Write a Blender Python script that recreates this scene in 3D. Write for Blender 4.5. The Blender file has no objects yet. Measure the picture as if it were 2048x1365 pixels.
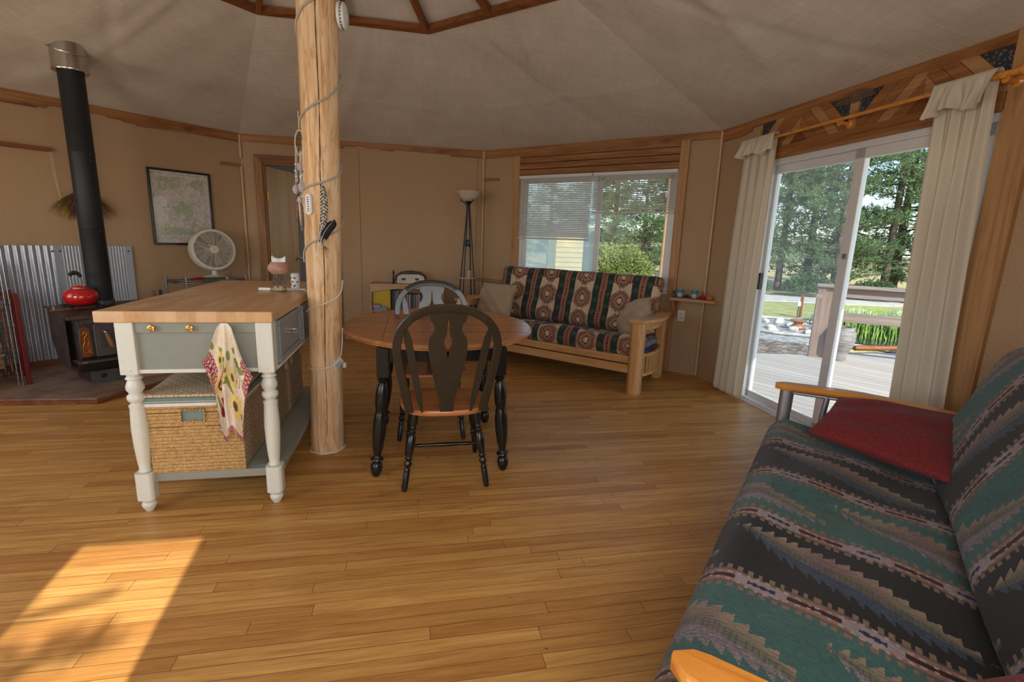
import bpy, math, random
import numpy as np
from mathutils import Matrix, Vector
random.seed(7); rng = np.random.default_rng(7)
SC = bpy.context.scene; COL = SC.collection
PI = math.pi; sin, cos = math.sin, math.cos

# ---------------------------------------------------------------- camera
cam_d = bpy.data.cameras.new('camera'); cam = bpy.data.objects.new('camera', cam_d); COL.objects.link(cam)
SC.camera = cam
cam_d.sensor_width = 36.0; cam_d.lens = 984.76 * 36.0 / 2048.0
cam_d.clip_start = 0.02; cam_d.clip_end = 600
PITCH, ROLL, CAMH = 0.2038, 0.0357, 1.3527
_f = Vector((0, cos(PITCH), -sin(PITCH))); _r = Vector((1, 0, 0)); _u = Vector((0, sin(PITCH), cos(PITCH)))
_R = cos(ROLL) * _r + sin(ROLL) * _u; _U = -sin(ROLL) * _r + cos(ROLL) * _u
cam.matrix_world = Matrix(((_R.x, _U.x, -_f.x, 0), (_R.y, _U.y, -_f.y, 0), (_R.z, _U.z, -_f.z, CAMH), (0, 0, 0, 1)))

# ---------------------------------------------------------------- sky, sun, exposure
world = bpy.data.worlds.new('world'); SC.world = world; world.use_nodes = True
_wn = world.node_tree; _wn.nodes.clear()
_out = _wn.nodes.new('ShaderNodeOutputWorld'); _bg = _wn.nodes.new('ShaderNodeBackground'); _sky = _wn.nodes.new('ShaderNodeTexSky')
_sky.sky_type = 'NISHITA'; _sky.sun_disc = False; _sky.sun_elevation = math.radians(37); _sky.sun_rotation = math.radians(163)
_sky.altitude = 800; _sky.air_density = 1.0; _sky.dust_density = 1.5; _sky.ozone_density = 1.0
_bg.inputs['Strength'].default_value = 0.40
_wn.links.new(_sky.outputs[0], _bg.inputs[0]); _wn.links.new(_bg.outputs[0], _out.inputs[0])
sun_d = bpy.data.lights.new('sun', 'SUN'); sun_d.energy = 7.5; sun_d.angle = 0.0095; sun_d.color = (1.0, 0.95, 0.86)
sun = bpy.data.objects.new('sun', sun_d); COL.objects.link(sun)
SUNDIR = Vector((0.29 * cos(math.radians(37)), -0.957 * cos(math.radians(37)), sin(math.radians(37))))
sun.rotation_euler = SUNDIR.to_track_quat('Z', 'Y').to_euler()
SC.view_settings.view_transform = 'Standard'; SC.view_settings.look = 'None'
SC.view_settings.exposure = 0.10; SC.view_settings.gamma = 1.0; SC.view_settings.use_curve_mapping = False

# ---------------------------------------------------------------- octagonal room frame
CX, CY, RR = -1.161, 2.953, 3.772
PHI = 1.3778; WH = 2.44; RS, HS, HA = 1.783, 3.089, 3.739
def corner(k, z=0.0, r=RR):
    a = PHI - (k - 2) * PI / 4
    return Vector((CX + r * cos(a), CY + r * sin(a), z))
SIDE = 2 * RR * sin(PI / 8)
class Wall:
    def __init__(s, k):
        s.o = corner(k); s.u = (corner(k + 1) - s.o).normalized(); s.n = Vector((s.u.y, -s.u.x, 0)); s.rz = math.atan2(s.u.y, s.u.x)
    def p(s, a, off=0.0, z=0.0): return s.o + s.u * a + s.n * off + Vector((0, 0, z))
W = [Wall(k) for k in range(8)]

# added area lamps on the out-of-view walls, filling the room in place of daylight
def fill_lamp(name, k, s, z, w, h, power, color=(1.0, 0.97, 0.93), off=0.03):
    d = bpy.data.lights.new(name, 'AREA'); d.shape = 'RECTANGLE'; d.size = w; d.size_y = h; d.energy = power; d.color = color
    o = bpy.data.objects.new(name, d); COL.objects.link(o); o.location = W[k].p(s, off, z)
    o.rotation_euler = W[k].n.to_track_quat('-Z', 'Z').to_euler(); return o
fill_lamp('near_fill_lamp', 5, 0.80, 1.45, 1.0, 1.3, 25)
fill_lamp('near_left_fill_lamp', 6, 1.45, 1.45, 2.0, 1.2, 24)
fill_lamp('left_fill_lamp', 7, 1.45, 1.5, 1.8, 1.2, 8)
fill_lamp('near_right_fill_lamp', 4, 2.35, 1.75, 0.6, 0.7, 8)

_h = bpy.data.lights.new('hall_fill_lamp', 'AREA'); _h.size = 0.9; _h.energy = 4; _h.color = (1.0, 0.98, 0.95)  # added lamp that brightens the hall; no window is built there
_ho = bpy.data.objects.new('hall_fill_lamp', _h); COL.objects.link(_ho); _ho.location = W[1].p(1.78, -0.95, 1.5); _ho.rotation_euler = W[1].u.to_track_quat('Z', 'Y').to_euler()

# ---------------------------------------------------------------- mesh builder
class MB:
    def __init__(s): s.v = []; s.f = []; s.sm = []
    def add(s, vs, fs, smooth=False, M=None):
        b = len(s.v)
        if M is not None: vs = [tuple(M @ Vector(v)) for v in vs]
        s.v += [tuple(v) for v in vs]; s.f += [tuple(i + b for i in f) for f in fs]; s.sm += [smooth] * len(fs); return s
    def box(s, c, d, M=None, rz=0, rx=0, ry=0):
        x, y, z = d[0] / 2, d[1] / 2, d[2] / 2
        vs = [(-x, -y, -z), (x, -y, -z), (x, y, -z), (-x, y, -z), (-x, -y, z), (x, -y, z), (x, y, z), (-x, y, z)]
        T = Matrix.Translation(c) @ Matrix.Rotation(rz, 4, 'Z') @ Matrix.Rotation(ry, 4, 'Y') @ Matrix.Rotation(rx, 4, 'X')
        if M is not None: T = M @ T
        return s.add(vs, [(0, 3, 2, 1), (4, 5, 6, 7), (0, 1, 5, 4), (1, 2, 6, 5), (2, 3, 7, 6), (3, 0, 4, 7)], False, T)
    def b2(s, x0, x1, y0, y1, z0, z1, M=None):
        return s.box(((x0 + x1) / 2, (y0 + y1) / 2, (z0 + z1) / 2), (abs(x1 - x0), abs(y1 - y0), abs(z1 - z0)), M)
    def tube(s, pts, r, n=12, caps=True, closed=False, M=None, flat=1.0):
        pts = [Vector(p) for p in pts]; m = len(pts)
        rs = r if isinstance(r, (list, tuple)) else [r] * m
        vs = []; up = None
        for i, p in enumerate(pts):
            if closed: t = pts[(i + 1) % m] - pts[i - 1]
            else: t = pts[min(i + 1, m - 1)] - pts[max(i - 1, 0)]
            t.normalize()
            if up is None:
                up = Vector((0, 0, 1)) if abs(t.z) < 0.9 else Vector((1, 0, 0))
            a = t.cross(up).normalized(); b = a.cross(t).normalized(); up = b
            for j in range(n):
                q = 2 * PI * j / n; vs.append(p + rs[i] * (cos(q) * a + flat * sin(q) * b))
        fs = []
        for i in range(m if closed else m - 1):
            i2 = (i + 1) % m
            for j in range(n): fs.append((i * n + j, i * n + (j + 1) % n, i2 * n + (j + 1) % n, i2 * n + j))
        s.add(vs, [f[::-1] for f in fs], True, M)
        if caps and not closed:
            s.add([v for v in vs[:n]], [tuple(range(n))], False, M); s.add([v for v in vs[-n:]], [tuple(range(n - 1, -1, -1))], False, M)
        return s
    def lathe(s, prof, n=24, M=None, smooth=True):
        vs = []; fs = []
        for (r, z) in prof:
            for j in range(n): q = 2 * PI * j / n; vs.append((r * cos(q), r * sin(q), z))
        for i in range(len(prof) - 1):
            for j in range(n): fs.append((i * n + j, i * n + (j + 1) % n, (i + 1) * n + (j + 1) % n, (i + 1) * n + j))
        return s.add(vs, fs, smooth, M)
    def prism(s, poly, z0, z1, M=None, smooth=False):
        n = len(poly); vs = [(x, y, z0) for x, y in poly] + [(x, y, z1) for x, y in poly]
        s.add(vs, [tuple(range(n - 1, -1, -1)), tuple(range(n, 2 * n))], False, M)
        return s.add(vs, [(i, (i + 1) % n, n + (i + 1) % n, n + i) for i in range(n)], smooth, M)
    def strip(s, rows, smooth=True, closed_u=False, M=None):
        nr = len(rows); nc = len(rows[0]); vs = [p for r_ in rows for p in r_]; fs = []
        for i in range(nr - 1):
            for j in range(nc if closed_u else nc - 1):
                fs.append((i * nc + j, i * nc + (j + 1) % nc, (i + 1) * nc + (j + 1) % nc, (i + 1) * nc + j))
        return s.add(vs, fs, smooth, M)
    def build(s, name, mat, parent=None, bevel=0, loc=None, rz=None, label=None, solid=0, seg=2, split=35, sub=0, recalc=False):
        me = bpy.data.meshes.new(name); me.from_pydata(s.v, [], s.f); me.update()
        me.polygons.foreach_set('use_smooth', s.sm)
        if mat is not None: me.materials.append(mat)
        if recalc:
            import bmesh
            bm = bmesh.new(); bm.from_mesh(me); bmesh.ops.remove_doubles(bm, verts=bm.verts, dist=1e-5); bmesh.ops.recalc_face_normals(bm, faces=bm.faces); bm.to_mesh(me); bm.free()
        o = bpy.data.objects.new(name, me); COL.objects.link(o)
        if parent is not None: o.parent = parent
        if loc is not None: o.location = loc
        if rz is not None: o.rotation_euler = (0, 0, rz)
        if label: o['label'] = label
        if solid: m = o.modifiers.new('solid', 'SOLIDIFY'); m.thickness = solid; m.offset = 0
        if sub: m = o.modifiers.new('sub', 'SUBSURF'); m.levels = sub; m.render_levels = sub
        if bevel: m = o.modifiers.new('bevel', 'BEVEL'); m.width = bevel; m.segments = seg; m.limit_method = 'ANGLE'; m.angle_limit = 0.7
        if any(s.sm) and split and not sub:
            m = o.modifiers.new('split', 'EDGE_SPLIT'); m.split_angle = math.radians(split)
        return o
def thing(name, label, cat, loc=(0, 0, 0), rz=0, group=None):
    o = bpy.data.objects.new(name, None); COL.objects.link(o); o.empty_display_size = 0.1
    o.location = loc; o.rotation_euler = (0, 0, rz); o['label'] = label; o['category'] = cat
    if group: o['group'] = group
    return o
def tag(o, label, cat, group=None, kind=None):
    o['label'] = label; o['category'] = cat
    if group: o['group'] = group
    if kind: o['kind'] = kind
    return o
def structure(o, label=None):
    o['kind'] = 'structure'
    if label: o['label'] = label
    return o
def sweep(a): return [(b) for b in a]
def Rx(a): return Matrix.Rotation(a, 4, 'X')
def Ry(a): return Matrix.Rotation(a, 4, 'Y')
def Rz(a): return Matrix.Rotation(a, 4, 'Z')
def T(x, y, z): return Matrix.Translation((x, y, z))
UP = Rx(PI / 2)   # prism drawn in x,z ; extrudes along -y..  (x,y,z)->(x,-z,y)

# ---- coloured cloth: a fine grid whose faces carry the woven pattern (colour attribute)
def cloth(name, P, C, mat, parent=None, closed_v=False, label=None, smooth=True):
    nu, nv = P.shape[:2]
    me = bpy.data.meshes.new(name)
    idx = np.arange(nu * nv).reshape(nu, nv)
    if closed_v: a = idx[:-1, :]; b = idx[1:, :]; c = np.roll(idx, -1, 1)[1:, :]; d = np.roll(idx, -1, 1)[:-1, :]; CC = C[:-1, :]
    else: a = idx[:-1, :-1]; b = idx[1:, :-1]; c = idx[1:, 1:]; d = idx[:-1, 1:]; CC = C[:-1, :-1]
    F = np.stack([a, b, c, d], -1).reshape(-1, 4); nf = len(F)
    me.vertices.add(nu * nv); me.vertices.foreach_set('co', P.reshape(-1).astype(np.float32))
    me.loops.add(nf * 4); me.loops.foreach_set('vertex_index', F.reshape(-1).astype(np.int32))
    me.polygons.add(nf); me.polygons.foreach_set('loop_start', np.arange(0, nf * 4, 4, dtype=np.int32))
    me.polygons.foreach_set('loop_total', np.full(nf, 4, dtype=np.int32))
    me.polygons.foreach_set('use_smooth', np.full(nf, smooth)); me.update(calc_edges=True); me.validate()
    ca = me.color_attributes.new('pattern', 'FLOAT_COLOR', 'CORNER')
    cc = np.concatenate([CC.reshape(-1, 3), np.ones((nf, 1))], 1); ca.data.foreach_set('color', np.repeat(cc, 4, 0).reshape(-1).astype(np.float32))
    me.materials.append(mat)
    o = bpy.data.objects.new(name, me); COL.objects.link(o)
    if parent is not None: o.parent = parent
    if label: o['label'] = label
    return o
def hx(h):
    h = h.lstrip('#'); c = [int(h[i:i + 2], 16) / 255 for i in (0, 2, 4)]
    return tuple(((x / 12.92) if x <= 0.04045 else ((x + 0.055) / 1.055) ** 2.4) for x in c)
# ---------------------------------------------------------------- materials
class NT:
    def __init__(s, name):
        s.m = bpy.data.materials.new(name); s.m.use_nodes = True; s.t = s.m.node_tree; s.t.nodes.clear()
        s.out = s.t.nodes.new('ShaderNodeOutputMaterial'); s._oc = None
    def n(s, typ, **kw):
        nd = s.t.nodes.new(typ)
        for k, v in kw.items():
            if k.startswith('i_'): s.put(nd.inputs[int(k[2:])] if k[2:].isdigit() else nd.inputs[k[2:].replace('_', ' ')], v)
            else: setattr(nd, k, v)
        return nd
    def put(s, sock, v):
        if isinstance(v, bpy.types.NodeSocket): s.t.links.new(v, sock)
        elif hasattr(v, 'outputs'): s.t.links.new(v.outputs[0], sock)
        else:
            if sock.type == 'RGBA' and isinstance(v, (tuple, list)) and len(v) == 3: v = (*v, 1)
            sock.default_value = v
    def math(s, op, a, b=0.0, c=None):
        nd = s.n('ShaderNodeMath', operation=op); s.put(nd.inputs[0], a); s.put(nd.inputs[1], b)
        if c is not None: s.put(nd.inputs[2], c)
        return nd.outputs[0]
    def vmul(s, v, k):
        nd = s.n('ShaderNodeMapping'); s.put(nd.inputs['Vector'], v); nd.inputs['Scale'].default_value = k; return nd.outputs[0]
    def rot(s, v, rz, k=(1, 1, 1)):
        nd = s.n('ShaderNodeMapping'); s.put(nd.inputs['Vector'], v); nd.inputs['Rotation'].default_value = (0, 0, rz); nd.inputs['Scale'].default_value = k; return nd.outputs[0]
    @property
    def oc(s):
        if s._oc is None: s._oc = s.n('ShaderNodeTexCoord').outputs['Object']
        return s._oc
    def xyz(s, v):
        nd = s.n('ShaderNodeSeparateXYZ'); s.put(nd.inputs[0], v); return nd.outputs
    def comb(s, x, y, z):
        nd = s.n('ShaderNodeCombineXYZ'); s.put(nd.inputs[0], x); s.put(nd.inputs[1], y); s.put(nd.inputs[2], z); return nd.outputs[0]
    def noise(s, v, scale, detail=4, rough=0.55, dist=0.0, col=False):
        nd = s.n('ShaderNodeTexNoise'); s.put(nd.inputs['Vector'], v); nd.inputs['Scale'].default_value = scale
        nd.inputs['Detail'].default_value = detail; nd.inputs['Roughness'].default_value = rough; nd.inputs['Distortion'].default_value = dist
        return nd.outputs['Color'] if col else nd.outputs[0]
    def voro(s, v, scale, feature='F1', out='Distance'):
        nd = s.n('ShaderNodeTexVoronoi', feature=feature); s.put(nd.inputs['Vector'], v); nd.inputs['Scale'].default_value = scale; return nd.outputs[out]
    def white(s, v, dims='3D', out='Value'):
        nd = s.n('ShaderNodeTexWhiteNoise', noise_dimensions=dims)
        if dims == '1D': s.put(nd.inputs['W'], v)
        else: s.put(nd.inputs['Vector'], v)
        return nd.outputs[out]
    def ramp(s, f, stops, interp='LINEAR'):
        nd = s.n('ShaderNodeValToRGB'); cr = nd.color_ramp; cr.interpolation = interp
        while len(cr.elements) < len(stops): cr.elements.new(0.5)
        for e, (p, c) in zip(cr.elements, stops):
            e.position = p; e.color = (*c, 1) if len(c) == 3 else c
        s.put(nd.inputs[0], f); return nd.outputs[0]
    def mix(s, f, a, b, mode='MIX'):
        nd = s.n('ShaderNodeMix', data_type='RGBA', blend_type=mode); s.put(nd.inputs[0], f); s.put(nd.inputs[6], a); s.put(nd.inputs[7], b); return nd.outputs[2]
    def bump(s, h, strength=0.3, dist=0.005, nrm=None):
        nd = s.n('ShaderNodeBump'); nd.inputs['Strength'].default_value = strength; nd.inputs['Distance'].default_value = dist; s.put(nd.inputs['Height'], h)
        if nrm is not None: s.put(nd.inputs['Normal'], nrm)
        return nd.outputs[0]
    def bsdf(s, color, rough=0.6, metal=0.0, nrm=None, spec=0.5, **kw):
        nd = s.n('ShaderNodeBsdfPrincipled'); s.put(nd.inputs['Base Color'], color); s.put(nd.inputs['Roughness'], rough); s.put(nd.inputs['Metallic'], metal)
        nd.inputs['Specular IOR Level'].default_value = spec
        if nrm is not None: s.put(nd.inputs['Normal'], nrm)
        for k, v in kw.items(): s.put(nd.inputs[k], v)
        s.t.links.new(nd.outputs[0], s.out.inputs[0]); return nd
def plain(name, c, rough=0.5, metal=0.0, var=0.06, scale=30, bump=0.0, bscale=200, spec=0.5, **kw):
    t = NT(name); f = t.noise(t.oc, scale, 3); c0 = tuple(x * (1 - var) for x in c); c1 = tuple(min(1, x * (1 + var)) for x in c)
    col = t.ramp(f, [(0.3, c0), (0.7, c1)]); nr = t.bump(t.noise(t.oc, bscale, 2), bump, 0.002) if bump else None
    t.bsdf(col, rough, metal, nr, spec, **kw); return t.m
def wood(name, dark, mid, light, axis=0, scale=1.0, rough=0.5, spec=0.4, knots=0.0, rz=0.0, coat=0.0, bump=0.15):
    t = NT(name); k = [14.0, 14.0, 14.0]; k[axis] = 0.9
    v = t.rot(t.oc, rz) if rz else t.oc
    v2 = t.vmul(v, tuple(x * scale for x in k)); g = t.noise(v2, 1.6, 6, 0.6, 0.8)
    k2 = [90.0, 90.0, 90.0]; k2[axis] = 3.0
    fine = t.noise(t.vmul(v, tuple(x * scale for x in k2)), 1.5, 3, 0.6)
    f = t.math('ADD', t.math('MULTIPLY', g, 0.75), t.math('MULTIPLY', fine, 0.28))
    col = t.ramp(f, [(0.32, dark), (0.5, mid), (0.68, light)])
    if knots:
        kk = [5.0, 5.0, 5.0]; kk[axis] = 2.2
        d = t.voro(t.vmul(v, tuple(x * scale for x in kk)), 1.0); kf = t.ramp(d, [(0.05, (1, 1, 1)), (0.16, (0, 0, 0))])
        col = t.mix(t.math('MULTIPLY', kf, knots), col, tuple(x * 0.35 for x in dark))
    t.bsdf(col, rough, 0, t.bump(f, bump, 0.002), spec, **({'Coat Weight': coat, 'Coat Roughness': 0.15} if coat else {})); return t.m
M = {}
def mk_floor():
    t = NT('maple_strip_floor'); v = t.rot(t.oc, -math.radians(11.44)); x, y, z = t.xyz(v)
    wdt = 0.0585; r = t.math('DIVIDE', y, wdt); row = t.math('FLOOR', r); fr = t.math('FRACT', r)
    ro = t.white(row, '1D'); L = t.math('ADD', t.math('MULTIPLY', t.white(t.math('ADD', row, 31.7), '1D'), 0.9), 0.75)
    xs = t.math('DIVIDE', t.math('ADD', x, t.math('MULTIPLY', ro, 9.0)), L); px = t.math('FLOOR', xs); fx = t.math('FRACT', xs)
    pid = t.comb(px, row, 0.0); rnd = t.white(pid); rnd2 = t.white(t.comb(row, px, 5.0))
    gx = t.math('MULTIPLY', x, 1.0); gv = t.comb(t.math('ADD', t.math('MULTIPLY', x, 1.6), t.math('MULTIPLY', rnd, 40.0)), t.math('MULTIPLY', y, 26.0), t.math('MULTIPLY', rnd2, 20.0))
    g = t.noise(gv, 1.3, 6, 0.62, 1.2); fine = t.noise(t.comb(t.math('MULTIPLY', x, 7.0), t.math('MULTIPLY', y, 180.0), rnd), 1.0, 3)
    f = t.math('ADD', t.math('MULTIPLY', g, 0.7), t.math('MULTIPLY', fine, 0.25))
    col = t.ramp(f, [(0.26, (0.34, 0.150, 0.036)), (0.45, (0.53, 0.270, 0.075)), (0.64, (0.66, 0.385, 0.125))])
    tint = t.ramp(rnd, [(0.0, (0.80, 0.70, 0.60)), (0.45, (0.97, 0.95, 0.92)), (0.82, (1.08, 1.08, 1.05)), (0.97, (1.0, 0.98, 0.95)), (1.0, (0.70, 0.52, 0.42))])
    col = t.mix(1.0, col, tint, 'MULTIPLY')
    blot = t.noise(t.vmul(v, (1.2, 4.0, 1)), 2.6, 5, 0.65); col = t.mix(t.math('MULTIPLY', t.ramp(blot, [(0.52, (0, 0, 0)), (0.75, (1, 1, 1))]), 0.30), col, (0.33, 0.15, 0.045))
    sp = t.voro(t.vmul(v, (1.0, 2.2, 1)), 3.1); col = t.mix(t.math('MULTIPLY', t.ramp(sp, [(0.012, (1, 1, 1)), (0.03, (0, 0, 0))]), 0.8), col, (0.05, 0.02, 0.01))
    scr = t.noise(t.vmul(v, (6, 55, 1)), 1.0, 6, 0.8, 3.0); col = t.mix(t.math('MULTIPLY', t.ramp(scr, [(0.66, (0, 0, 0)), (0.72, (1, 1, 1))]), 0.35), col, (0.22, 0.09, 0.03))
    e = t.math('MINIMUM', fr, t.math('SUBTRACT', 1.0, fr)); gapw = t.math('ADD', 0.012, t.math('MULTIPLY', t.white(t.math('ADD', row, 3.3), '1D'), 0.028))
    g1 = t.math('LESS_THAN', e, gapw); ex = t.math('MULTIPLY', t.math('MINIMUM', fx, t.math('SUBTRACT', 1.0, fx)), L); g2 = t.math('LESS_THAN', ex, 0.0012)
    gap = t.math('MAXIMUM', t.math('MULTIPLY', g1, 0.62), t.math('MULTIPLY', g2, 0.8)); col = t.mix(gap, col, (0.10, 0.04, 0.012))
    rgh = t.math('ADD', 0.27, t.math('MULTIPLY', t.noise(v, 5.0, 4), 0.26))
    hgt = t.math('ADD', t.math('MULTIPLY', gap, -1.0), t.math('ADD', t.math('MULTIPLY', rnd, 0.25), t.math('MULTIPLY', t.noise(t.vmul(v, (2, 12, 1)), 2.5, 3), 0.5)))
    t.bsdf(col, rgh, 0, t.bump(hgt, 0.28, 0.0012), 0.45); return t.m
M['floor'] = mk_floor()
def mk_board():
    t = NT('tan_fibreboard'); x, y, z = t.xyz(t.oc)
    h = t.comb(t.math('MULTIPLY', t.math('ADD', x, y), 60.0), t.math('MULTIPLY', t.math('SUBTRACT', x, y), 60.0), t.math('MULTIPLY', z, 260.0))
    n1 = t.noise(h, 1.0, 3, 0.7); n2 = t.noise(t.oc, 2.2, 5, 0.6); n3 = t.noise(t.oc, 160.0, 2)
    c = t.ramp(t.math('ADD', t.math('MULTIPLY', n1, 0.55), t.math('MULTIPLY', n3, 0.45)), [(0.35, (0.36, 0.235, 0.137)), (0.65, (0.52, 0.358, 0.222))])
    c = t.mix(t.math('MULTIPLY', t.ramp(n2, [(0.55, (0, 0, 0)), (0.8, (1, 1, 1))]), 0.3), c, (0.33, 0.20, 0.09))
    t.bsdf(c, 0.9, 0, t.bump(t.math('ADD', n1, n3), 0.35, 0.002), 0.15); return t.m
M['board'] = mk_board()
def mk_ceil():
    t = NT('ceiling_canvas'); n = t.noise(t.oc, 3.0, 6, 0.6); s_ = t.noise(t.vmul(t.oc, (30, 4, 4)), 1.0, 4, 0.6); s2 = t.noise(t.vmul(t.oc, (4, 30, 4)), 1.0, 4, 0.6)
    wv = t.noise(t.oc, 240, 2); c = t.ramp(t.math('ADD', t.math('MULTIPLY', n, 0.6), t.math('MULTIPLY', t.math('MULTIPLY', s_, s2), 0.8)), [(0.3, (0.56, 0.49, 0.42)), (0.75, (0.70, 0.62, 0.54))])
    t.bsdf(c, 0.85, 0, t.bump(t.math('ADD', t.math('MULTIPLY', s_, 0.6), t.math('ADD', t.math('MULTIPLY', s2, 0.6), t.math('MULTIPLY', wv, 0.15))), 0.30, 0.01), 0.2); return t.m
M['canvas'] = mk_ceil()
M['fir'] = wood('stained_fir', (0.145, 0.055, 0.016), (0.30, 0.125, 0.038), (0.42, 0.19, 0.065), 0, 1.0, 0.5, knots=0.5)
M['fir_z'] = wood('stained_fir_upright', (0.30, 0.15, 0.06), (0.44, 0.235, 0.10), (0.52, 0.30, 0.145), 2, 1.0, 0.5, knots=0.4)
M['fir_dark'] = wood('dark_stained_fir', (0.10, 0.03, 0.008), (0.20, 0.065, 0.018), (0.28, 0.10, 0.03), 0, 1.0, 0.5)
M['fir_dark_z'] = wood('door_casing_wood', (0.15, 0.06, 0.018), (0.27, 0.12, 0.04), (0.36, 0.175, 0.065), 2, 1.0, 0.5)
M['fir_pale'] = wood('pale_fir', (0.28, 0.13, 0.05), (0.42, 0.215, 0.09), (0.52, 0.29, 0.135), 0, 1.0, 0.55, knots=0.5)
M['bamboo'] = wood('bamboo_cane', (0.42, 0.27, 0.15), (0.56, 0.40, 0.24), (0.64, 0.48, 0.31), 2, 1.0, 0.45)
M['oak'] = wood('honey_oak', (0.36, 0.17, 0.055), (0.55, 0.295, 0.115), (0.66, 0.39, 0.175), 0, 1.0, 0.42)
M['oak_z'] = wood('honey_oak_upright', (0.36, 0.17, 0.055), (0.56, 0.30, 0.115), (0.66, 0.39, 0.175), 2, 1.0, 0.42)
M['arm_wood'] = wood('amber_hardwood', (0.52, 0.17, 0.02), (0.68, 0.26, 0.04), (0.76, 0.34, 0.07), 1, 1.0, 0.28, coat=0.4)
M['table_wood'] = wood('warm_pine_top', (0.30, 0.105, 0.035), (0.44, 0.175, 0.065), (0.53, 0.24, 0.10), 0, 0.9, 0.27, coat=0.3, bump=0.03)
M['seat_wood'] = wood('chair_seat_wood', (0.36, 0.12, 0.035), (0.50, 0.19, 0.062), (0.58, 0.25, 0.09), 0, 1.0, 0.33, coat=0.2, bump=0.03)
M['shelf_wood'] = wood('shelf_board', (0.30, 0.14, 0.06), (0.42, 0.21, 0.095), (0.50, 0.27, 0.13), 0, 1.0, 0.5)
def mk_log():
    t = NT('peeled_pine_log'); g = t.noise(t.vmul(t.oc, (26, 26, 1.6)), 1.0, 6, 0.65, 1.0); b = t.noise(t.vmul(t.oc, (60, 60, 9)), 1.0, 4, 0.6)
    c = t.ramp(g, [(0.28, (0.42, 0.18, 0.06)), (0.43, (0.66, 0.40, 0.20)), (0.54, (0.77, 0.545, 0.325)), (0.72, (0.83, 0.655, 0.445))])
    z = t.xyz(t.oc)[2]
    c = t.mix(t.math('MULTIPLY', t.ramp(b, [(0.55, (0, 0, 0)), (0.65, (1, 1, 1))]), 0.55), c, (0.40, 0.19, 0.08))
    k = t.voro(t.vmul(t.oc, (9, 9, 5)), 1.0); c = t.mix(t.ramp(k, [(0.045, (1, 1, 1)), (0.10, (0, 0, 0))]), c, (0.10, 0.035, 0.012))
    lo = t.noise(t.vmul(t.oc, (12, 12, 2.0)), 1.0, 5, 0.7); wf = t.math('MULTIPLY', t.ramp(z, [(0.0, (1, 1, 1)), (0.9, (0, 0, 0))]), t.ramp(lo, [(0.42, (0, 0, 0)), (0.6, (1, 1, 1))]))
    c = t.mix(t.math('MULTIPLY', wf, 0.6), c, (0.40, 0.15, 0.04))
    t.bsdf(c, 0.62, 0, t.bump(t.math('ADD', g, t.math('MULTIPLY', b, 0.6)), 0.5, 0.008), 0.3); return t.m
M['log'] = mk_log()
M['crack_and_shade'] = plain('dark_check', (0.06, 0.025, 0.01), 0.9); M['joint'] = plain('board_joint', (0.17, 0.10, 0.055), 0.9)
def mk_block():
    t = NT('maple_butcher_block'); x, y, z = t.xyz(t.oc); r = t.math('FLOOR', t.math('DIVIDE', x, 0.041)); o_ = t.white(r, '1D')
    sx = t.math('FLOOR', t.math('DIVIDE', t.math('ADD', y, t.math('MULTIPLY', o_, 3.0)), 0.36)); rnd = t.white(t.comb(sx, r, 1.0))
    g = t.noise(t.comb(t.math('MULTIPLY', x, 45.0), t.math('MULTIPLY', y, 3.0), t.math('ADD', t.math('MULTIPLY', rnd, 9.0), t.math('MULTIPLY', z, 30.0))), 1.0, 4)
    c = t.ramp(t.math('ADD', t.math('MULTIPLY', g, 0.5), t.math('MULTIPLY', rnd, 0.5)), [(0.15, (0.52, 0.29, 0.135)), (0.5, (0.62, 0.375, 0.19)), (0.9, (0.71, 0.46, 0.26))])
    w_ = t.noise(t.oc, 6, 4); c = t.mix(t.math('MULTIPLY', t.ramp(w_, [(0.5, (0, 0, 0)), (0.7, (1, 1, 1))]), 0.25), c, (0.76, 0.60, 0.42))
    t.bsdf(c, 0.33, 0, None, 0.45); return t.m
M['block'] = mk_block()
M['sage'] = plain('sage_grey_paint', (0.265, 0.275, 0.235), 0.42, var=0.03)
M['sage_blue'] = plain('slate_paint', (0.24, 0.265, 0.27), 0.4, var=0.03)
M['cream_paint'] = plain('cream_white_paint', (0.70, 0.71, 0.62), 0.33, var=0.02)
M['brass'] = plain('antique_brass', (0.62, 0.36, 0.09), 0.25, 1.0, var=0.3, scale=150)
M['chrome'] = plain('brushed_chrome', (0.62, 0.61, 0.60), 0.2, 1.0, var=0.03)
M['black_paint'] = plain('black_lacquer', (0.010, 0.009, 0.008), 0.26, var=0.2)
M['black_satin'] = plain('black_satin_paint', (0.030, 0.022, 0.013), 0.30, var=0.1)
def mk_worn():
    t = NT('black_lacquer_worn_edges'); g = t.noise(t.vmul(t.oc, (40, 40, 40)), 1.0, 3); c = t.ramp(g, [(0.4, (0.010, 0.010, 0.010)), (0.7, (0.02, 0.02, 0.022))])
    t.bsdf(c, 0.34, 0, t.bump(g, 0.2, 0.001), 0.8, **{'Coat Weight': 0.6, 'Coat Roughness': 0.30}); return t.m
M['black_gloss'] = mk_worn()
def mk_corr():
    t = NT('galvanised_sheet'); n = t.voro(t.oc, 60, out='Color'); x, y, z = t.xyz(n); c = t.ramp(x, [(0, (0.42, 0.44, 0.48)), (1, (0.46, 0.48, 0.53))])
    t.bsdf(c, t.math('ADD', 0.42, t.math('MULTIPLY', y, 0.04)), 0.85, None, 0.5); return t.m
M['corr'] = mk_corr()
M['pipe'] = plain('matt_black_stovepipe', (0.020, 0.022, 0.026), 0.52, 0.3, var=0.15, scale=8)
M['steel'] = plain('stainless_steel', (0.60, 0.57, 0.54), 0.22, 1.0, var=0.05, scale=4)
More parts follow.
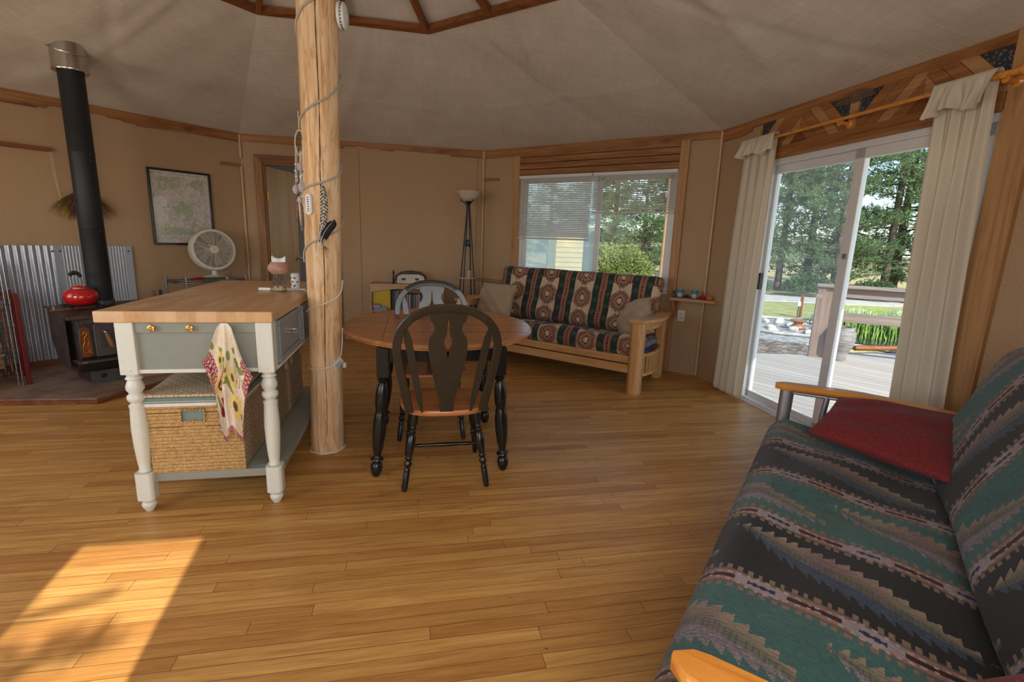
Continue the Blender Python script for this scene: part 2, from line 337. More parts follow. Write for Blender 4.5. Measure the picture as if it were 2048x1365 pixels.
M['stove'] = plain('aged_stove_iron', (0.070, 0.052, 0.045), 0.5, 0.4, var=0.3, scale=12, bump=0.2, bscale=90)
M['stove_top'] = plain('rusty_stove_plate', (0.085, 0.055, 0.042), 0.5, 0.5, var=0.4, scale=14, bump=0.25, bscale=60)
M['stove_face'] = plain('grey_stove_iron', (0.115, 0.105, 0.10), 0.42, 0.5, var=0.2, scale=10)
M['red_enamel'] = plain('red_enamel', (0.50, 0.008, 0.006), 0.12, var=0.05, spec=0.6, **{'Coat Weight': 0.6})
M['black_plastic'] = plain('black_plastic', (0.015, 0.015, 0.016), 0.35)
M['white_plastic'] = plain('white_plastic', (0.74, 0.74, 0.72), 0.38, var=0.02)
M['vinyl'] = plain('white_vinyl_frame', (0.72, 0.72, 0.74), 0.35, var=0.02)
M['slat'] = plain('blind_slat', (0.66, 0.62, 0.58), 0.5, var=0.02)
M['grey_plastic'] = plain('grey_plastic', (0.20, 0.20, 0.22), 0.4)
M['frame_black'] = plain('black_picture_frame', (0.012, 0.012, 0.016), 0.22)
M['copper'] = plain('copper_plate', (0.55, 0.20, 0.06), 0.3, 1.0, var=0.35, scale=40)
M['gold'] = plain('gilt_line', (0.75, 0.45, 0.18), 0.3, 1.0)
M['handle_wood'] = plain('oiled_handle_wood', (0.30, 0.12, 0.04), 0.5, var=0.2)
def mk_tile():
    t = NT('flagstone_tile'); v = t.rot(t.oc, -0.35); nd = t.n('ShaderNodeTexBrick'); t.put(nd.inputs['Vector'], v); nd.inputs['Scale'].default_value = 1.0
    nd.inputs['Brick Width'].default_value = 0.62; nd.inputs['Row Height'].default_value = 0.34; nd.inputs['Mortar Size'].default_value = 0.012
    nd.inputs['Color1'].default_value = (0.30, 0.19, 0.12, 1); nd.inputs['Color2'].default_value = (0.22, 0.125, 0.08, 1); nd.inputs['Mortar'].default_value = (0.10, 0.085, 0.075, 1)
    c = t.mix(0.45, nd.outputs[0], t.ramp(t.noise(t.oc, 7, 5), [(0.35, (0.14, 0.10, 0.08)), (0.65, (0.42, 0.28, 0.18))])); t.bsdf(c, 0.5, 0, t.bump(nd.outputs[1], -0.4, 0.004), 0.4); return t.m
M['tile'] = mk_tile()
def mk_text(name, c, weave=500, amp=0.4, sheen=0.3, var=0.15):
    t = NT(name); n = t.noise(t.oc, weave, 2); b = t.noise(t.oc, 9, 4); col = t.ramp(t.math('ADD', t.math('MULTIPLY', n, 0.5), t.math('MULTIPLY', b, 0.5)), [(0.35, tuple(x * (1 - var) for x in c)), (0.65, tuple(min(1, x * (1 + var)) for x in c))])
    t.bsdf(col, 0.9, 0, t.bump(n, amp, 0.002), 0.15, **{'Sheen Weight': sheen}); return t.m
M['beige_plush'] = mk_text('beige_plush', (0.40, 0.29, 0.185))
M['linen'] = mk_text('linen_weave', (0.36, 0.28, 0.195))
def mk_red():
    t = NT('crimson_chenille'); d = t.voro(t.oc, 110); c = t.ramp(d, [(0.10, (0.27, 0.060, 0.055)), (0.35, (0.165, 0.022, 0.024))]); t.bsdf(c, 0.85, 0, t.bump(d, -0.4, 0.002), 0.15, **{'Sheen Weight': 0.08}); return t.m
M['red_cloth'] = mk_red()
def mk_cur():
    t = NT('cream_cotton_curtain'); n = t.noise(t.vmul(t.oc, (300, 300, 300)), 1.0, 2); c = t.ramp(n, [(0.3, (0.85, 0.76, 0.63)), (0.7, (0.90, 0.83, 0.71))])
    d = t.n('ShaderNodeBsdfDiffuse'); t.put(d.inputs[0], c); tr = t.n('ShaderNodeBsdfTranslucent'); t.put(tr.inputs[0], (0.72, 0.66, 0.56)); mx = t.n('ShaderNodeMixShader'); mx.inputs[0].default_value = 0.38
    t.put(mx.inputs[1], d.outputs[0]); t.put(mx.inputs[2], tr.outputs[0]); t.t.links.new(mx.outputs[0], t.out.inputs[0]); return t.m
M['curtain'] = mk_cur()
def mk_pat(name, rough=0.92, amp=0.5, weave=(420, 420, 420), sheen=0.15):
    t = NT(name); a = t.n('ShaderNodeAttribute', attribute_name='pattern'); n = t.noise(t.vmul(t.oc, weave), 1.0, 2); n2 = t.noise(t.oc, 14, 4)
    k = t.ramp(t.math('ADD', t.math('MULTIPLY', n, 0.7), t.math('MULTIPLY', n2, 0.3)), [(0.3, (0.68, 0.68, 0.68)), (0.7, (1.25, 1.25, 1.25))]); c = t.mix(1.0, a.outputs[0], k, 'MULTIPLY')
    t.bsdf(c, rough, 0, t.bump(n, amp, 0.0015), 0.15, **{'Sheen Weight': sheen}); return t.m
M['kilim'] = mk_pat('woven_southwest_cloth'); M['towel'] = mk_pat('printed_kitchen_towel', amp=0.25, sheen=0.0)
M['print'] = mk_pat('printed_paper', rough=0.5, amp=0.02, weave=(60, 60, 60), sheen=0.0)
def mk_glass(name, milk=0.0, tint=(1, 1, 1), rough=0.0):
    t = NT(name); tr = t.n('ShaderNodeBsdfTransparent'); tr.inputs[0].default_value = (*tint, 1); gl = t.n('ShaderNodeBsdfGlossy'); gl.inputs['Roughness'].default_value = rough
    lw = t.n('ShaderNodeLayerWeight'); lw.inputs[0].default_value = 0.5; fz = t.math('ADD', 0.015, t.math('MULTIPLY', t.math('POWER', lw.outputs['Facing'], 5.0), 0.8)); m1 = t.n('ShaderNodeMixShader'); t.put(m1.inputs[0], fz); t.put(m1.inputs[1], tr.outputs[0]); t.put(m1.inputs[2], gl.outputs[0]); last = m1
    if milk:
        df = t.n('ShaderNodeBsdfTranslucent'); df.inputs[0].default_value = (0.75, 0.8, 0.78, 1); m2 = t.n('ShaderNodeMixShader')
        t.put(m2.inputs[0], t.math('MULTIPLY', t.math('ADD', t.noise(t.oc, 3.0, 3), 0.5), milk)); t.put(m2.inputs[1], last.outputs[0]); t.put(m2.inputs[2], df.outputs[0]); last = m2
    t.t.links.new(last.outputs[0], t.out.inputs[0]); return t.m
M['glass'] = mk_glass('window_glass', 0.0, (0.93, 0.96, 0.95)); M['fog_glass'] = mk_glass('fogged_window_glass', 0.45, (0.9, 0.95, 0.94))
M['screen_glass'] = mk_glass('dusty_door_glass', 0.05, (0.86, 0.9, 0.9)); M['jar_glass'] = mk_glass('jar_glass', 0.04, (0.86, 0.88, 0.86))
M['wax'] = plain('cream_wax', (0.72, 0.58, 0.38), 0.4)
def mk_terra():
    t = NT('rubbed_terracotta'); n = t.noise(t.vmul(t.oc, (20, 20, 40)), 1.0, 4); c = t.ramp(n, [(0.35, (0.40, 0.15, 0.10)), (0.55, (0.42, 0.24, 0.19)), (0.7, (0.50, 0.36, 0.30))]); t.bsdf(c, 0.6); return t.m
M['terra'] = mk_terra()
M['paper'] = plain('white_paper', (0.80, 0.80, 0.82), 0.6)
M['plum'] = plain('plum_fruit_mark', (0.13, 0.01, 0.05), 0.3)
M['cord'] = plain('white_cord', (0.72, 0.66, 0.60), 0.4, var=0.02)
def mk_rope():
    t = NT('clear_rope_light'); t.bsdf((0.52, 0.49, 0.43), 0.22, 0, None, 0.6, **{'Transmission Weight': 0.25, 'Alpha': 1.0}); return t.m
M['rope'] = mk_rope()
def mk_weave(name, c0, c1, c2, sx, sz):
    t = NT(name); x, y, z = t.xyz(t.oc); h = t.math('ADD', x, y)
    row = t.math('FLOOR', t.math('MULTIPLY', z, sz)); ph = t.math('MULTIPLY', t.math('MODULO', row, 2.0), 0.5)
    a = t.math('FRACT', t.math('ADD', t.math('MULTIPLY', h, sx), ph)); b = t.math('FRACT', t.math('MULTIPLY', z, sz))
    wob = t.noise(t.oc, 60, 3); da = t.math('ABSOLUTE', t.math('SUBTRACT', a, 0.5)); db = t.math('ABSOLUTE', t.math('SUBTRACT', b, 0.5))
    lump = t.math('SUBTRACT', 1.0, t.math('ADD', t.math('MULTIPLY', t.math('POWER', t.math('MULTIPLY', da, 2.0), 2.0), 0.7), t.math('MULTIPLY', t.math('POWER', t.math('MULTIPLY', db, 2.0), 2.0), 0.7)))
    f = t.math('ADD', t.math('MULTIPLY', lump, 0.8), t.math('MULTIPLY', t.math('SUBTRACT', wob, 0.5), 0.7))
    c = t.ramp(f, [(0.02, c0), (0.3, c1), (0.8, c2)]); t.bsdf(c, 0.7, 0, t.bump(f, 1.0, 0.006), 0.25); return t.m
M['wicker'] = mk_weave('pale_wicker', (0.09, 0.055, 0.02), (0.50, 0.28, 0.10), (0.76, 0.52, 0.25), 62, 72)
M['seagrass'] = mk_weave('plaited_seagrass', (0.20, 0.13, 0.07), (0.42, 0.29, 0.17), (0.56, 0.41, 0.26), 40, 48)
def mk_top():
    t = NT('plaited_seagrass_lid'); x, y, z = t.xyz(t.oc); a = t.math('FRACT', t.math('MULTIPLY', x, 38.0)); ry_ = t.math('MULTIPLY', y, 38.0); b = t.math('FRACT', ry_); ck = t.math('MODULO', t.math('ADD', t.math('FLOOR', t.math('MULTIPLY', x, 38.0)), t.math('FLOOR', ry_)), 2.0)
    s1 = t.math('FRACT', t.math('MULTIPLY', t.math('ADD', a, b), 1.0)); s2 = t.math('FRACT', t.math('SUBTRACT', a, b)); nd = t.mix(ck, s1, s2); f = t.math('ADD', t.math('MULTIPLY', t.xyz(nd)[0], .6), t.math('MULTIPLY', t.noise(t.oc, 120, 3), .6))
    t.bsdf(t.ramp(f, [(.15, (.22, .15, .08)), (.5, (.48, .36, .22)), (.85, (.62, .49, .33))]), .7, 0, t.bump(f, .8, .004), .25); return t.m
M['lid_weave'] = mk_top()
M['liner'] = plain('sage_liner_cloth', (0.17, 0.23, 0.20), 0.9, var=0.1); M['liner_white'] = plain('white_edging', (0.70, 0.67, 0.62), 0.85)
M['liner_blue'] = plain('grey_blue_liner', (0.20, 0.21, 0.24), 0.9, var=0.1)
M['ribbon'] = plain('pink_grey_ribbon', (0.52, 0.44, 0.44), 0.8)
M['cast'] = plain('silver_metal_tube', (0.42, 0.44, 0.48), 0.38, 0.85, var=0.03)
# ================================================================ ROOM SHELL
WN = ['wall_left', 'wall_back_left', 'wall_back_right', 'wall_right', 'wall_near_right', 'wall_near', 'wall_near_left', 'wall_far_left']
OPEN = {1: (0.235, 1.0, 0.0, 2.14), 2: (0.56, 2.50, 0.86, 2.12), 3: (0.69, 2.425, 0.0, 2.075), 5: (1.545, 2.075, 0.05, 2.09), 6: (0.45, 2.45, 0.85, 2.05), 7: (0.55, 2.35, 0.9, 2.1)}
TH = 0.11
def wall_frame(k): return (W[k].o, W[k].rz)
for k in range(8):
    b = MB(); e = 0.05
    if k in OPEN:
        a0, a1, z0, z1 = OPEN[k]
        b.b2(-e, a0, 0, TH, -0.02, WH + .02); b.b2(a1, SIDE + e, 0, TH, -0.02, WH + .02); b.b2(a0, a1, 0, TH, z1, WH + .02)
        if z0 > 0: b.b2(a0, a1, 0, TH, -0.02, z0)
    else: b.b2(-e, SIDE + e, 0, TH, -0.02, WH + .02)
    structure(b.build(WN[k], M['board'], loc=W[k].o, rz=W[k].rz), 'tan fibreboard wall panel')
# floor
b = MB(); pts = [corner(k, 0, RR + .04) for k in range(8)]
b.add([(p.x, p.y, 0) for p in pts] + [(p.x, p.y, -.04) for p in pts], [tuple(range(7, -1, -1)), tuple(range(8, 16))] + [(i, (i + 1) % 8, 8 + (i + 1) % 8, 8 + i) for i in range(8)])
structure(b.build('floor', M['floor']), 'worn maple strip floor')
# ceiling : eight stretched canvas facets, slightly creased
def facet(k, r0, z0, r1, z1, nu=56, nv=40, crease=0.015):
    a0, a1 = corner(k, z0, r0), corner(k + 1, z0, r0); b0, b1 = corner(k, z1, r1), corner(k + 1, z1, r1); rows = []
    nn = (a1 - a0).cross(b0 - a0).normalized()
    if nn.z > 0: nn = -nn
    for j in range(nv + 1):
        v = j / nv; row = []
        for i in range(nu + 1):
            u = i / nu; p = (a0.lerp(a1, u)).lerp(b0.lerp(b1, u), v); ew = min(1, 6 * u, 6 * (1 - u), 6 * v, 6 * (1 - v))
            d = crease * ew * (0.5 * sin(u * 9 + 7 * v + k * 2) + 0.35 * sin(u * 23 - 11 * v + k) + 0.9 * math.exp(-((u - .32 - .3 * v) / .03) ** 2) - 0.8 * math.exp(-((u - .66 + .35 * v) / .025) ** 2) + .5 * math.exp(-((v - .42) / .02) ** 2))
            row.append(tuple(p + nn * d))
        rows.append(row)
    return rows
b = MB()
for k in range(8): b.strip(facet(k, RR, WH, RS, HS))
structure(b.build('ceiling', M['canvas'], split=50), 'taupe canvas ceiling facets rising to the skylight')
# skylight : octagonal ring beam, rafters to the hub, fabric lined panes
SKC = Vector((CX, CY, 0))
ring = MB()
for k in range(8):
    a, c = corner(k, HS, RS), corner(k + 1, HS, RS); m = (a + c) / 2; u = (c - a).normalized(); L = (c - a).length; nrm = Vector((u.y, -u.x, 0))
    ring.add([tuple(corner(kk, zz, rr)) for kk in (k, k + 1) for (rr, zz) in ((RS + .012, HS - .022), (RS + .012, HS + .03), (RS - .045, HS + .035), (RS - .045, HS - .010))],
             [(0, 1, 2, 3), (7, 6, 5, 4), (0, 4, 5, 1), (1, 5, 6, 2), (2, 6, 7, 3), (3, 7, 4, 0)])
structure(ring.build('trim_1', M['fir_dark'], recalc=True), 'dark wooden ring beam around the skylight')
apex = Vector((CX, CY, HA))
for i in range(16):
    k = i // 2; base = corner(k, HS, RS - .03) if i % 2 == 0 else (corner(k, HS, RS - .03) + corner(k + 1, HS, RS - .03)) / 2
    d = (apex - base); L = d.length; rz = math.atan2(d.y, d.x); ry = -math.asin(d.z / L); b = MB()
    b.box((L / 2 - .05, 0, 0.0), (L - .1, .038, .07))
    o = b.build('rafter', M['fir_dark'], bevel=.004); o.matrix_world = Matrix.Translation(base) @ Matrix.Rotation(rz, 4, 'Z') @ Matrix.Rotation(ry, 4, 'Y'); structure(o)
b = MB()
for k in range(8): b.strip(facet(k, RS, HS + .045, .1, HA + .03, 12, 12, .004))
structure(b.build('window_4', M['canvas']), 'fabric lined skylight panes')
b = MB()
for k in range(8):
    a, c = corner(k, 0, RR + .14), corner(k + 1, 0, RR + .14)
    # opaque roof deck above the canvas keeps the sky out
    b.add([tuple(corner(k, WH + .03, RR + .75)), tuple(corner(k + 1, WH + .03, RR + .75)), tuple(corner(k + 1, HS + .16, RS)), tuple(corner(k, HS + .16, RS))], [(0, 1, 2, 3)])
    b.add([tuple(corner(k, HS + .16, RS)), tuple(corner(k + 1, HS + .16, RS)), (CX, CY, HA + .16)], [(0, 1, 2)])
structure(b.build('roof', M['fir'], solid=.04), 'roof deck')

# friezes (ceiling trim boards) with their stepped lower edges
def board(k, name, poly, off=0.0, th=0.02, mat='fir', bevel=.002, **kw):   # poly in (s,z), stands off the wall by off
    b = MB(); b.prism(poly, off, off + th, UP); return b.build(name, M[mat], loc=W[k].o, rz=W[k].rz, bevel=bevel, **kw)
e = 0.02
fr = {0: [(-e, 2.425), (-e, 2.36), (.9, 2.362), (1.0, 2.362), (1.18, 2.345), (1.18, 2.375), (1.62, 2.375), (1.62, 2.36), (1.75, 2.36), (1.75, 2.345), (1.86, 2.345), (1.86, 2.33), (2.3, 2.35), (SIDE, 2.355), (SIDE, 2.445), (-e, 2.445)],
      1: [(0, 2.445), (0, 2.365), (.95, 2.36), (1.16, 2.36), (1.16, 2.385), (1.30, 2.385), (1.30, 2.40), (1.42, 2.40), (1.42, 2.38), (1.60, 2.38), (1.60, 2.365), (1.75, 2.365), (1.75, 2.385), (2.45, 2.37), (2.45, 2.35), (SIDE, 2.355), (SIDE, 2.445)],
      2: [(0, 2.445), (0, 2.35), (.57, 2.35), (.57, 2.33), (2.56, 2.33), (2.56, 2.375), (SIDE, 2.375), (SIDE, 2.445)],
      3: [(0, 2.445), (0, 2.34), (.30, 2.34), (.44, 2.36), (.44, 2.385), (2.55, 2.385), (SIDE, 2.385), (SIDE, 2.445)]}
for k in range(8):
    poly = fr.get(k, [(0, 2.445), (0, 2.36), (SIDE, 2.36), (SIDE, 2.445)])
    structure(board(k, 'trim_%d' % (k + 2), poly[::-1], 0.0, .022), 'stained wood frieze board under the ceiling')
# thin second board line on the left frieze
structure(board(0, 'trim_10', [(.2, 2.335), (1.12, 2.335), (1.12, 2.352), (.2, 2.352)], 0, .012, 'fir_dark'))
# bamboo canes in the wall corners
def cane(k, segs, r=.013):
    o = corner(k); inw = (Vector((CX, CY, 0)) - o).normalized() * .022; root = thing('bamboo_cane', '', 'bamboo cane', o + inw, 0, None)
    for (z0, z1) in segs:
        n = max(2, int((z1 - z0) / .24)); pts = []; rr = []
        for i in range(n):
            a = z0 + (z1 - z0) * i / n; c = z0 + (z1 - z0) * (i + 1) / n; q = r * (1 + .04 * sin(i * 5))
            pts += [(0, 0, a + .002), (0, 0, a + .012), (0, 0, c - .012), (0, 0, c - .002)]; rr += [q * 1.12, q, q, q * 1.14]
        b = MB(); b.tube(pts, rr, 10); b.build('cane', M['bamboo'], root)
    return root
cane(1, [(2.17, 2.435), (.02, 2.09)])['label'] = 'bamboo cane covering the wall corner left of the open door'
cane(2, [(.02, 2.435)])['label'] = 'bamboo cane in the corner behind the floor lamp'
cane(3, [(.86, 2.435), (.01, .80)])['label'] = 'bamboo cane in the corner left of the sliding door curtain'
# baseboards
for k, nm in ((0, 'left'), (1, 'back_left'), (4, 'near_right')):
    segs = [(0.0, SIDE)] if k != 1 else [(1.10, SIDE)]
    b = MB()
    for a, c in segs: b.b2(a, c, -.014, 0, 0, .045)
    structure(b.build('baseboard_' + nm, M['fir_pale'], loc=W[k].o, rz=W[k].rz, bevel=.002))
# panel joints of the fibreboard (narrow cover battens of the same board) and small wooden laths
for k, ss in ((1, (1.337, 2.80)), (0, (0.3,))):
    for s_ in ss:
        b = MB(); b.b2(s_ - .0025, s_ + .0025, -.0015, 0, .05, 2.36); structure(b.build('trim_11', M['joint'], loc=W[k].o, rz=W[k].rz))
def lath(k, s0, s1, z, h, label, rot=0, th=.03, mat='fir'):
    b = MB(); b.box((0, -th / 2, 0), (s1 - s0, th, h), ry=rot); o = b.build('wall_lath', M[mat], bevel=.003, loc=W[k].p((s0 + s1) / 2, 0, z), rz=W[k].rz); tag(o, label, 'wooden strip'); return o
lath(0, .25, 1.172, 1.993, .035, 'long wooden lath on the left wall beside the stovepipe', mat='fir_dark', th=.045)
lath(0, 2.648, 2.87, 2.088, .028, 'short wooden lath right of the framed map')
lath(2, .03, .245, 2.09, .030, 'short wooden lath right of the floor lamp corner')
# ---------------- back-left doorway: casing, jamb, ajar plywood door
def casing(k, a0, a1, z1, w, mat_z, mat_x, th=.028, right=True):
    b = MB(); b.prism([(a0 - w, 0), (a0, 0), (a0, z1), (a0 - w, z1 + w)], 0, th, UP); structure(b.build('trim_12', M[mat_z], loc=W[k].o, rz=W[k].rz, bevel=.006))
    b = MB(); b.prism([(a0 - w, z1 + w), (a0, z1), (a1, z1), (a1 + w, z1 + w)], 0, th, UP); structure(b.build('trim_13', M[mat_x], loc=W[k].o, rz=W[k].rz, bevel=.006))
    if right:
        b = MB(); b.prism([(a1, 0), (a1 + w, 0), (a1 + w, z1 + w), (a1, z1)], 0, th, UP); structure(b.build('trim_14', M[mat_z], loc=W[k].o, rz=W[k].rz, bevel=.006))
casing(1, .235, 1.0, 2.14, .09, 'fir_dark_z', 'fir_dark')
b = MB(); b.b2(.235, .25, 0, TH, 0, 2.14); b.b2(.985, 1.0, 0, TH, 0, 2.14); b.b2(.235, 1.0, 0, TH, 2.125, 2.14); structure(b.build('trim_15', M['fir_dark_z'], loc=W[1].o, rz=W[1].rz))
droot = bpy.data.objects.new('door_1', None); COL.objects.link(droot); droot.location = W[1].p(.258, -.035, 0); droot.rotation_euler = (0, 0, W[1].rz + math.radians(75)); droot['kind'] = 'structure'; droot['label'] = 'birch plywood door standing ajar'
M['ply'] = wood('birch_plywood', (0.36, 0.215, 0.09), (0.47, 0.30, 0.14), (0.52, 0.345, 0.17), 2, .5, 0.5)
b = MB(); b.b2(.01, .72, 0, .038, .015, 2.11); b.build('door_panel', M['ply'], droot, bevel=.002)
for z in (1.76, 1.02, .28):
    b = MB(); b.b2(-.012, .016, -.006, .03, z - .045, z + .045); b.tube([(0, -.01, z - .05), (0, -.01, z + .05)], .007, 8); b.build('hinge', M['brass'], droot)
b = MB(); b.lathe([(0, -.075), (.022, -.072), (.028, -.055), (.02, -.038), (.012, -.03), (.012, -.008), (.028, -.006), (.028, 0), (0, 0)][::-1], 20, T(.665, 0, 1.0) @ Rx(-PI / 2)); b.build('door_knob', M['chrome'], droot, recalc=True)
# small room behind the doorway
b = MB(); P_ = W[1]
b.b2(-.3, 1.9, 1.6, 1.65, -.02, 2.44); b.b2(-.35, -.3, .11, 1.65, -.02, 2.44); b.b2(1.9, 1.95, .11, 1.65, -.02, 2.44); b.b2(-.35, 1.95, .11, 1.65, 2.44, 2.48)
M['hall'] = plain('grey_painted_hall', (0.40, 0.40, 0.42), 0.8)
structure(b.build('wall_hall', M['hall'], loc=P_.o, rz=P_.rz))
b = MB(); b.b2(-.35, 1.95, 0, 1.65, -.04, 0.0); structure(b.build('floor_hall', M['fir_pale'], loc=P_.o, rz=P_.rz))

# ---------------- window in the back-right wall
k = 2; o_, r_ = W[k].o, W[k].rz
win = bpy.data.objects.new('window_1', None); COL.objects.link(win); win.location = o_; win.rotation_euler = (0, 0, r_); win['kind'] = 'structure'; win['label'] = 'two-pane white vinyl slider window'
fw = .045
b = MB(); b.b2(.56, .56 + fw, .02, .10, .86, 2.12); b.b2(2.50 - fw, 2.50, .02, .10, .86, 2.12); b.b2(.56 + fw, 2.50 - fw, .02, .10, .86, .86 + fw); b.b2(.56 + fw, 2.50 - fw, .02, .10, 2.12 - fw, 2.12); b.build('window_frame', M['vinyl'], win, bevel=.003)
for (a0, a1, y0, gl) in ((.605, 1.645, .035, 'fog_glass'), (1.58, 2.455, .065, 'glass')):
    b = MB(); s_ = .05; b.b2(a0, a0 + s_, y0, y0 + .028, .905, 2.075); b.b2(a1 - s_ - .01, a1, y0, y0 + .028, .905, 2.075); b.b2(a0, a1, y0, y0 + .028, .905, .955); b.b2(a0, a1, y0, y0 + .028, 2.03, 2.075); sa = b.build('sash', M['vinyl'], win, bevel=.003)
    b = MB(); b.b2(a0 + s_, a1 - s_, y0 + .011, y0 + .016, .95, 2.035); b.build('pane', M[gl], sa)
b = MB(); b.b2(1.606, 1.632, .022, .036, 1.36, 1.42); b.build('latch', M['vinyl'], win, bevel=.003)
b = MB(); b.b2(.565, 2.497, -.004, 0, 2.12, 2.335); structure(b.build('trim_33', M['crack_and_shade'], loc=o_, rz=r_))  # dark sheet added behind the boards so their gaps look shaded
# cedar boards above the window and side casings
for i, (z0, z1) in enumerate(((2.122, 2.182), (2.191, 2.251), (2.260, 2.322))):
    structure(board(2, 'trim_16', [(.565, z0), (2.497, z0), (2.497, z1), (.565, z1)], .0, .02 + .002 * i, 'fir', .006), 'horizontal stained cedar board above the window')
structure(board(2, 'trim_17', [(.47, .55), (.562, .55), (.562, 2.385), (.47, 2.385)], 0, .018, 'fir_z'))
structure(board(2, 'trim_18', [(2.498, .02), (2.585, .02), (2.585, 2.385), (2.498, 2.385)], 0, .03, 'fir_z'))
b = MB(); b.b2(.56, 2.50, -.02, .03, .835, .86); structure(b.build('trim_19', M['vinyl'], loc=o_, rz=r_, bevel=.003))
# venetian blinds
def blind(s0, s1, ztop, zbot, label, name='venetian_blind', gap=.0205, tl=.0065):
    r = thing(name, label, 'blind', W[2].p(0, 0, 0), W[2].rz, 'venetian blinds on the window'); L = s1 - s0
    b = MB(); b.b2(s0, s1, -.045, -.005, ztop - .035, ztop); b.build('headrail', M['vinyl'], r, bevel=.003)
    b = MB(); n = int((ztop - .045 - zbot - .02) / gap); z = ztop - .05
    for i in range(n):
        z = ztop - .05 - i * gap; rows = []
        for (y, dz) in ((-.0095, -tl), (-.0035, -tl * .2), (.0035, tl * .5), (.0095, tl)): rows.append([(s0 + .004, -.024 + y, z + dz), (s1 - .004, -.024 + y, z + dz)])
        b.strip(rows)
    o = b.build('slats', M['slat'], r, split=0); o['kind'] = 'stuff'
    b = MB(); b.b2(s0 + .003, s1 - .003, -.038, -.012, zbot, zbot + .02); b.build('bottom_rail', M['slat'], r, bevel=.003)
    for f in (.1, .5, .9):
        b = MB(); x = s0 + L * f; b.tube([(x, -.036, ztop - .03), (x, -.036, zbot + .01)], .0009, 4); b.build('ladder_cord', M['slat'], r)
    b = MB(); b.tube([(s0 + .10, -.05, ztop - .03), (s0 + .10, -.052, zbot + .12)], .003, 6); b.build('tilt_wand', M['vinyl'], r)
    return r
blind(.578, 1.545, 2.112, 1.365, 'left venetian blind, lowered to below the middle of its pane', tl=.0078)
blind(1.562, 2.495, 2.112, 1.672, 'right venetian blind, drawn up shorter than the left one')

# ---------------- sliding glass door in the right wall
k = 3; o_, r_ = W[k].o, W[k].rz
sd = bpy.data.objects.new('door_2', None); COL.objects.link(sd); sd.location = o_; sd.rotation_euler = (0, 0, r_); sd['kind'] = 'structure'; sd['label'] = 'white framed sliding glass door onto the deck'
b = MB(); b.b2(.69, .735, .0, .11, 0, 2.075); b.b2(2.395, 2.425, .0, .11, 0, 2.075); b.b2(.735, 2.395, .0, .11, 2.03, 2.075); b.b2(.735, 2.395, -.012, .11, -.01, .03); b.build('door_frame', M['vinyl'], sd, bevel=.003)
for nm, a0, a1, y0, gl, st in (('fixed_panel', .735, 1.60, .045, 'screen_glass', .05), ('sliding_panel', 1.55, 2.395, .012, 'glass', .05)):
    b = MB(); s0_ = .03 if nm == 'fixed_panel' else .075
    b.b2(a0, a0 + s0_, y0, y0 + .035, .03, 2.03); b.b2(a1 - .085 if nm == 'fixed_panel' else a1 - .05, a1, y0, y0 + .035, .03, 2.03); b.b2(a0, a1, y0, y0 + .035, .03, .085); b.b2(a0, a1, y0, y0 + .035, 1.965, 2.03); pa = b.build(nm, M['vinyl'], sd, bevel=.003)
    b = MB(); b.b2(a0 + s0_ - .002, a1 - .048, y0 + .014, y0 + .02, .08, 1.97); b.build('pane', M[gl], pa)
b = MB(); b.b2(.74, .765, .01, .04, 1.0, 1.14); b.b2(.745, .76, -.012, .01, 1.02, 1.12); b.build('door_handle', M['black_plastic'], sd, bevel=.004)
b = MB(); b.b2(1.585, 1.622, -.004, .014, 1.30, 1.335); b.build('latch', M['grey_plastic'], sd, bevel=.003)
b = MB(); b.b2(.69, 2.425, -.035, .0, -.002, .012); structure(b.build('trim_20', M['vinyl'], loc=o_, rz=r_, bevel=.003))
# casing and chevron header
structure(board(3, 'trim_21', [(.62, 2.075), (2.43, 2.075), (2.43, 2.165), (.62, 2.165)], 0, .028, 'fir', .004), 'head casing above the sliding door')
structure(board(3, 'trim_22', [(2.425, 0), (2.575, 0), (2.575, 2.44), (2.425, 2.44)], 0, .028, 'fir_z', .004), 'wide upright casing right of the sliding door')
structure(board(3, 'trim_23', [(.50, 2.345), (.57, 2.345), (.57, 2.075), (.50, 2.075)][::-1], 0, .02, 'fir_z', .003))
M['floral'] = None
t = NT('dark_patterned_fabric'); vv = t.voro(t.oc, 70, out='Color'); c_ = t.ramp(t.voro(t.oc, 70), [(0.25, (0.30, 0.16, 0.12)), (0.4, (0.03, 0.045, 0.06))]); t.bsdf(t.mix(0.25, c_, vv, 'MULTIPLY'), .9); M['floral'] = t.m
structure(board(3, 'trim_24', [(.57, 2.165), (2.425, 2.165), (2.425, 2.385), (.57, 2.385)], 0, .004, 'floral', 0), 'dark patterned fabric backing')
structure(board(3, 'trim_25', [(1.47, 2.165), (1.535, 2.165), (1.535, 2.385), (1.47, 2.385)], .0, .02, 'fir_pale', .003))
def clip(poly, x0, x1, z0, z1):
    def cut(ps, f, inter):
        out = []
        for i in range(len(ps)):
            p, q = ps[i], ps[(i + 1) % len(ps)]
            if f(p): out.append(p)
            if f(p) != f(q): out.append(inter(p, q))
        return out
    ix = lambda X: (lambda p, q: (X, p[1] + (q[1] - p[1]) * (X - p[0]) / (q[0] - p[0])))
    iz = lambda Z: (lambda p, q: (p[0] + (q[0] - p[0]) * (Z - p[1]) / (q[1] - p[1]), Z))
    for f, g in ((lambda p: p[0] >= x0 - 1e-9, ix(x0)), (lambda p: p[0] <= x1 + 1e-9, ix(x1)), (lambda p: p[1] >= z0 - 1e-9, iz(z0)), (lambda p: p[1] <= z1 + 1e-9, iz(z1))):
        if len(poly) < 3: return []
        poly = cut(poly, f, g)
    return poly
ci = 0
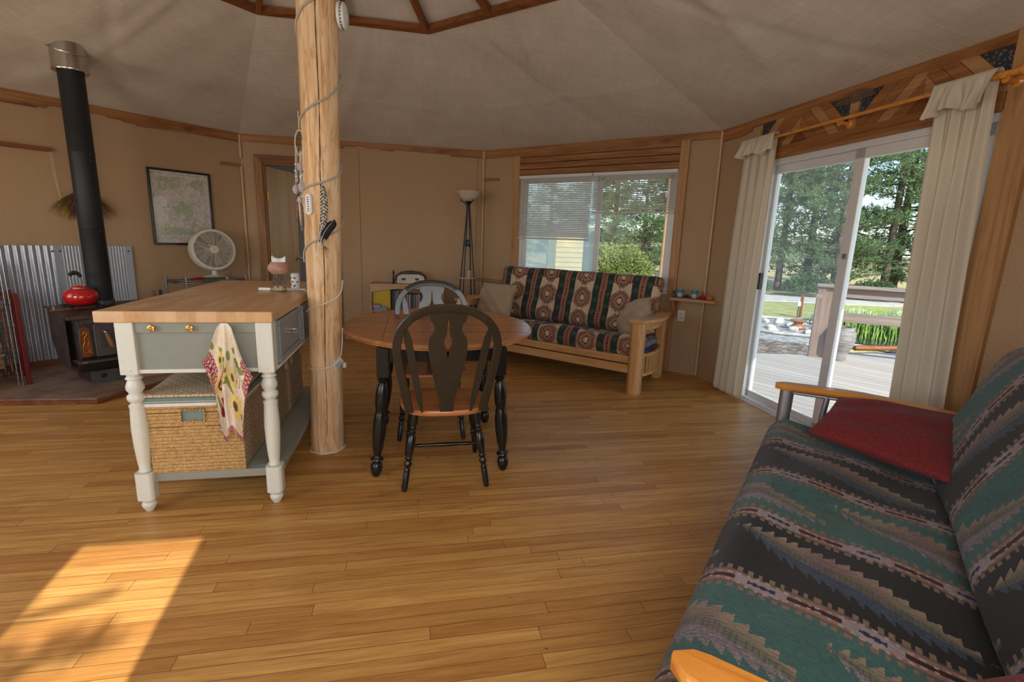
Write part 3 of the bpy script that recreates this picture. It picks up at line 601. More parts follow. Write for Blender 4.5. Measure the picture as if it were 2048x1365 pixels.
for (x0, x1) in ((.57, 1.47), (1.535, 2.425)):
    xc = (x0 + x1) / 2; z0, z1 = 2.165, 2.385; h = z1 - z0; bw = .098
    for sgn in (-1, 1):
        lo, hi = (x0, xc) if sgn < 0 else (xc, x1)
        for j in range(4):
            # parallelograms rising towards the panel centre
            c0 = xc + sgn * (.10 + j * bw) ; c1 = c0 + sgn * (bw - .004)
            q = [(c0, z0), (c1, z0), (c1 - sgn * h, z1), (c0 - sgn * h, z1)]
            if sgn > 0: pass
            q = clip(q, lo, hi, z0, z1)
            if len(q) >= 3:
                ar = sum(q[i][0] * q[(i + 1) % len(q)][1] - q[(i + 1) % len(q)][0] * q[i][1] for i in range(len(q)))
                if ar < 0: q = q[::-1]
                structure(board(3, 'trim_26', q, .004, .014 + .001 * (ci % 3), 'fir' if ci % 3 else 'fir_pale', .002)); ci += 1
    structure(board(3, 'trim_27', [(xc - .10, z0), (xc + .10, z0), (xc, z0 + .10)], .004, .010, 'fir_dark', .002))
# feather-like fan ornament tucked above the header is part of the fabric strip
b = MB()
for i in range(15):
    a = math.radians(-78 + i * 11.1); b.add([(1.50, -.024, 2.33), (1.50 + .16 * sin(a - .07), -.026, 2.335 + .075 * cos(a - .07)), (1.50 + .17 * sin(a), -.024, 2.335 + .08 * cos(a)), (1.50 + .16 * sin(a + .07), -.026, 2.335 + .075 * cos(a + .07))], [(0, 3, 2, 1)])
M['turkey'] = plain('brown_barred_feather', (0.16, 0.10, 0.065), 0.7, var=0.5, scale=160)
tag(b.build('feather_fan', M['turkey'], loc=W[3].o, rz=W[3].rz, solid=.0015), 'fan of barred feathers fixed above the middle of the sliding door', 'feather fan')
# hidden-side openings: frames and glass
for k, nm in ((5, 'window_2'), (6, 'window_3'), (7, 'window_5')):
    a0, a1, z0, z1 = OPEN[k]; b = MB(); f_ = .03
    b.b2(a0, a0 + f_, .03, .09, z0, z1); b.b2(a1 - f_, a1, .03, .09, z0, z1); b.b2(a0 + f_, a1 - f_, .03, .09, z0, z0 + f_); b.b2(a0 + f_, a1 - f_, .03, .09, z1 - f_, z1)
    structure(b.build(nm, M['vinyl'], loc=W[k].o, rz=W[k].rz), 'white framed window')
# ================================================================ LOG POST and things on it
def post_r(z): return .0925 + .0125 * min(1, z / 2.2) + .003 * sin(z * 5 + 1)
pl = thing('log_post', 'tall peeled pine log post standing in the middle of the room', 'post', (CX, CY, 0), 0)
b = MB(); rows = []; nz, na = 90, 48
def post_c(z): return Vector((.004 * sin(z * .9) + .019 * z, .0, 0))
for j in range(nz + 1):
    z = 3.45 * j / nz; row = []
    for i in range(na):
        a = 2 * PI * i / na; r = post_r(z) * (1 + .02 * sin(3 * a + z * 1.3) + .012 * sin(7 * a - z * 2.1) + .05 * math.exp(-((z - 1.98) / .05) ** 2 - ((((a + 2.2) % (2 * PI)) - PI) / .5) ** 2) + .03 * math.exp(-((z - .05) / .12) ** 2))
        c = post_c(z); row.append((c.x + r * cos(a), c.y + r * sin(a), z))
    rows.append(row)
b.strip(rows, closed_u=True); b.build('trunk', M['log'], pl, split=0)
b = MB(); lp = []
for j in range(70):
    z = .12 + 2.95 * j / 69; a = math.radians(-72 + 3 * sin(z * 2) + 2 * sin(z * 7)); r = post_r(z) * (1 + .02 * sin(3 * a + z * 1.3) + .012 * sin(7 * a - z * 2.1)) + .0006; c = post_c(z); lp.append((c.x + r * cos(a), c.y + r * sin(a), z))
b.tube(lp, [.0012 + .0018 * abs(sin(j * .9 + 1)) * (1 if .2 < j / 69 < .9 else .5) for j in range(70)], 5); b.build('drying_crack', M['crack_and_shade'], pl, split=0)
b = MB(); b.tube([(post_c(0).x + .103 * (1 + .05 * sin(5 * q)) * cos(q), .103 * (1 + .05 * sin(7 * q)) * sin(q), .003) for q in [2 * PI * i / 40 for i in range(40)]], .004, 6, closed=True); b.build('caulk_ring', M['liner_white'], pl)
# helix helper round the post. angle 0 deg faces the camera, + turns to the right
CAMAZ = math.atan2(-CY, -CX)
def onpost(z, deg, off=.004):
    a = CAMAZ + math.radians(deg); c = post_c(z); r = post_r(z) * 1.015 + off; return Vector((CX + c.x + r * cos(a), CY + c.y + r * sin(a), z))
def helix(keys, off, step=4):
    pts = []
    for (z0, d0), (z1, d1) in zip(keys[:-1], keys[1:]):
        n = max(2, int(abs(d1 - d0) / step))
        for i in range(n): f = i / n; pts.append(onpost(z0 + (z1 - z0) * f, d0 + (d1 - d0) * f, off))
    pts.append(onpost(keys[-1][0], keys[-1][1], off)); return pts
hk = [(2.62, 120), (2.585, 60), (2.57, 10), (2.52, -40), (2.42, -85), (2.30, -150), (2.22, -230), (2.19, -275), (2.11, -310), (2.0, -360), (1.95, -420), (1.90, -450), (1.78, -540), (1.72, -620), (1.685, -640), (1.62, -680), (1.575, -735), (1.56, -780), (1.53, -810), (1.46, -900), (1.40, -990), (1.37, -1010), (1.31, -1040), (1.265, -1075), (1.19, -1130), (1.12, -1170), (1.09, -1178)]
hk2 = [(2.63, 100), (2.60, 70), (2.575, 20), (2.54, -40), (2.45, -88), (2.33, -160), (2.26, -230), (2.20, -272), (2.12, -310), (2.03, -350), (1.96, -445), (1.86, -520), (1.76, -600), (1.70, -632), (1.655, -665), (1.60, -705), (1.56, -770), (1.54, -803), (1.49, -890), (1.44, -960), (1.41, -992), (1.36, -1020), (1.30, -1050), (1.25, -1080), (1.19, -1120), (1.11, -1165), (1.07, -1180)]
hk3 = [(2.575, 85), (2.57, 40), (2.55, 0), (2.50, -45), (2.42, -95), (2.36, -150), (2.27, -220), (2.195, -270), (2.13, -305), (2.06, -340), (2.00, -385), (1.93, -445), (1.84, -520), (1.74, -600), (1.69, -628)]
b = MB(); b.tube(helix([(2.60, 80), (2.575, 40), (2.545, 0), (2.50, -40), (2.41, -95), (2.33, -170), (2.25, -235), (2.195, -278), (2.13, -308), (2.07, -340), (2.02, -385), (1.97, -430), (1.87, -530), (1.74, -622), (1.70, -645), (1.66, -680), (1.63, -715), (1.605, -755), (1.58, -800)], .006), .0058, 8)
tag(b.build('rope_light', M['rope'], split=0), 'clear plastic rope light wound round the upper log post', 'rope light')
b = MB(); b.tube(helix([(1.57, -90), (1.54, -150), (1.48, -215), (1.43, -265), (1.40, -285), (1.36, -320), (1.325, -360), (1.30, -390), (1.28, -410), (1.24, -435), (1.18, -460)], .006), .0055, 8)
tag(b.build('rope_light', M['rope'], split=0), 'clear plastic rope light wound round the middle of the log post below the barred feather', 'rope light')
b = MB(); b.tube([W2 for W2 in helix([(1.075, 80), (1.02, 68), (.975, 40), (.945, 0), (.915, -45), (.885, -85)], .005)], .0042, 8)
tag(b.build('power_cord', M['cord'], split=0), 'white cord wrapping the log post at table height', 'cord')
b = MB(); b.tube(helix([(.78, 82), (.70, 78), (.62, 62), (.575, 40), (.555, 0), (.545, -40), (.545, -80)], .005), .004, 8)
o_ = tag(b.build('power_cord', M['cord'], split=0), 'white cord with a plug adapter wrapping the lower log post', 'cord')
p_ = onpost(.575, 38, .012); ad = thing('plug_adapter', 'white rectangular plug adapter with a printed label on the lower log post', 'adapter', p_, CAMAZ + math.radians(38 + 90))
b = MB(); b.box((0, 0, 0), (.074, .024, .036), ry=-.6); b.build('housing', M['white_plastic'], ad, bevel=.004)
b = MB(); b.box((0, -.0115, 0), (.056, .001, .026), ry=-.6); b.build('label_print', M['paper'], ad)
p2 = onpost(.545, 86, .016); b = MB(); b.box((0, 0, 0), (.02, .026, .034)); tag(b.build('plug', M['white_plastic'], loc=p2, bevel=.004), 'small white plug hanging at the right side of the log post', 'plug')
# smoke detector on the right side near the top
dc = onpost(2.505, 74, .0); dz = CAMAZ + math.radians(74); Mx = Matrix.Rotation(dz, 4, 'Z') @ Ry(PI / 2)
sd_ = thing('smoke_detector', 'round white smoke detector high on the log post', 'smoke detector', dc, 0)
b = MB(); b.lathe([(0, 0), (.066, 0), (.07, .006), (.07, .014), (.062, .018), (.062, .022), (.067, .026), (.064, .036), (.05, .044), (0, .046)], 40, Mx); b.build('housing', M['white_plastic'], sd_, split=40)
b = MB()
for i in range(24):
    a = 2 * PI * i / 24; b.box((.063 * cos(a), .063 * sin(a), .020), (.003, .008, .005), Mx, rz=a)
b.build('vent_slots', M['black_plastic'], sd_)
b = MB(); b.lathe([(0, .044), (.012, .046), (.012, .049), (0, .05)], 16, Mx); b.build('test_button', M['white_plastic'], sd_)
# thermometer-like oval plaque
p_ = onpost(1.505, -40, .004); a_ = CAMAZ + math.radians(-40) + PI / 2
pq = thing('oval_plaque', 'small white oval plaque with a column of dark lettering on the log post', 'plaque', p_, a_)
def oval(w, h, n=28): return [((w * cos(2 * PI * i / n) * (1 if abs(sin(2 * PI * i / n)) < .99 else 1)), (h - w) * (1 if sin(2 * PI * i / n) > 0 else -1) + w * sin(2 * PI * i / n)) for i in range(n)]
b = MB(); b.prism(oval(.021, .058), 0, .007, Rx(PI / 2)); b.build('plate', M['white_plastic'], pq, bevel=.001)
b = MB(); b.prism(oval(.017, .054), .007, .0078, Rx(PI / 2)); b.build('rim_line', M['grey_plastic'], pq)
b = MB(); b.prism(oval(.0155, .0525), .0078, .0084, Rx(PI / 2)); b.build('face', M['paper'], pq)
for i in range(7):
    b = MB(); b.box((-.004, -.0088, .036 - i * .012), (.006, .0006, .007)); b.box((.003, -.0088, .036 - i * .012), (.0035, .0006, .007)); b.build('lettering', M['black_plastic'], pq)
# feathers
def feather(name, label, z, deg, length, wmax, ang, colf, curve=.04, quill='white_plastic'):
    p = onpost(z, deg, .012); r = thing(name, label, 'feather', p, CAMAZ + math.radians(deg) + PI / 2); r.rotation_euler = (0, 0, CAMAZ + math.radians(deg) + PI / 2)
    n, m = 60, 17; P = np.zeros((n, m, 3)); Cc = np.zeros((n, m, 3))
    for i in range(n):
        f = i / (n - 1); L = f * length; w = wmax * min(1, .28 + f * 1.9) * (math.sqrt(max(.02, 1 - ((f - .78) / .222) ** 2)) if f > .78 else 1); cx = L * sin(ang) + curve * sin(PI * f) * cos(ang); cz = L * cos(ang)
        for j in range(m):
            t_ = (j / (m - 1) * 2 - 1); wob = 1 + .07 * sin(i * 2.3 + j) * abs(t_)
            P[i, j] = (cx + t_ * w * wob * cos(ang), -.006 * (1 - t_ * t_) - .008 * sin(PI * f), cz - t_ * w * wob * sin(ang) + abs(t_) * -.012); Cc[i, j] = colf(f, t_)
    cloth('vane', P, Cc, M['print'], r).modifiers.new('s', 'SOLIDIFY').thickness = .0008
    b = MB(); pts = []
    for i in range(20):
        f = -.28 + 1.25 * i / 19; L = f * length; pts.append((L * sin(ang) + curve * sin(PI * max(0, f)) * cos(ang), -.009 - .008 * sin(PI * max(0, f)), L * cos(ang)))
    b.tube(pts, [.0019 * (1.15 - i / 19) for i in range(20)], 6); b.build('quill', M[quill], r, split=0); return r
feather('barred_feather', 'brown and white barred feather tucked under the rope light', 1.31, -12, .315, .019, .10, lambda f, t_: (.055, .04, .035) if sin(f * 110 + abs(t_) * 2.0) > -.1 else (.52, .45, .37), .02)
feather('black_feather', 'short broad black feather in front of the barred feather', 1.30, -6, .150, .024, .55, lambda f, t_: (.012, .01, .012) if (f > .25 or abs(t_) < .5) else (.3, .29, .28), -.015)
b = MB()
for i in range(9): a = -.9 + i * .2; p = Vector((.0, -.012, 0)); b.tube([p, p + Vector((.012 * sin(a * 2) + .01, -.004, -.02 * cos(a))), p + Vector((.03 * sin(a) + .016, -.006, -.035 * cos(a) + .01 * sin(i * 3)))], [.0014, .0011, .0004], 4)
tag(b.build('downy_barbs', M['turkey'], loc=onpost(1.28, -2, .004), rz=CAMAZ + math.radians(100), split=0), 'loose dark down at the base of the two feathers', 'feather')
# dream catcher hanging at the left side
p_ = onpost(1.93, -88, .012); dcat = thing('dream_catcher', 'small hoop dream catcher with beads and feathers at the left of the log post', 'dream catcher', p_, CAMAZ + PI / 2 + math.radians(-58))
M['hide'] = plain('pale_hide_cord', (0.55, 0.48, 0.36), .7); M['bead'] = plain('blue_bead', (.03, .03, .22), .2); M['fluff'] = mk_text('grey_fluff', (0.42, 0.38, 0.36), 300, .8, .6)
M['rustf'] = plain('rust_feather', (.20, .085, .04), .7, var=.4, scale=60); M['palef'] = plain('pale_feather', (.55, .48, .40), .7, var=.15, scale=60)
b = MB(); b.tube([(.045 * cos(a), 0, -.09 + .065 * sin(a)) for a in [2 * PI * i / 32 for i in range(32)]], .0045, 6, closed=True); b.build('hoop', M['hide'], dcat, split=0)
b = MB()
for i in range(10):
    a, c = 2 * PI * i / 10, 2 * PI * (i + 3) / 10; b.tube([(.044 * cos(a), 0, -.09 + .064 * sin(a)), (.044 * cos(c), 0, -.09 + .064 * sin(c))], .0012, 4)
b.build('web', M['black_plastic'], dcat, split=0)
b = MB(); b.tube([(0, 0, .075), (.002, 0, .03), (0, 0, -.026)], .003, 6); b.build('hanging_loop', M['hide'], dcat, split=0)
for i, (x, l) in enumerate(((-.048, .34), (-.03, .30), (-.042, .24), (-.005, .38), (.012, .42), (.028, .36), (.004, .25))):
    b = MB(); b.tube([(x * .9, 0, -.09 - .05 * (1 - abs(x) / .05)), (x, -.006, -.12 - l * .4), (x - .004, -.003, -.12 - l * .75)], .0022, 6); st = b.build('strand', M['hide'], dcat, split=0)
    for q in (.35, .62):
        b = MB(); b.lathe([(0, -.006), (.006, -.003), (.006, .003), (0, .006)], 10, T(x, -.006, -.12 - l * q)); b.build('bead', M['bead' if i % 2 else 'white_plastic'], st)
for i, (x, z, l, mt) in enumerate(((-.05, -.37, .15, 'rustf'), (-.03, -.40, .17, 'palef'), (-.004, -.42, .15, 'rustf'), (.016, -.47, .19, 'rustf'), (.03, -.45, .17, 'palef'))):
    b = MB(); rows = []
    for k_ in range(9):
        f = k_ / 8; w = .013 * sin(PI * (f * .9 + .08)) ; rows.append([(x - w + .02 * f * (1 if i % 2 else -.4), -.004, z - l * f), (x + .02 * f * (1 if i % 2 else -.4), -.008, z - l * f), (x + w + .02 * f * (1 if i % 2 else -.4), -.004, z - l * f)])
    b.strip(rows); b.build('feather', M[mt], dcat, solid=.001, split=0)
for (x, z, s_) in ((-.046, -.34, .020), (.006, -.22, .018), (.022, -.33, .024), (-.012, -.40, .016)):
    b = MB(); b.lathe([(0, -s_ * 1.4), (s_ * .7, -s_), (s_, -.2 * s_), (s_ * .8, s_ * .7), (s_ * .3, s_ * 1.3), (0, s_ * 1.4)], 14, T(x, -.008, z)); b.build('down_puff', M['fluff'], dcat, split=0)

# ================================================================ KITCHEN ISLAND
ISA = math.radians(11.9); ISO = Vector((-1.72, 2.18, 0))
isl = thing('kitchen_island', 'kitchen island with butcher block top, sage panels and turned cream legs', 'kitchen island', ISO, ISA)
b = MB(); b.b2(-.12, .606, -.055, 1.50, .932, .984); b.build('worktop', M['block'], isl, bevel=.006)
def island_leg(x, y, fl=False):
    w = .0365; b = MB(); b.b2(x - w, x + w, y - w, y + w, .69, .932)
    lg = b.build('leg', M['cream_paint'], isl, bevel=.004)
    pr = [(.0, .692), (.030, .692), (.030, .684), (.024, .680), (.033, .672), (.034, .666), (.026, .660), (.030, .650), (.0365, .632), (.036, .615), (.027, .600), (.026, .594), (.036, .586), (.0375, .572), (.033, .560), (.025, .553), (.024, .546), (.033, .541), (.034, .534), (.0325, .530), (.0315, .522), (.0335, .48), (.036, .42), (.0335, .34), (.028, .26), (.0235, .222), (.027, .216), (.027, .208), (.022, .204), (0, .204)]
    b = MB(); b.lathe(pr[::-1], 28, T(x, y, 0)); b.build('turned_shaft', M['cream_paint'], lg, split=50)
    b = MB(); w = .038; c = .012; b.prism([(-w + c, -w), (w - c, -w), (w, -w + c), (w, w - c), (w - c, w), (-w + c, w), (-w, w - c), (-w, -w + c)], .068, .204, T(x, y, 0)); b.build('lower_block', M['cream_paint'], lg, bevel=.006)
    b = MB(); b.lathe([(0, .001), (.017, .001), (.020, .008), (.030, .026), (.0325, .038), (.028, .046), (.024, .049), (.030, .054), (.031, .060), (.024, .066), (.024, .070), (0, .07)], 28, T(x, y, 0)); b.build('foot', M['cream_paint'], lg, split=50)
    if fl: b = MB(); b.lathe([(0, 0), (.006, 0), (.006, .003), (0, .004)], 12, T(x + .004, y - .0365, .712) @ Rx(PI / 2)); b.build('screw_cap', M['cream_paint'], lg)
for x, y in ((-.012, -.008), (.562, -.008), (-.012, 1.43), (.562, 1.43)): island_leg(x, y, y < 0)
b = MB(); b.b2(.0, .55, -.022, .0, .712, .883); b.b2(.0, .55, 1.42, 1.44, .70, .932); b.b2(-.035, -.02, .0, 1.42, .70, .932); b.build('side_panel', M['sage'], isl)
b = MB(); b.b2(.02, .53, -.034, -.004, .883, .932); b.build('knob_rail', M['sage'], isl, bevel=.002)
b = MB(); b.b2(.02, .53, -.034, .0, .694, .712); b.build('bottom_rail', M['cream_paint'], isl, bevel=.003)
for x in (.10, .255, .41):
    b = MB(); Q = T(x, -.034, .907) @ Rx(PI / 2); b.lathe([(0, 0), (.007, 0), (.006, .008), (.013, .011), (.0155, .016), (.014, .020), (.009, .0215), (.0085, .0185), (.005, .0185), (.004, .021), (0, .022)], 22, Q)
    for i in range(6):
        a = 2 * PI * i / 6; b.lathe([(0, .018), (.0028, .019), (.0022, .0225), (0, .0232)], 8, Q @ T(.0095 * cos(a), .0095 * sin(a), 0))
    b.build('brass_knob', M['brass'], isl, split=50)
# drawers on the right side
b = MB(); b.b2(.565, .590, .03, .055, .70, .932); b.b2(.565, .595, .535, .60, .70, .932); b.b2(.565, .595, 1.08, 1.145, .70, .932); b.build('side_stile', M['cream_paint'], isl, bevel=.002)
b = MB(); b.b2(.56, .60, .03, 1.42, .690, .706); b.build('side_rail', M['cream_paint'], isl, bevel=.002)
b = MB(); b.b2(.545, .56, .03, 1.40, .70, .932); b.build('side_panel', M['sage'], isl)
for (y0, y1) in ((.06, .53), (.605, 1.075)):
    b = MB(); b.b2(.57, .60, y0, y1, .712, .925); fr_ = .028; dr = b.build('drawer', M['sage_blue'], isl, bevel=.002)
    b = MB(); b.b2(.60, .608, y0, y1, .712, .712 + fr_); b.b2(.60, .608, y0, y1, .925 - fr_, .925); b.b2(.60, .608, y0, y0 + fr_, .712 + fr_, .925 - fr_); b.b2(.60, .608, y1 - fr_, y1, .712 + fr_, .925 - fr_); b.build('frame_moulding', M['sage_blue'], dr, bevel=.004)
    ym = (y0 + y1) / 2; b = MB(); b.tube([(.600, ym - .045, .83), (.626, ym - .045, .83), (.634, ym, .822), (.626, ym + .045, .83), (.600, ym + .045, .83)], .0045, 8); b.tube([(.602, ym - .045, .83), (.608, ym - .045, .83)], .009, 10); b.tube([(.602, ym + .045, .83), (.608, ym + .045, .83)], .009, 10); b.build('pull_handle', M['chrome'], dr)
b = MB(); b.b2(.0, .60, .03, 1.40, .160, .188); b.b2(.012, .55, -.012, .03, .148, .188); b.build('lower_shelf', M['sage'], isl, bevel=.003)
# baskets on the lower shelf
def ibox(x0, x1, y0, y1, z0, z1, t=.012, open_front=None):
    b = MB(); b.b2(x0, x1, y0, y0 + t, z0, z1); b.b2(x0, x1, y1 - t, y1, z0, z1); b.b2(x0, x0 + t, y0 + t, y1 - t, z0, z1); b.b2(x1 - t, x1, y0 + t, y1 - t, z0, z1); b.b2(x0, x1, y0, y1, z0, z0 + t); return b
def isl_thing(name, label, cat, x, y, z, group=None): 
    return thing(name, label, cat, ISO + Rz(ISA) @ Vector((x, y, z)), ISA, group)
bk = isl_thing('wicker_basket', 'square lidded wicker basket with sage lining at the front of the island shelf', 'basket', .02, -.008, .19, 'storage baskets on the island shelf')
# woven front built as a relief of wrapped canes
def weave_panel(w, h, hole=None, n=46, m=30, amp=.0055, r0=0):
    rows = []; vv = np.linspace(0, 1, m * 6 + 1); uu = np.linspace(0, 1, n * 4 + 1); P = np.zeros((len(vv), len(uu), 3)); Cc = np.zeros((len(vv), len(uu), 3))
    for i, v in enumerate(vv):
        r_ = v * m; ri = int(r_); fr_ = r_ - ri
        for j, u in enumerate(uu):
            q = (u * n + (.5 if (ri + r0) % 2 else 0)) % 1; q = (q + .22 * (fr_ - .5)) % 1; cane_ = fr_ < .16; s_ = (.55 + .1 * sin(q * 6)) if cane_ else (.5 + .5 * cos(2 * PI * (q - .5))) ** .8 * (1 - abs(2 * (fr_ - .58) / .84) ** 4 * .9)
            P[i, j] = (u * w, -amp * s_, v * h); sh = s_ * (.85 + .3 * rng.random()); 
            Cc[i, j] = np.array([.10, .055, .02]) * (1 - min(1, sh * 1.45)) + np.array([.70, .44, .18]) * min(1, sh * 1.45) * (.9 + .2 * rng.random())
    if hole:
        pass
    return P, Cc
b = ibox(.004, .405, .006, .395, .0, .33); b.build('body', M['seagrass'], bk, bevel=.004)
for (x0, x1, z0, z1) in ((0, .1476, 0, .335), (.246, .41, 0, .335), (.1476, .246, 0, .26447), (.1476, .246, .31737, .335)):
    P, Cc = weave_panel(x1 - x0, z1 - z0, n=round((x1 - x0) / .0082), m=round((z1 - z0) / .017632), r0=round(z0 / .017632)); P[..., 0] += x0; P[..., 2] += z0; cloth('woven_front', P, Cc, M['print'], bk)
for (x0, x1, z0, z1) in ((.142, .251, .255, .262), (.142, .251, .314, .322), (.142, .149, .262, .314), (.244, .251, .262, .314)):
    b = MB(); b.b2(x0, x1, -.012, 0, z0, z1); b.build('handle_rim', M['wicker'], bk, bevel=.003)
b = MB(); b.b2(.15, .243, .0, .006, .262, .314); b.build('liner', M['liner'], bk)
b = MB(); b.b2(-.004, .410, -.010, .40, .335, .352); b.build('liner_hem', M['liner_white'], bk, bevel=.004)
b = MB(); b.tube([(-.004 + .0085 * i, -.012 + .002 * (i % 2), .360 + .002 * (i % 2)) for i in range(49)], .0018, 5); b.build('liner_trim', M['liner_white'], bk)
b = MB(); b.b2(-.002, .408, -.006, .396, .352, .378); b.build('liner', M['liner'], bk, bevel=.004)
lid = MB(); lid.box((.203, .20, .398), (.42, .42, .014), rx=.05); lid.build('lid', M['lid_weave'], bk, bevel=.005)
def bow(parent, x, y, z, n='ribbon_bow', s=1.0):
    b = MB()
    for (a, l) in ((-.5, .05), (.3, .055), (-1.2, .035), (1.0, .035)):
        b.tube([(x, y, z), (x + .012 * s, y + l * .5 * sin(a) * s, z - .2 * l), (x + .014 * s, y + l * sin(a) * s, z - l * cos(a) * s)], .005 * s, 6, flat=.3)
    b.tube([(x, y - .008, z), (x + .012, y - .02, z + .008), (x + .012, y - .004, z)], .004, 6, flat=.4); b.tube([(x, y + .008, z), (x + .012, y + .024, z + .01), (x + .012, y + .004, z)], .004, 6, flat=.4)
    return b.build(n, M['ribbon'], parent, split=0)
bow(bk, .412, .33, .36)
for i, (y, lb) in enumerate(((.42, 'seagrass basket with ribbon ties, middle of the island shelf'), (.845, 'seagrass basket with ribbon ties at the far end of the island shelf'))):
    r = isl_thing('seagrass_basket', lb, 'basket', .02, y, .19, 'storage baskets on the island shelf')
    b = ibox(.0, .43, .0, .41, .0, .35); b.build('body', M['seagrass'], r, bevel=.006)
    b = MB(); b.b2(-.004, .434, -.004, .414, .35, .385); b.build('liner', M['liner_blue'], r, bevel=.006)
    b = MB(); b.box((.213, .205, .40), (.44, .42, .014)); b.build('lid', M['lid_weave'], r, bevel=.005)
    bow(r, .436, .03, .365); bow(r, .436, .30, .375, s=1.2)
    b = MB(); b.tube([(.436, .02, .37), (.438, .15, .378), (.436, .40, .372)], .003, 6); b.build('drawstring', M['ribbon'], r, split=0)
# kitchen towel hanging from the third knob
def towel():
    nu, nv = 150, 230; P = np.zeros((nv, nu, 3)); Cc = np.zeros((nv, nu, 3))
    cream = np.array([.84, .74, .59]); plaid = np.array([.36, .03, .07]); yel = np.array([.80, .62, .20]); dark = np.array([.10, .07, .07]); gr = np.array([.28, .32, .08]); red = np.array([.34, .02, .05])
    flowers = [(-.62, .30, .10), (-.50, .50, .12), (.25, .47, .13), (.28, .72, .15), (-.1, .42, .09), (.62, .86, .09)]
    for i in range(nv):
        v = i / (nv - 1); wl = np.interp(v, [0, .05, .25, .45, .55, .62, .8, 1.0], [.010, .022, .050, .078, .105, .075, .060, .052]); wr = np.interp(v, [0, .05, .25, .45, .65, .72, .85, 1.0], [.008, .026, .055, .078, .108, .085, .070, .060])
        for j in range(nu):
            u = j / (nu - 1) * 2 - 1; x = (wl if u < 0 else wr) * u
            low = .56 + .03 * cos(u * 2)                       # hem makes two hanging tips
            tip = .50 + .08 * math.exp(-((u + .55) / .30) ** 2) + .085 * math.exp(-((u - .50) / .28) ** 2) - .11 * math.exp(-((abs(u) - 1) / .22) ** 2) * (1.6 if u < 0 else 1.0)
            z = -v * tip; fold = .016 * (1 - math.exp(-v * 5)); y = -fold * (cos(u * 6.5 + .3) + .5 * cos(u * 13 + 1 + v * 2)) - .012 - .012 * v
            P[i, j] = (x + .006 * sin(v * 7 + u * 2), y, z)
            c = cream * (1 - .10 * v); X, Y = u, v
            edge = (v > .955) or (abs(u) > .86 and v > .42) or (u > .6 and .55 < v < .72) or (u < -.66 and .38 < v < .56)
            if edge: c = plaid if (int(u * 34) % 2 == 0) ^ (int(v * 60) % 3 == 0) else (np.array([.66, .52, .42]) if int(v * 60) % 3 else np.array([.55, .25, .2]))
            else:
                if .20 < v < .55 and sin(u * 9 + v * 4) * cos(v * 22 - u * 3) > .55: c = gr * 1.0
                if .28 < v < .82 and sin(u * 7 - v * 13 + 2) > .86: c = gr * .9
                for (fx, fy, fr_) in flowers:
                    d = math.hypot((X - fx) * .50, (Y - fy)); a = math.atan2(Y - fy, (X - fx) * .5)
                    if d < fr_ * .72 * (.78 + .30 * abs(sin(a * 6.5))): c = yel * (1.0 if d > fr_ * .3 else .85)
                    if d < fr_ * .28: c = np.array([.16, .12, .11])
                    if d < fr_ * .14: c = dark
                if math.hypot((X + .52) * .5, Y - .74) < .045 or (abs((X + .45) * .8 - (Y - .66)) < .035 and .62 < Y < .72): c = red
                if abs(math.hypot((X + .35) * .5, (Y - .48)) - .085) < .010 and Y < .60: c = red
                if (X > .2 and .34 < Y < .54 and X < .75 and (int(u * 40) + int(v * 60)) % 5 == 0 and X > .42): c = dark
            Cc[i, j] = c
    return P, Cc
P, Cc = towel(); tw = cloth('kitchen_towel', P, Cc, M['towel']); tw.location = ISO + Rz(ISA) @ Vector((.405, -.058, .934)); tw.rotation_euler = (0, 0, ISA); tw.modifiers.new('s', 'SOLIDIFY').thickness = .0018
tag(tw, 'sunflower print kitchen towel with plaid edges hanging from the island knob', 'towel')
# things on the worktop
jr = isl_thing('candle_warmer', 'clear glass candle jar under a terracotta bowl on the island', 'candle jar', .445, .79, .984); jr.scale = (1.12, 1.12, 1.0)
b = MB(); b.lathe([(0, .001), (.033, .001), (.034, .004), (.034, .112), (.031, .112), (.031, .008), (0, .008)], 32); b.build('glass_jar', M['jar_glass'], jr)
b = MB(); b.lathe([(0, .010), (.0305, .010), (.0305, .036), (.02, .034), (0, .035)], 28); b.build('candle_wax', M['wax'], jr)
for i in range(7): 
    a = -2.4 + i * .35; b = MB(); b.lathe([(0, -.008), (.004, 0), (0, .008)], 8, T(.0345 * cos(a), .0345 * sin(a), .055 + .028 * sin(i * 2.1))); b.build('painted_mark', M['plum'], jr)
cu = isl_thing('terracotta_bowl', 'squat terracotta bowl holding a folded white napkin on top of the glass jar', 'bowl', .445, .79, 1.097); cu.scale = (1.14, 1.14, 1.0)
b = MB(); b.lathe([(0, .0), (.040, .0), (.042, .006), (.054, .016), (.0575, .034), (.052, .052), (.043, .060), (.041, .070), (.036, .070), (.036, .062), (.046, .050), (.05, .034), (.04, .012), (0, .010)], 36); b.build('bowl_body', M['terra'], cu, split=60)
np_ = isl_thing('paper_napkin', 'folded white paper napkin standing in the terracotta bowl', 'napkin', .445, .79, 1.162)
b = MB(); rows = [[(-.036 + .072 * i / 12 + (.006 * (i / 6 - 1)) * k_ / 4, y_ + .004 * sin(i), -.05 + (.072 + .016 * (i / 6 - 1) ** 2 * 1.0) * k_ / 4) for i in range(13)] for k_ in range(5) for y_ in (.0,)]
b.strip(rows); b.build('sheet', M['paper'], np_, solid=.0012, split=0)
b = MB(); b.strip([[(p[0] * .9, p[1] + .010, p[2] * 1.0 + .003) for p in r_] for r_ in rows]); b.build('sheet', M['paper'], np_, solid=.0012, split=0)
lt = isl_thing('lantern_cup', 'white cylindrical lantern with dark fruit-shaped cutouts on the island', 'lantern', .505, .93, .984)
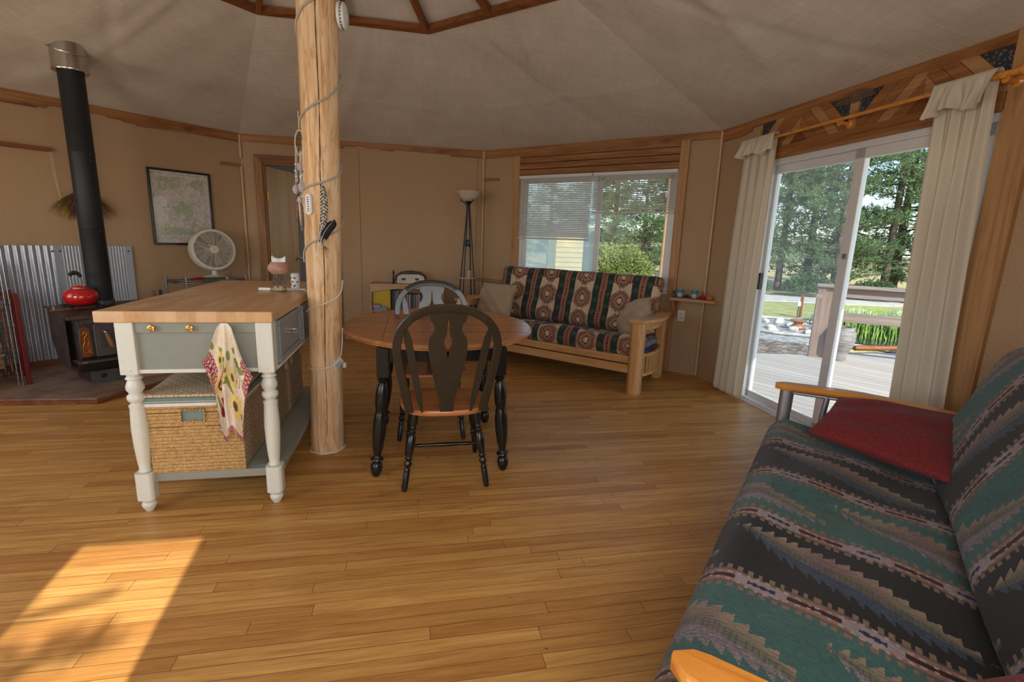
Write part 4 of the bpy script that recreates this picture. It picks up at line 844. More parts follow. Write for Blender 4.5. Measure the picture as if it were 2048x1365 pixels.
b = MB(); b.lathe([(0, .001), (.024, .001), (.026, .006), (.027, .095), (.023, .104), (.018, .106), (.018, .10), (.024, .092), (.023, .006), (0, .006)], 28); b.build('body', M['white_plastic'], lt, split=50)
for i, (a, z, s_, rt) in enumerate(((-2.0, .052, .006, 0), (-2.5, .075, .007, .8), (-1.5, .076, .007, -.6), (-2.6, .036, .007, -.8), (-1.6, .026, .007, .6), (-.9, .052, .006, .3))):
    b = MB(); b.prism([(s_ * cos(q) * (1.3 if i else 1), s_ * sin(q) * (.7 if i else 1)) for q in [2 * PI * k_ / 12 for k_ in range(12)]], 0, .0015, T(.0268 * cos(a), .0268 * sin(a), z) @ Rz(a + PI / 2) @ Rx(PI / 2) @ Rz(rt)); b.build('cutout', M['plum'], lt)
ch = isl_thing('cord_switch', 'white inline switch block with a looped cord lying on the island', 'switch', .34, .855, .984)
b = MB(); b.b2(-.035, .035, -.012, .012, .001, .018); b.build('switch_body', M['white_plastic'], ch, bevel=.003)
b = MB(); pts = [(.035, 0, .008), (.09, -.012, .006), (.16, -.008, .006), (.215, .02, .006), (.235, .05, .006), (.205, .075, .006), (.16, .07, .006), (.12, .045, .006), (.17, .02, .008), (.225, -.005, .007), (.262, -.06, .004), (.272, -.10, -.03), (.272, -.105, -.12)]
def smooth(pts, n=6):
    P_ = [Vector(p) for p in pts]; out = []
    for i in range(len(P_) - 1):
        p0, p1, p2, p3 = P_[max(i - 1, 0)], P_[i], P_[i + 1], P_[min(i + 2, len(P_) - 1)]
        for k_ in range(n):
            t_ = k_ / n; out.append(.5 * ((2 * p1) + (-p0 + p2) * t_ + (2 * p0 - 5 * p1 + 4 * p2 - p3) * t_ ** 2 + (-p0 + 3 * p1 - 3 * p2 + p3) * t_ ** 3))
    out.append(P_[-1]); return out
b.tube(smooth(pts), .0032, 8); b.build('cord', M['cord'], ch, split=0)
# ================================================================ DINING TABLE
TBA = .2; tb = thing('dining_table', 'round wooden dining table with black turned legs', 'table', (-.494, 3.27, 0), TBA); tb.scale = (1, 1, 1.008)
a_, b_ = .618, .72; b = MB(); prof = [(-.035, .742), (-.020, .742), (-.006, .746), (-.010, .752), (0, .757), (.002, .764), (-.004, .772), (-.014, .776)]
def tabletop(x0, x1, mat, name):
    # slice of the ellipse between x0 and x1 with a moulded edge
    N_ = 72; rows = []
    def xy(q, d): return ((a_ + d) * cos(q), (b_ + d) * sin(q))
    pts = [q for q in [2 * PI * i / N_ for i in range(N_)]]
    b = MB(); ring = [[(*xy(q, d), z) for q in pts] for (d, z) in prof]; b.strip(ring, closed_u=True); b.add(ring[-1], [tuple(range(N_))], False); b.add(ring[0], [tuple(range(N_ - 1, -1, -1))], False)
    return b.build(name, mat, tb, split=40)
tabletop(0, 0, M['table_wood'], 'tabletop')
for xs in (-.34, .36):
    yy = b_ * math.sqrt(1 - (xs / a_) ** 2) - .012; b = MB(); b.b2(xs - .0012, xs + .0012, -yy, yy, .770, .7763); b.build('leaf_seam', M['crack_and_shade'], tb)
LT = [(-.335, -.595, -.385, -.615), (.315, -.60, .350, -.625), (.315, .135, .350, .155), (-.335, .135, -.385, .155)]
def tleg(x, y, fx, fy):
    b = MB(); w = .034; b.prism([(-w, -w), (w, -w), (w, w), (-w, w)], .585, .742, T(x, y, 0)); lg = b.build('leg', M['black_paint'], tb, bevel=.004)
    pr = [(0, .0), (.016, 0), (.024, .012), (.032, .035), (.034, .055), (.029, .075), (.020, .085), (.024, .092), (.036, .100), (.033, .110), (.020, .118), (.020, .128), (.029, .17), (.0365, .25), (.037, .32), (.031, .37), (.026, .385), (.031, .395), (.0355, .44), (.035, .49), (.027, .53), (.020, .545), (.028, .552), (.033, .560), (.026, .568), (.030, .575), (.034, .582), (.028, .588), (0, .588)]
    d = Vector((x - fx, y - fy, .585)); q = d.to_track_quat('Z', 'X').to_matrix().to_4x4(); b = MB(); b.lathe([(r_, z * d.length / .585) for r_, z in pr], 30, T(fx, fy, .003) @ q); b.build('turned_shaft', M['black_paint'], lg, split=60)
for p in LT: tleg(*p)
b = MB()
for (x0, x1, y0, y1) in ((-.31, .29, -.608, -.588), (-.31, .29, .125, .145), (-.345, -.325, -.57, .11), (.305, .325, -.57, .11)): b.b2(x0, x1, y0, y1, .665, .742)
b.build('apron', M['black_paint'], tb, bevel=.002)
# ================================================================ CHAIRS
def hoop(t_):   # t 0..1 from left base over the top to right base ; returns x, z
    ks = [(-.192, .445), (-.210, .55), (-.232, .66), (-.248, .76), (-.250, .83), (-.228, .905), (-.175, .965), (-.095, 1.003), (0, 1.014)]
    ks = ks + [(-x, z) for x, z in ks[-2::-1]]; P_ = [Vector((x, 0, z)) for x, z in ks]; f = t_ * (len(ks) - 1); i = min(int(f), len(ks) - 2); u = f - i
    p0, p1, p2, p3 = P_[max(i - 1, 0)], P_[i], P_[i + 1], P_[min(i + 2, len(ks) - 1)]
    v = .5 * ((2 * p1) + (-p0 + p2) * u + (2 * p0 - 5 * p1 + 4 * p2 - p3) * u ** 2 + (-p0 + 3 * p1 - 3 * p2 + p3) * u ** 3); return v.x, v.z
def lean(z): return -.205 - (z - .445) * .20 - .0 * z
def chair(label, loc, rz, mat, group):
    r = thing('dining_chair', label, 'chair', loc, rz, group)
    # saddle seat
    N_ = 56; out = []
    for i in range(N_):
        q = 2 * PI * i / N_; c, s_ = cos(q), sin(q); x = .245 * (abs(c) ** .62) * (1 if c > 0 else -1); y = .215 * (abs(s_) ** .75) * (1 if s_ > 0 else -1); x *= 1 + .03 * (y / .215); out.append((x, y))
    b = MB(); rings = []
    for (k_, z) in ((.86, .413), (.97, .420), (1.0, .432), (1.0, .442), (.975, .4495), (.90, .4495), (.6, .444), (.2, .443)): rings.append([(x * k_, y * k_, z) for x, y in out])
    b.strip(rings, closed_u=True); b.add(rings[0], [tuple(range(N_ - 1, -1, -1))]); b.add(rings[-1], [tuple(range(N_))], True); b.build('seat', M['seat_wood'], r, split=40)
    b = MB(); rows = []; n = 64
    pts = [hoop(i / n) for i in range(n + 1)]; w, th = .021, .011
    for i, (x, z) in enumerate(pts):
        x0, z0 = pts[max(i - 1, 0)]; x1, z1 = pts[min(i + 1, n)]; t_ = Vector((x1 - x0, 0, z1 - z0)).normalized(); nx, nz = -t_.z, t_.x; row = []
        for (dw, dy) in ((-w, -th), (-w * .8, -th * 1.25), (w * .8, -th * 1.25), (w, -th), (w, th), (w * .8, th * 1.25), (-w * .8, th * 1.25), (-w, th)): zz = z + nz * dw; row.append((x + nx * dw, lean(zz) + dy, zz))
        rows.append(row)
    b.strip(rows, closed_u=True); b.build('back_hoop', mat, r, split=30)
    # pierced splat : two halves around the keyhole
    def outl(z): return np.interp(z, [.445, .47, .485, .50, .52, .60, .70, .78, .83, .865, .885, .905, .93, .952, .985], [.034, .036, .040, .036, .040, .062, .084, .096, .097, .090, .074, .066, .070, .088, .092])
    def hole(z): return np.interp(z, [.0, .752, .753, .765, .775, .80, .835, .855, .87, .885, .94, .955, .956, 2], [0, 0, .0035, .0035, .0035, .010, .020, .018, .010, .006, .004, .002, 0, 0])
    zs = sorted(set(list(np.linspace(.445, .998, 70)) + [.752, .753, .755, .955, .956]))
    b = MB()
    for sg in (-1, 1):
        rows = []
        for z in zs:
            h_ = hole(z); o1 = outl(z); row = [(sg * h_, lean(z) - .007, z), (sg * o1, lean(z) - .007, z), (sg * o1, lean(z) + .007, z), (sg * h_, lean(z) + .007, z)]
            rows.append(row if sg > 0 else row[::-1])
        b.strip(rows, smooth=False, closed_u=True)
    b.build('splat', mat, r, bevel=0, split=0)
    for sg in (-1, 1):   # arrow slats
        b = MB(); rows = []
        for f in np.linspace(0, 1, 24):
            z = .445 + f * .50; x = sg * (.128 + .085 * f); wd = np.interp(f, [0, .06, .12, .5, .82, .93, 1], [.006, .008, .015, .019, .019, .008, .003]); rows.append([(x - wd, lean(z) - .006, z), (x + wd, lean(z) - .006, z), (x + wd, lean(z) + .006, z), (x - wd, lean(z) + .006, z)])
        b.strip(rows, smooth=False, closed_u=True); b.build('side_slat', mat, r, split=0)
    pr = [(.012, 0), (.016, .02), (.017, .10), (.015, .105), (.019, .112), (.014, .12), (.0135, .13), (.019, .135), (.022, .15), (.014, .160), (.0145, .165), (.022, .172), (.014, .18), (.017, .19), (.0245, .245), (.023, .29), (.015, .305), (.021, .312), (.015, .32), (.014, .325), (.021, .332), (.015, .34), (.015, .35), (.022, .36), (.020, .415)]
    feet = {}
    for (tx, ty, bx, by) in ((-.165, -.14, -.224, -.215), (.165, -.14, .224, -.215), (-.17, .13, -.215, .245), (.17, .13, .215, .245)):
        d = Vector((tx - bx, ty - by, .415)); L = d.length; q = d.to_track_quat('Z', 'X').to_matrix().to_4x4(); b = MB(); b.lathe([(0, 0)] + [(rr, z / .415 * L) for rr, z in pr], 16, T(bx, by, .002) @ q); b.build('leg', M['black_paint'], r, split=60)
        feet[(bx < 0, by < 0)] = (Vector((bx, by, 0)), Vector((tx, ty, .415)))
    def at(k_, z): p, q = feet[k_]; return p.lerp(q, z / .415)
    def bar(p, q, name='stretcher'):
        n = 12; pts = [p.lerp(q, i / n) for i in range(n + 1)]; rr = [.007, .009, .012, .009, .011, .012, .013, .012, .011, .009, .012, .009, .007]; b = MB(); b.tube(pts, rr, 10); b.build(name, M['black_paint'], r, split=60)
    bar(at((True, True), .165), at((True, False), .165)); bar(at((False, True), .165), at((False, False), .165)); bar((at((True, True), .165) + at((True, False), .165)) / 2, (at((False, True), .165) + at((False, False), .165)) / 2, 'cross_stretcher')
    return r
G_ = 'pair of hoop-back dining chairs at the round table'
chair('black hoop-back dining chair with wood seat seen from behind, in front of the table', (-.375, 2.685, 0), math.radians(11.5), M['black_satin'], G_)
chair('black hoop-back dining chair on the far side of the table, facing the camera', (-.560, 3.37, 0), math.radians(189.5), M['black_gloss'], G_)

# ================================================================ PATTERNED CUSHIONS (futon covers)
def cushion(name, parent, width, A, B, th, pat, mat, ds=.006, dl=.006, s0=0.0, l0=0.0, puff=None, rnd=.10, corner_r=.07, label=None):
    """pillow-like slab: the (y,z) centre line A->B swept along x; loop length l starts at the front/underside"""
    A = np.array(A, float); B = np.array(B, float); d = (B - A); L = np.linalg.norm(d); d /= L; nrm = np.array([-d[1], d[0]])
    h = th / 2; r = min(corner_r, h * .999)
    # rounded rectangle loop, counter-clockwise starting under A
    pts = []
    def arc(cx, cy, a0, a1, n):
        for i in range(n + 1): a = a0 + (a1 - a0) * i / n; pts.append((cx + r * cos(a), cy + r * sin(a)))
    ext = 0; n_ = max(4, int(r * PI / 2 / dl))
    arc(r, -h + r, -PI / 2, -PI, n_); m_ = max(1, int((2 * h - 2 * r) / dl))
    for i in range(1, m_): pts.append((0, -h + r + (2 * h - 2 * r) * i / m_))
    arc(r, h - r, PI, PI / 2, n_); m_ = int((L - 2 * r) / dl)
    for i in range(1, m_): pts.append((r + (L - 2 * r) * i / m_, h))
    arc(L - r, h - r, PI / 2, 0, n_); m_ = max(1, int((2 * h - 2 * r) / dl))
    for i in range(1, m_): pts.append((L, h - r - (2 * h - 2 * r) * i / m_))
    arc(L - r, -h + r, 0, -PI / 2, n_); m_ = int((L - 2 * r) / (dl * 4))
    for i in range(1, m_): pts.append((L - r - (L - 2 * r) * i / m_, -h))
    pts = np.array(pts); seg = np.linalg.norm(np.diff(pts, axis=0), axis=1); arcl = np.concatenate([[0], np.cumsum(seg)]) + l0
    ns = int(width / ds) + 1; S = np.linspace(0, width, ns)
    P = np.zeros((ns, len(pts), 3)); e = np.minimum(S, width - S); k = np.sqrt(np.clip(1 - (1 - np.clip(e / rnd, 0, 1)) ** 2, 0.0004, 1)); 
    for i in range(ns):
        kk = k[i] ** .8; along = pts[:, 0]; across = pts[:, 1] * kk
        ins = (1 - kk) * .03; al = along * (1 - 2 * ins / L) + ins
        if puff is not None: across = across + puff(S[i], along, pts[:, 1] / h) * kk
        P[i, :, 0] = S[i]; P[i, :, 1] = A[0] + d[0] * al + nrm[0] * across; P[i, :, 2] = A[1] + d[1] * al + nrm[1] * across
    SS, LL = np.meshgrid(S + s0, arcl, indexing='ij'); Cc = pat(SS, LL)
    return cloth(name, P, Cc, mat, parent, closed_v=True, label=label)
def sel(C, m, c): C[m] = c
def pat_light(S, L):
    q = .0075; s = np.floor(S / q) * q; l = np.floor(L / q) * q; C = np.zeros(S.shape + (3,)); C[:] = (.60, .46, .31)
    per = .430; x = np.mod(s - .298, per)
    m = x < .22                                                    # medallion column
    cx = x - .11; py = .250; y = np.mod(l + .155, py) - py / 2; ax, ay = np.floor(np.abs(cx) / .006) * .006, np.floor(np.abs(y) / .0075) * .0075; tooth = np.mod(np.round(ay / .0075), 2) * .13
    tri = np.abs(np.mod(ay * 34 + ax * 6, 1) - .5) * 2
    d = np.maximum(ax / .096, ax / .148 + ay / .124) + tooth - .06
    d2 = np.maximum(ax / .1 * .8, ay / .12 * .75) + .40 * (ax / .1 + ay / .12)
    tan_ = (.36, .20, .13); brn = (.085, .03, .025)
    sel(C, m & (d < 1.05), brn); sel(C, m & (d < .95), tan_); 
    sel(C, m & (np.abs(d - .74) < .05), brn)
    star = ax / .044 + ay / .053 + .35 * (np.abs(np.mod(np.arctan2(cx, y) * 4 / PI, 1) - .5)); sel(C, m & (star < .95), brn); dd = ax / .026 + ay / .03; sel(C, m & (dd < 1), (.60, .45, .31))
    dots = (np.abs(np.abs(cx) - .045) < .005) & (np.abs(ay - .03) < .005); sel(C, m & dots, brn)
    y2 = np.abs(np.mod(l + .155, py) - 0); y2 = np.minimum(y2, py - y2); small = ax / .020 + y2 / .020; sel(C, m & (small < 1.1), (.16, .07, .05)); sel(C, m & (small < .85), (.58, .47, .35))
    xb = x - .22; m = xb >= 0; grn = (.022, .050, .042); bur = (.12, .02, .025)
    sel(C, m & (xb < .012), bur); g = m & (xb >= .012) & (xb < .068); sel(C, g, grn)
    lf = np.mod(l, .131) - .065; sel(C, g & ((np.abs(lf) * 1.0 + np.abs(xb - .04) * 1.1) < .032) & (np.mod(np.floor(l / q) + np.floor(s / q), 2) == 0), (.07, .13, .105))
    c_ = m & (xb >= .068) & (xb < .150); sel(C, c_, (.30, .155, .095)); sel(C, m & (np.abs(xb - .072) < .004), bur); sel(C, m & (np.abs(xb - .147) < .004), bur)
    ty = np.mod(l, .030) - .015; sel(C, c_ & (np.abs(xb - .109) < .011 * (1 - (ty + .015) / .026)) & (ty < .011), (.12, .02, .025))
    g = m & (xb >= .150) & (xb < .206); sel(C, g, grn); lf = np.mod(l + .06, .131) - .065; sel(C, g & ((np.abs(lf) + np.abs(xb - .178) * 1.1) < .032) & (np.mod(np.floor(l / q) + np.floor(s / q), 2) == 0), (.07, .13, .105)); sel(C, m & (xb >= .206), bur)
    return C
def hashn(a, b): v = np.sin(a * 127.1 + b * 311.7) * 43758.5453; return v - np.floor(v)
def pat_dark(S, L):
    q = .0042; s = np.floor(S / q) * q; l = np.floor(L / q) * q; C = np.zeros(S.shape + (3,))
    per = .79; x = np.mod(s - DK0, per); teal = np.array((.048, .112, .106)); black = np.array((.013, .012, .012)); tan_ = np.array((.30, .215, .155)); pink = np.array((.27, .125, .098)); lav = np.array((.27, .22, .245)); cren = np.array((.20, .125, .09)); olive = np.array((.085, .085, .065)); blue = np.array((.045, .060, .095)); mauve = np.array((.17, .09, .10))
    def field(x, w, base, ph, c1, c2, c3, c4):      # jagged lens shapes drifting along the stripe
        P_ = .62; t_ = np.mod(l + ph, P_) / P_; cen = w * (.5 + .30 * (t_ - .5) * 2); jag = (np.mod(l / .034, 1) - .5) * .030; half = w * .30 * np.sin(PI * np.clip(t_, 0, 1)) ** .8
        up = x - cen; out = np.zeros(x.shape + (3,)); out[:] = base
        band = (np.abs(up) < half + jag - .008); hx_ = np.clip(up / (half + 1e-6), -1, 1)
        a_ = np.clip((hx_ + .95) / .9, 0, 1)[..., None]; mixc = c1 * (1 - a_) + c2 * a_; tt = (.65 * np.exp(-((t_ - .42) / .09) ** 2) + .35 * np.exp(-((t_ - .62) / .05) ** 2))[..., None]; mixc = mixc * (1 - tt) + c3 * tt; hat = (np.mod(np.floor(l / q), 3) == 0) & (hx_ > -.2); mixc[hat] *= .74
        out[band] = mixc[band]; lo = band & (up > half * .25) ; out[lo] = (c4 * (.7 + .5 * hashn(np.floor(l / q), np.floor(s / q)))[..., None])[lo]
        str_ = band & (np.mod(np.floor(s / q), 3) == 0) & (hashn(np.floor(l / .03), np.floor(s / q)) > .45); out[str_] *= .72
        return out
    def border(x, w, ca, cb):                 # x 0..w : crenels, peach band, dashes, lavender centre
        out = np.zeros(x.shape + (3,)); out[:] = pink; e = w * .17; cr = np.mod(l / .027, 1) < .5
        out[(x < e) & cr] = ca; out[(x > w - e) & ~cr] = cb; tone = (x < e) & ~cr; out[tone] = cren; tone = (x > w - e) & cr; out[tone] = cren
        ln = (np.abs(x - e * 1.25) < .004) | (np.abs(x - (w - e * 1.25)) < .004); out[ln] = olive * 1.1
        cyc = np.mod(l, .25) / .25; mid = np.abs(x - w / 2); hw = .022 * (1 - np.abs(cyc - .5) * 2) + .004; out[(mid < hw) & (cyc > .22) & (cyc < .78)] = lav
        out[(mid < .0065 + .002 * np.sin(l * 300)) & (np.abs(cyc - .5) < .13)] = (.02, .018, .05); c2_ = np.mod(l + .125, .25) / .25; out[(mid < .0075) & (np.abs(c2_ - .5) < .24)] = (.025, .012, .012)
        st = (mid > hw) & (mid < hw + .008) & (np.mod(np.floor(l / .012), 2) == 0); out[st] = (.36, .26, .24)
        return out
    wb, wf = .105, .29
    F1 = field(x, wf, teal, .10, tan_, olive * 1.5, mauve, lav * .75); B1 = border(x - wf, wb, teal, black); F2 = field(x - wf - wb, wf, black, .36, tan_, olive * 1.2, mauve, blue); B2 = border(x - 2 * wf - wb, wb, black, teal)
    a = x < wf; C[a] = F1[a]; a = (x >= wf) & (x < wf + wb); C[a] = B1[a]; a = (x >= wf + wb) & (x < 2 * wf + wb); C[a] = F2[a]; a = x >= 2 * wf + wb; C[a] = B2[a]
    n = .86 + .28 * hashn(np.floor(S / .0042), np.floor(L / .012)); return C * n[..., None]
DK0 = .045
# ================================================================ LIGHT FUTON under the window   (local x along the wall, y toward the wall)
fu = thing('futon_sofa', 'oak framed futon sofa with cream medallion cover under the window', 'sofa', W[2].p(0, 0, 0), W[2].rz)
def fpuff(S, al, nz): return .008 * np.sin(al * 24 + S * 9) * (nz > 0) + .006 * math.sin(S * 12) * (nz > 0)
cushion('seat_cushion', fu, 1.90, (-1.03, .425), (-.34, .315), .20, pat_light, M['kilim'], .0075, .0075, s0=.68, l0=.066, puff=lambda S, al, nz: fpuff(S, al, nz) + .012 * np.exp(-((al - .1) / .1) ** 2) * math.sin(S * 7.2), rnd=.07, corner_r=.095).location = (.60, 0, 0)
c = cushion('back_cushion', fu, 1.96, (-.44, .45), (-.26, 1.03), .165, pat_light, M['kilim'], .0075, .0075, s0=.57, l0=.0, puff=fpuff, rnd=.10, corner_r=.08); c.location = (.57, 0, 0)
for v in (c,): pass
b = MB(); b.b2(.62, 2.52, -1.02, -.985, .262, .335); b.build('seat_rail', M['oak'], fu, bevel=.008)
b = MB(); b.b2(.60, 2.54, -1.055, -1.02, .180, .257); b.build('front_stretcher', M['oak'], fu, bevel=.008)
b = MB()
for y in (-.8, -.6, -.42): b.b2(.64, 2.5, y - .03, y + .03, .235, .262)
b.build('slat_deck', M['oak'], fu)
b = MB(); b.box((1.555, -.235, .66), (1.86, .03, .62), rx=-.30); b.build('back_frame', M['oak'], fu, bevel=.005)
def farm(sx, sgn):
    # sgn +1: right arm bulges outward to +x
    def bow(y): f = (y + 1.07) / .70; return sgn * .075 * sin(PI * min(1, max(0, f)) ** .9)
    b = MB(); b.prism([(-.062, -.045), (.062, -.045), (.062, .015), (.04, .05), (-.04, .05), (-.062, .015)][::-1] if False else [(-.062, .045), (-.062, -.02), (-.035, -.055), (.035, -.055), (.062, -.02), (.062, .045)], .0, .66, T(sx, -1.045, 0)); b.build('front_post', M['oak_z'], fu, bevel=.012)
    b = MB(); b.b2(sx - .045, sx + .045, -.40, -.33, 0, .66); b.build('rear_post', M['oak_z'], fu, bevel=.01)
    n = 18; ys = [-1.12 + .82 * i / n for i in range(n + 1)]
    def band(z0, z1, wd, nm, y0=-1.0, y1=-.36, inset=0, mat='oak'):
        ys_ = [y0 + (y1 - y0) * i / n for i in range(n + 1)]; rows = []
        for y in ys_: x = sx + bow(y) - sgn * inset; rows.append([(x - wd, y, z0), (x + wd, y, z0), (x + wd, y, z1), (x - wd, y, z1)])
        b = MB(); b.strip(rows, smooth=False, closed_u=True); b.add(rows[0], [(3, 2, 1, 0)]); b.add(rows[-1], [(0, 1, 2, 3)]); return b.build(nm, M[mat], fu, bevel=.006, recalc=True)
    band(.660, .690, .068, 'arm_rest', -1.12, -.30); band(.585, .658, .014, 'upper_side_rail'); band(.335, .365, .016, 'middle_side_rail'); band(.150, .180, .016, 'lower_side_rail')
    for i in range(11):
        y = -.95 + i * .053; x = sx + bow(y); b = MB(); b.b2(x - .008, x + .008, y - .011, y + .011, .178, .337); b.build('side_slat', M['oak_z'], fu)
    b = MB(); b.b2(sx - .09 * (sgn > 0) - 0, sx + .09 * (sgn < 0) + sgn * 0 + .0, -.96, -.42, .34, .352); b.build('magazine_tray', M['oak'], fu)
    if sgn > 0:
        for z in (.225, .185): b = MB(); b.lathe([(0, 0), (.007, 0), (.007, .002), (0, .0022)], 10, T(sx + .0625, -1.02, z) @ Ry(PI / 2)); b.build('bolt_plug', M['crack_and_shade'], fu)
farm(2.575, 1); farm(.54, -1)
# magazine and cloth lying in the side tray
b = MB(); b.box((2.55, -.70, .372), (.11, .42, .02), rz=.05); tag(b.build('blue_folder', plain('blue_cover', (.03, .06, .14), .4), loc=W[2].o, rz=W[2].rz), 'flat blue folder lying in the side tray of the oak futon', 'folder')
b = MB(); b.box((2.55, -.66, .425), (.07, .34, .06), rz=.04, ry=.25)
M['bwcover'] = plain('patterned_cover', (.25, .25, .26), .4, var=.9, scale=28)
tag(b.build('magazine', M['bwcover'], loc=W[2].o, rz=W[2].rz, bevel=.003), 'magazine with black and white cover standing in the side tray of the oak futon', 'magazine')
# pillows : superelliptic plush shapes
def pillow(name, label, w, h, t_, loc, rot, mat, seed=1, bend=0.0, group=None, crease=.012):
    rg = random.Random(seed); n = 36; b = MB(); rows_t = []; rows_b = []
    ph = [rg.random() * 6 for _ in range(6)]
    def P_(u, v, sg):
        e = (1 - abs(u) ** 2.6) * (1 - abs(v) ** 2.6); z = sg * t_ / 2 * max(e, 0) ** .42; pin = 1 - .07 * (1 - abs(u)) * abs(v) ** 3 - .0; pinx = 1 - .07 * (1 - abs(v)) * abs(u) ** 3
        z += crease * (sin(u * 5 + ph[0] + v * 2) * .5 + sin(v * 6 + ph[1] - u * 3) * .5 + .5 * sin(u * 11 + v * 9 + ph[2])) * max(e, 0) ** .3; x = u * w / 2 * pinx; y = v * h / 2 * pin; z += bend * (x * x) * 4 + bend * .5 * y * abs(y)
        return (x, y, z)
    for i in range(n + 1):
        u = -1 + 2 * i / n; u = math.copysign(1 - (1 - abs(u)) ** 1.0, u); rows_t.append([P_(u, -1 + 2 * j / n, 1) for j in range(n + 1)]); rows_b.append([P_(u, -1 + 2 * j / n, -1) for j in range(n + 1)][::-1])
    b.strip(rows_t[::-1]); b.strip(rows_b[::-1]); o = b.build(name, mat, loc=loc, split=0, recalc=True); o.rotation_euler = rot; tag(o, label, 'pillow', group); return o
pillow('throw_pillow', 'beige plush throw pillow at the left end of the oak futon', .46, .40, .15, W[2].p(.72, .66, .66), (math.radians(64), 0, W[2].rz + .12), M['beige_plush'], 3, 0)
pillow('throw_pillow', 'beige plush pillow slumped at the right end of the oak futon', .44, .46, .13, W[2].p(2.32, .62, .585), (math.radians(62), math.radians(-40), W[2].rz - .30), M['beige_plush'], 5, -.6, None, .02)
# black edge of a folded blanket on the back of the futon
# ================================================================ DARK FUTON at the right    (local x along wall 4, y toward the wall)
DKL = 2.08
df = thing('metal_futon_sofa', 'metal armed futon sofa with teal and black woven southwest cover', 'sofa', W[4].p(0, 0, 0), W[4].rz)
def dpuff(S, al, nz): return (.006 * np.sin(al * 15 + S * 6) + .012 * math.exp(-((S - .95) / .05) ** 2) * -1 * (al > .1)) * (nz > 0)
DX = .335
c = cushion('seat_cushion', df, DKL, (-1.115, .375), (-.30, .285), .215, pat_dark, M['kilim'], .0042, .0045, puff=dpuff, rnd=.09, corner_r=.10); c.location = (DX - .0, 0, 0)
c = cushion('back_cushion', df, DKL, (-.41, .385), (-.165, .985), .175, pat_dark, M['kilim'], .0042, .0045, l0=-.62, puff=dpuff, rnd=.10, corner_r=.085); c.location = (DX - .0, 0, 0)
# the cover hangs below the front edge of the seat
ns = 420; nl = 60; P = np.zeros((ns, nl, 3)); S = np.linspace(.055, DKL - .055, ns); Lq = np.linspace(0, .26, nl)
for j, l in enumerate(Lq): P[:, j, 0] = S; P[:, j, 1] = -1.100 - .010 * np.sin(S * 11) * (l / .26) - .012 * np.sin(min(1, l / .1) * PI / 2) + .03 * np.clip(1 - S / .15, 0, 1) + .03 * np.clip(1 - (DKL - S) / .15, 0, 1); P[:, j, 2] = .33 - l * .8
SS, LL = np.meshgrid(S, .16 - Lq, indexing='ij'); o = cloth('cover_skirt', P, pat_dark(SS, LL), M['kilim'], df); o.location = (DX, 0, 0); o.modifiers.new('s', 'SOLIDIFY').thickness = .006
b = MB(); b.tube([(DX + .03, -1.08, .245), (DX + DKL - .03, -1.08, .245)], .02, 12); b.tube([(DX + .03, -.42, .20), (DX + DKL - .03, -.42, .20)], .02, 12); b.build('seat_frame', M['cast'], df)
b = MB()
for i in range(9): x = DX + .15 + i * .22; b.tube([(x, -1.08, .25), (x, -.42, .20)], .008, 8)
b.build('deck_wires', M['cast'], df)
def dark_arm(x, sgn, Y0=-1.135):
    n = 24; rows = []
    for i in range(n + 1):
        f = i / n; y = Y0 + (-.335 - Y0) * f; z = .618 + .016 * sin(PI * f) - .012 * f; hw = .043 * math.sqrt(max(.02, 1 - (1 - min(1, f * 12)) ** 2)) if f < .09 else .043; xx = x + sgn * .012 * sin(PI * f)
        rows.append([(xx - hw, y, z), (xx - hw * .8, y, z - .012), (xx + hw * .8, y, z - .012), (xx + hw, y, z), (xx + hw, y, z + .012), (xx + hw * .8, y, z + .020), (xx - hw * .8, y, z + .020), (xx - hw, y, z + .012)][::-1])
    b = MB(); b.strip(rows, closed_u=True); b.add(rows[0], [tuple(range(7, -1, -1))]); b.add(rows[-1], [tuple(range(8))]); b.build('arm_rest', M['arm_wood'], df, split=35, recalc=True)
    b = MB(); b.tube([(x, Y0 + .055, .0), (x, Y0 + .058, .30), (x, Y0 + .06, .608)], [.030, .032, .034], 20, flat=.75); b.build('front_leg', M['cast'], df)
    for yy, rr in ((-.90, .014), (-.74, .014)):
        b = MB(); b.tube([(x, yy, .20), (x, yy + .03, .607)], rr, 12); b.build('arm_strut', M['cast'], df)
    b = MB(); b.tube([(x, -.30, .0), (x, -.32, .30), (x, -.36, .605)], .022, 14); b.build('rear_leg', M['cast'], df)
    b = MB(); b.tube([(x, Y0 + .06, .595), (x, -.8, .602), (x, -.36, .595)], .013, 10, flat=.7); b.build('upper_side_rail', M['cast'], df); b = MB(); b.tube([(x, Y0 + .06, .21), (x, -.32, .19)], .014, 10); b.build('lower_side_rail', M['cast'], df)
dark_arm(.29, -1, -1.115); dark_arm(2.465, 1, -1.045)
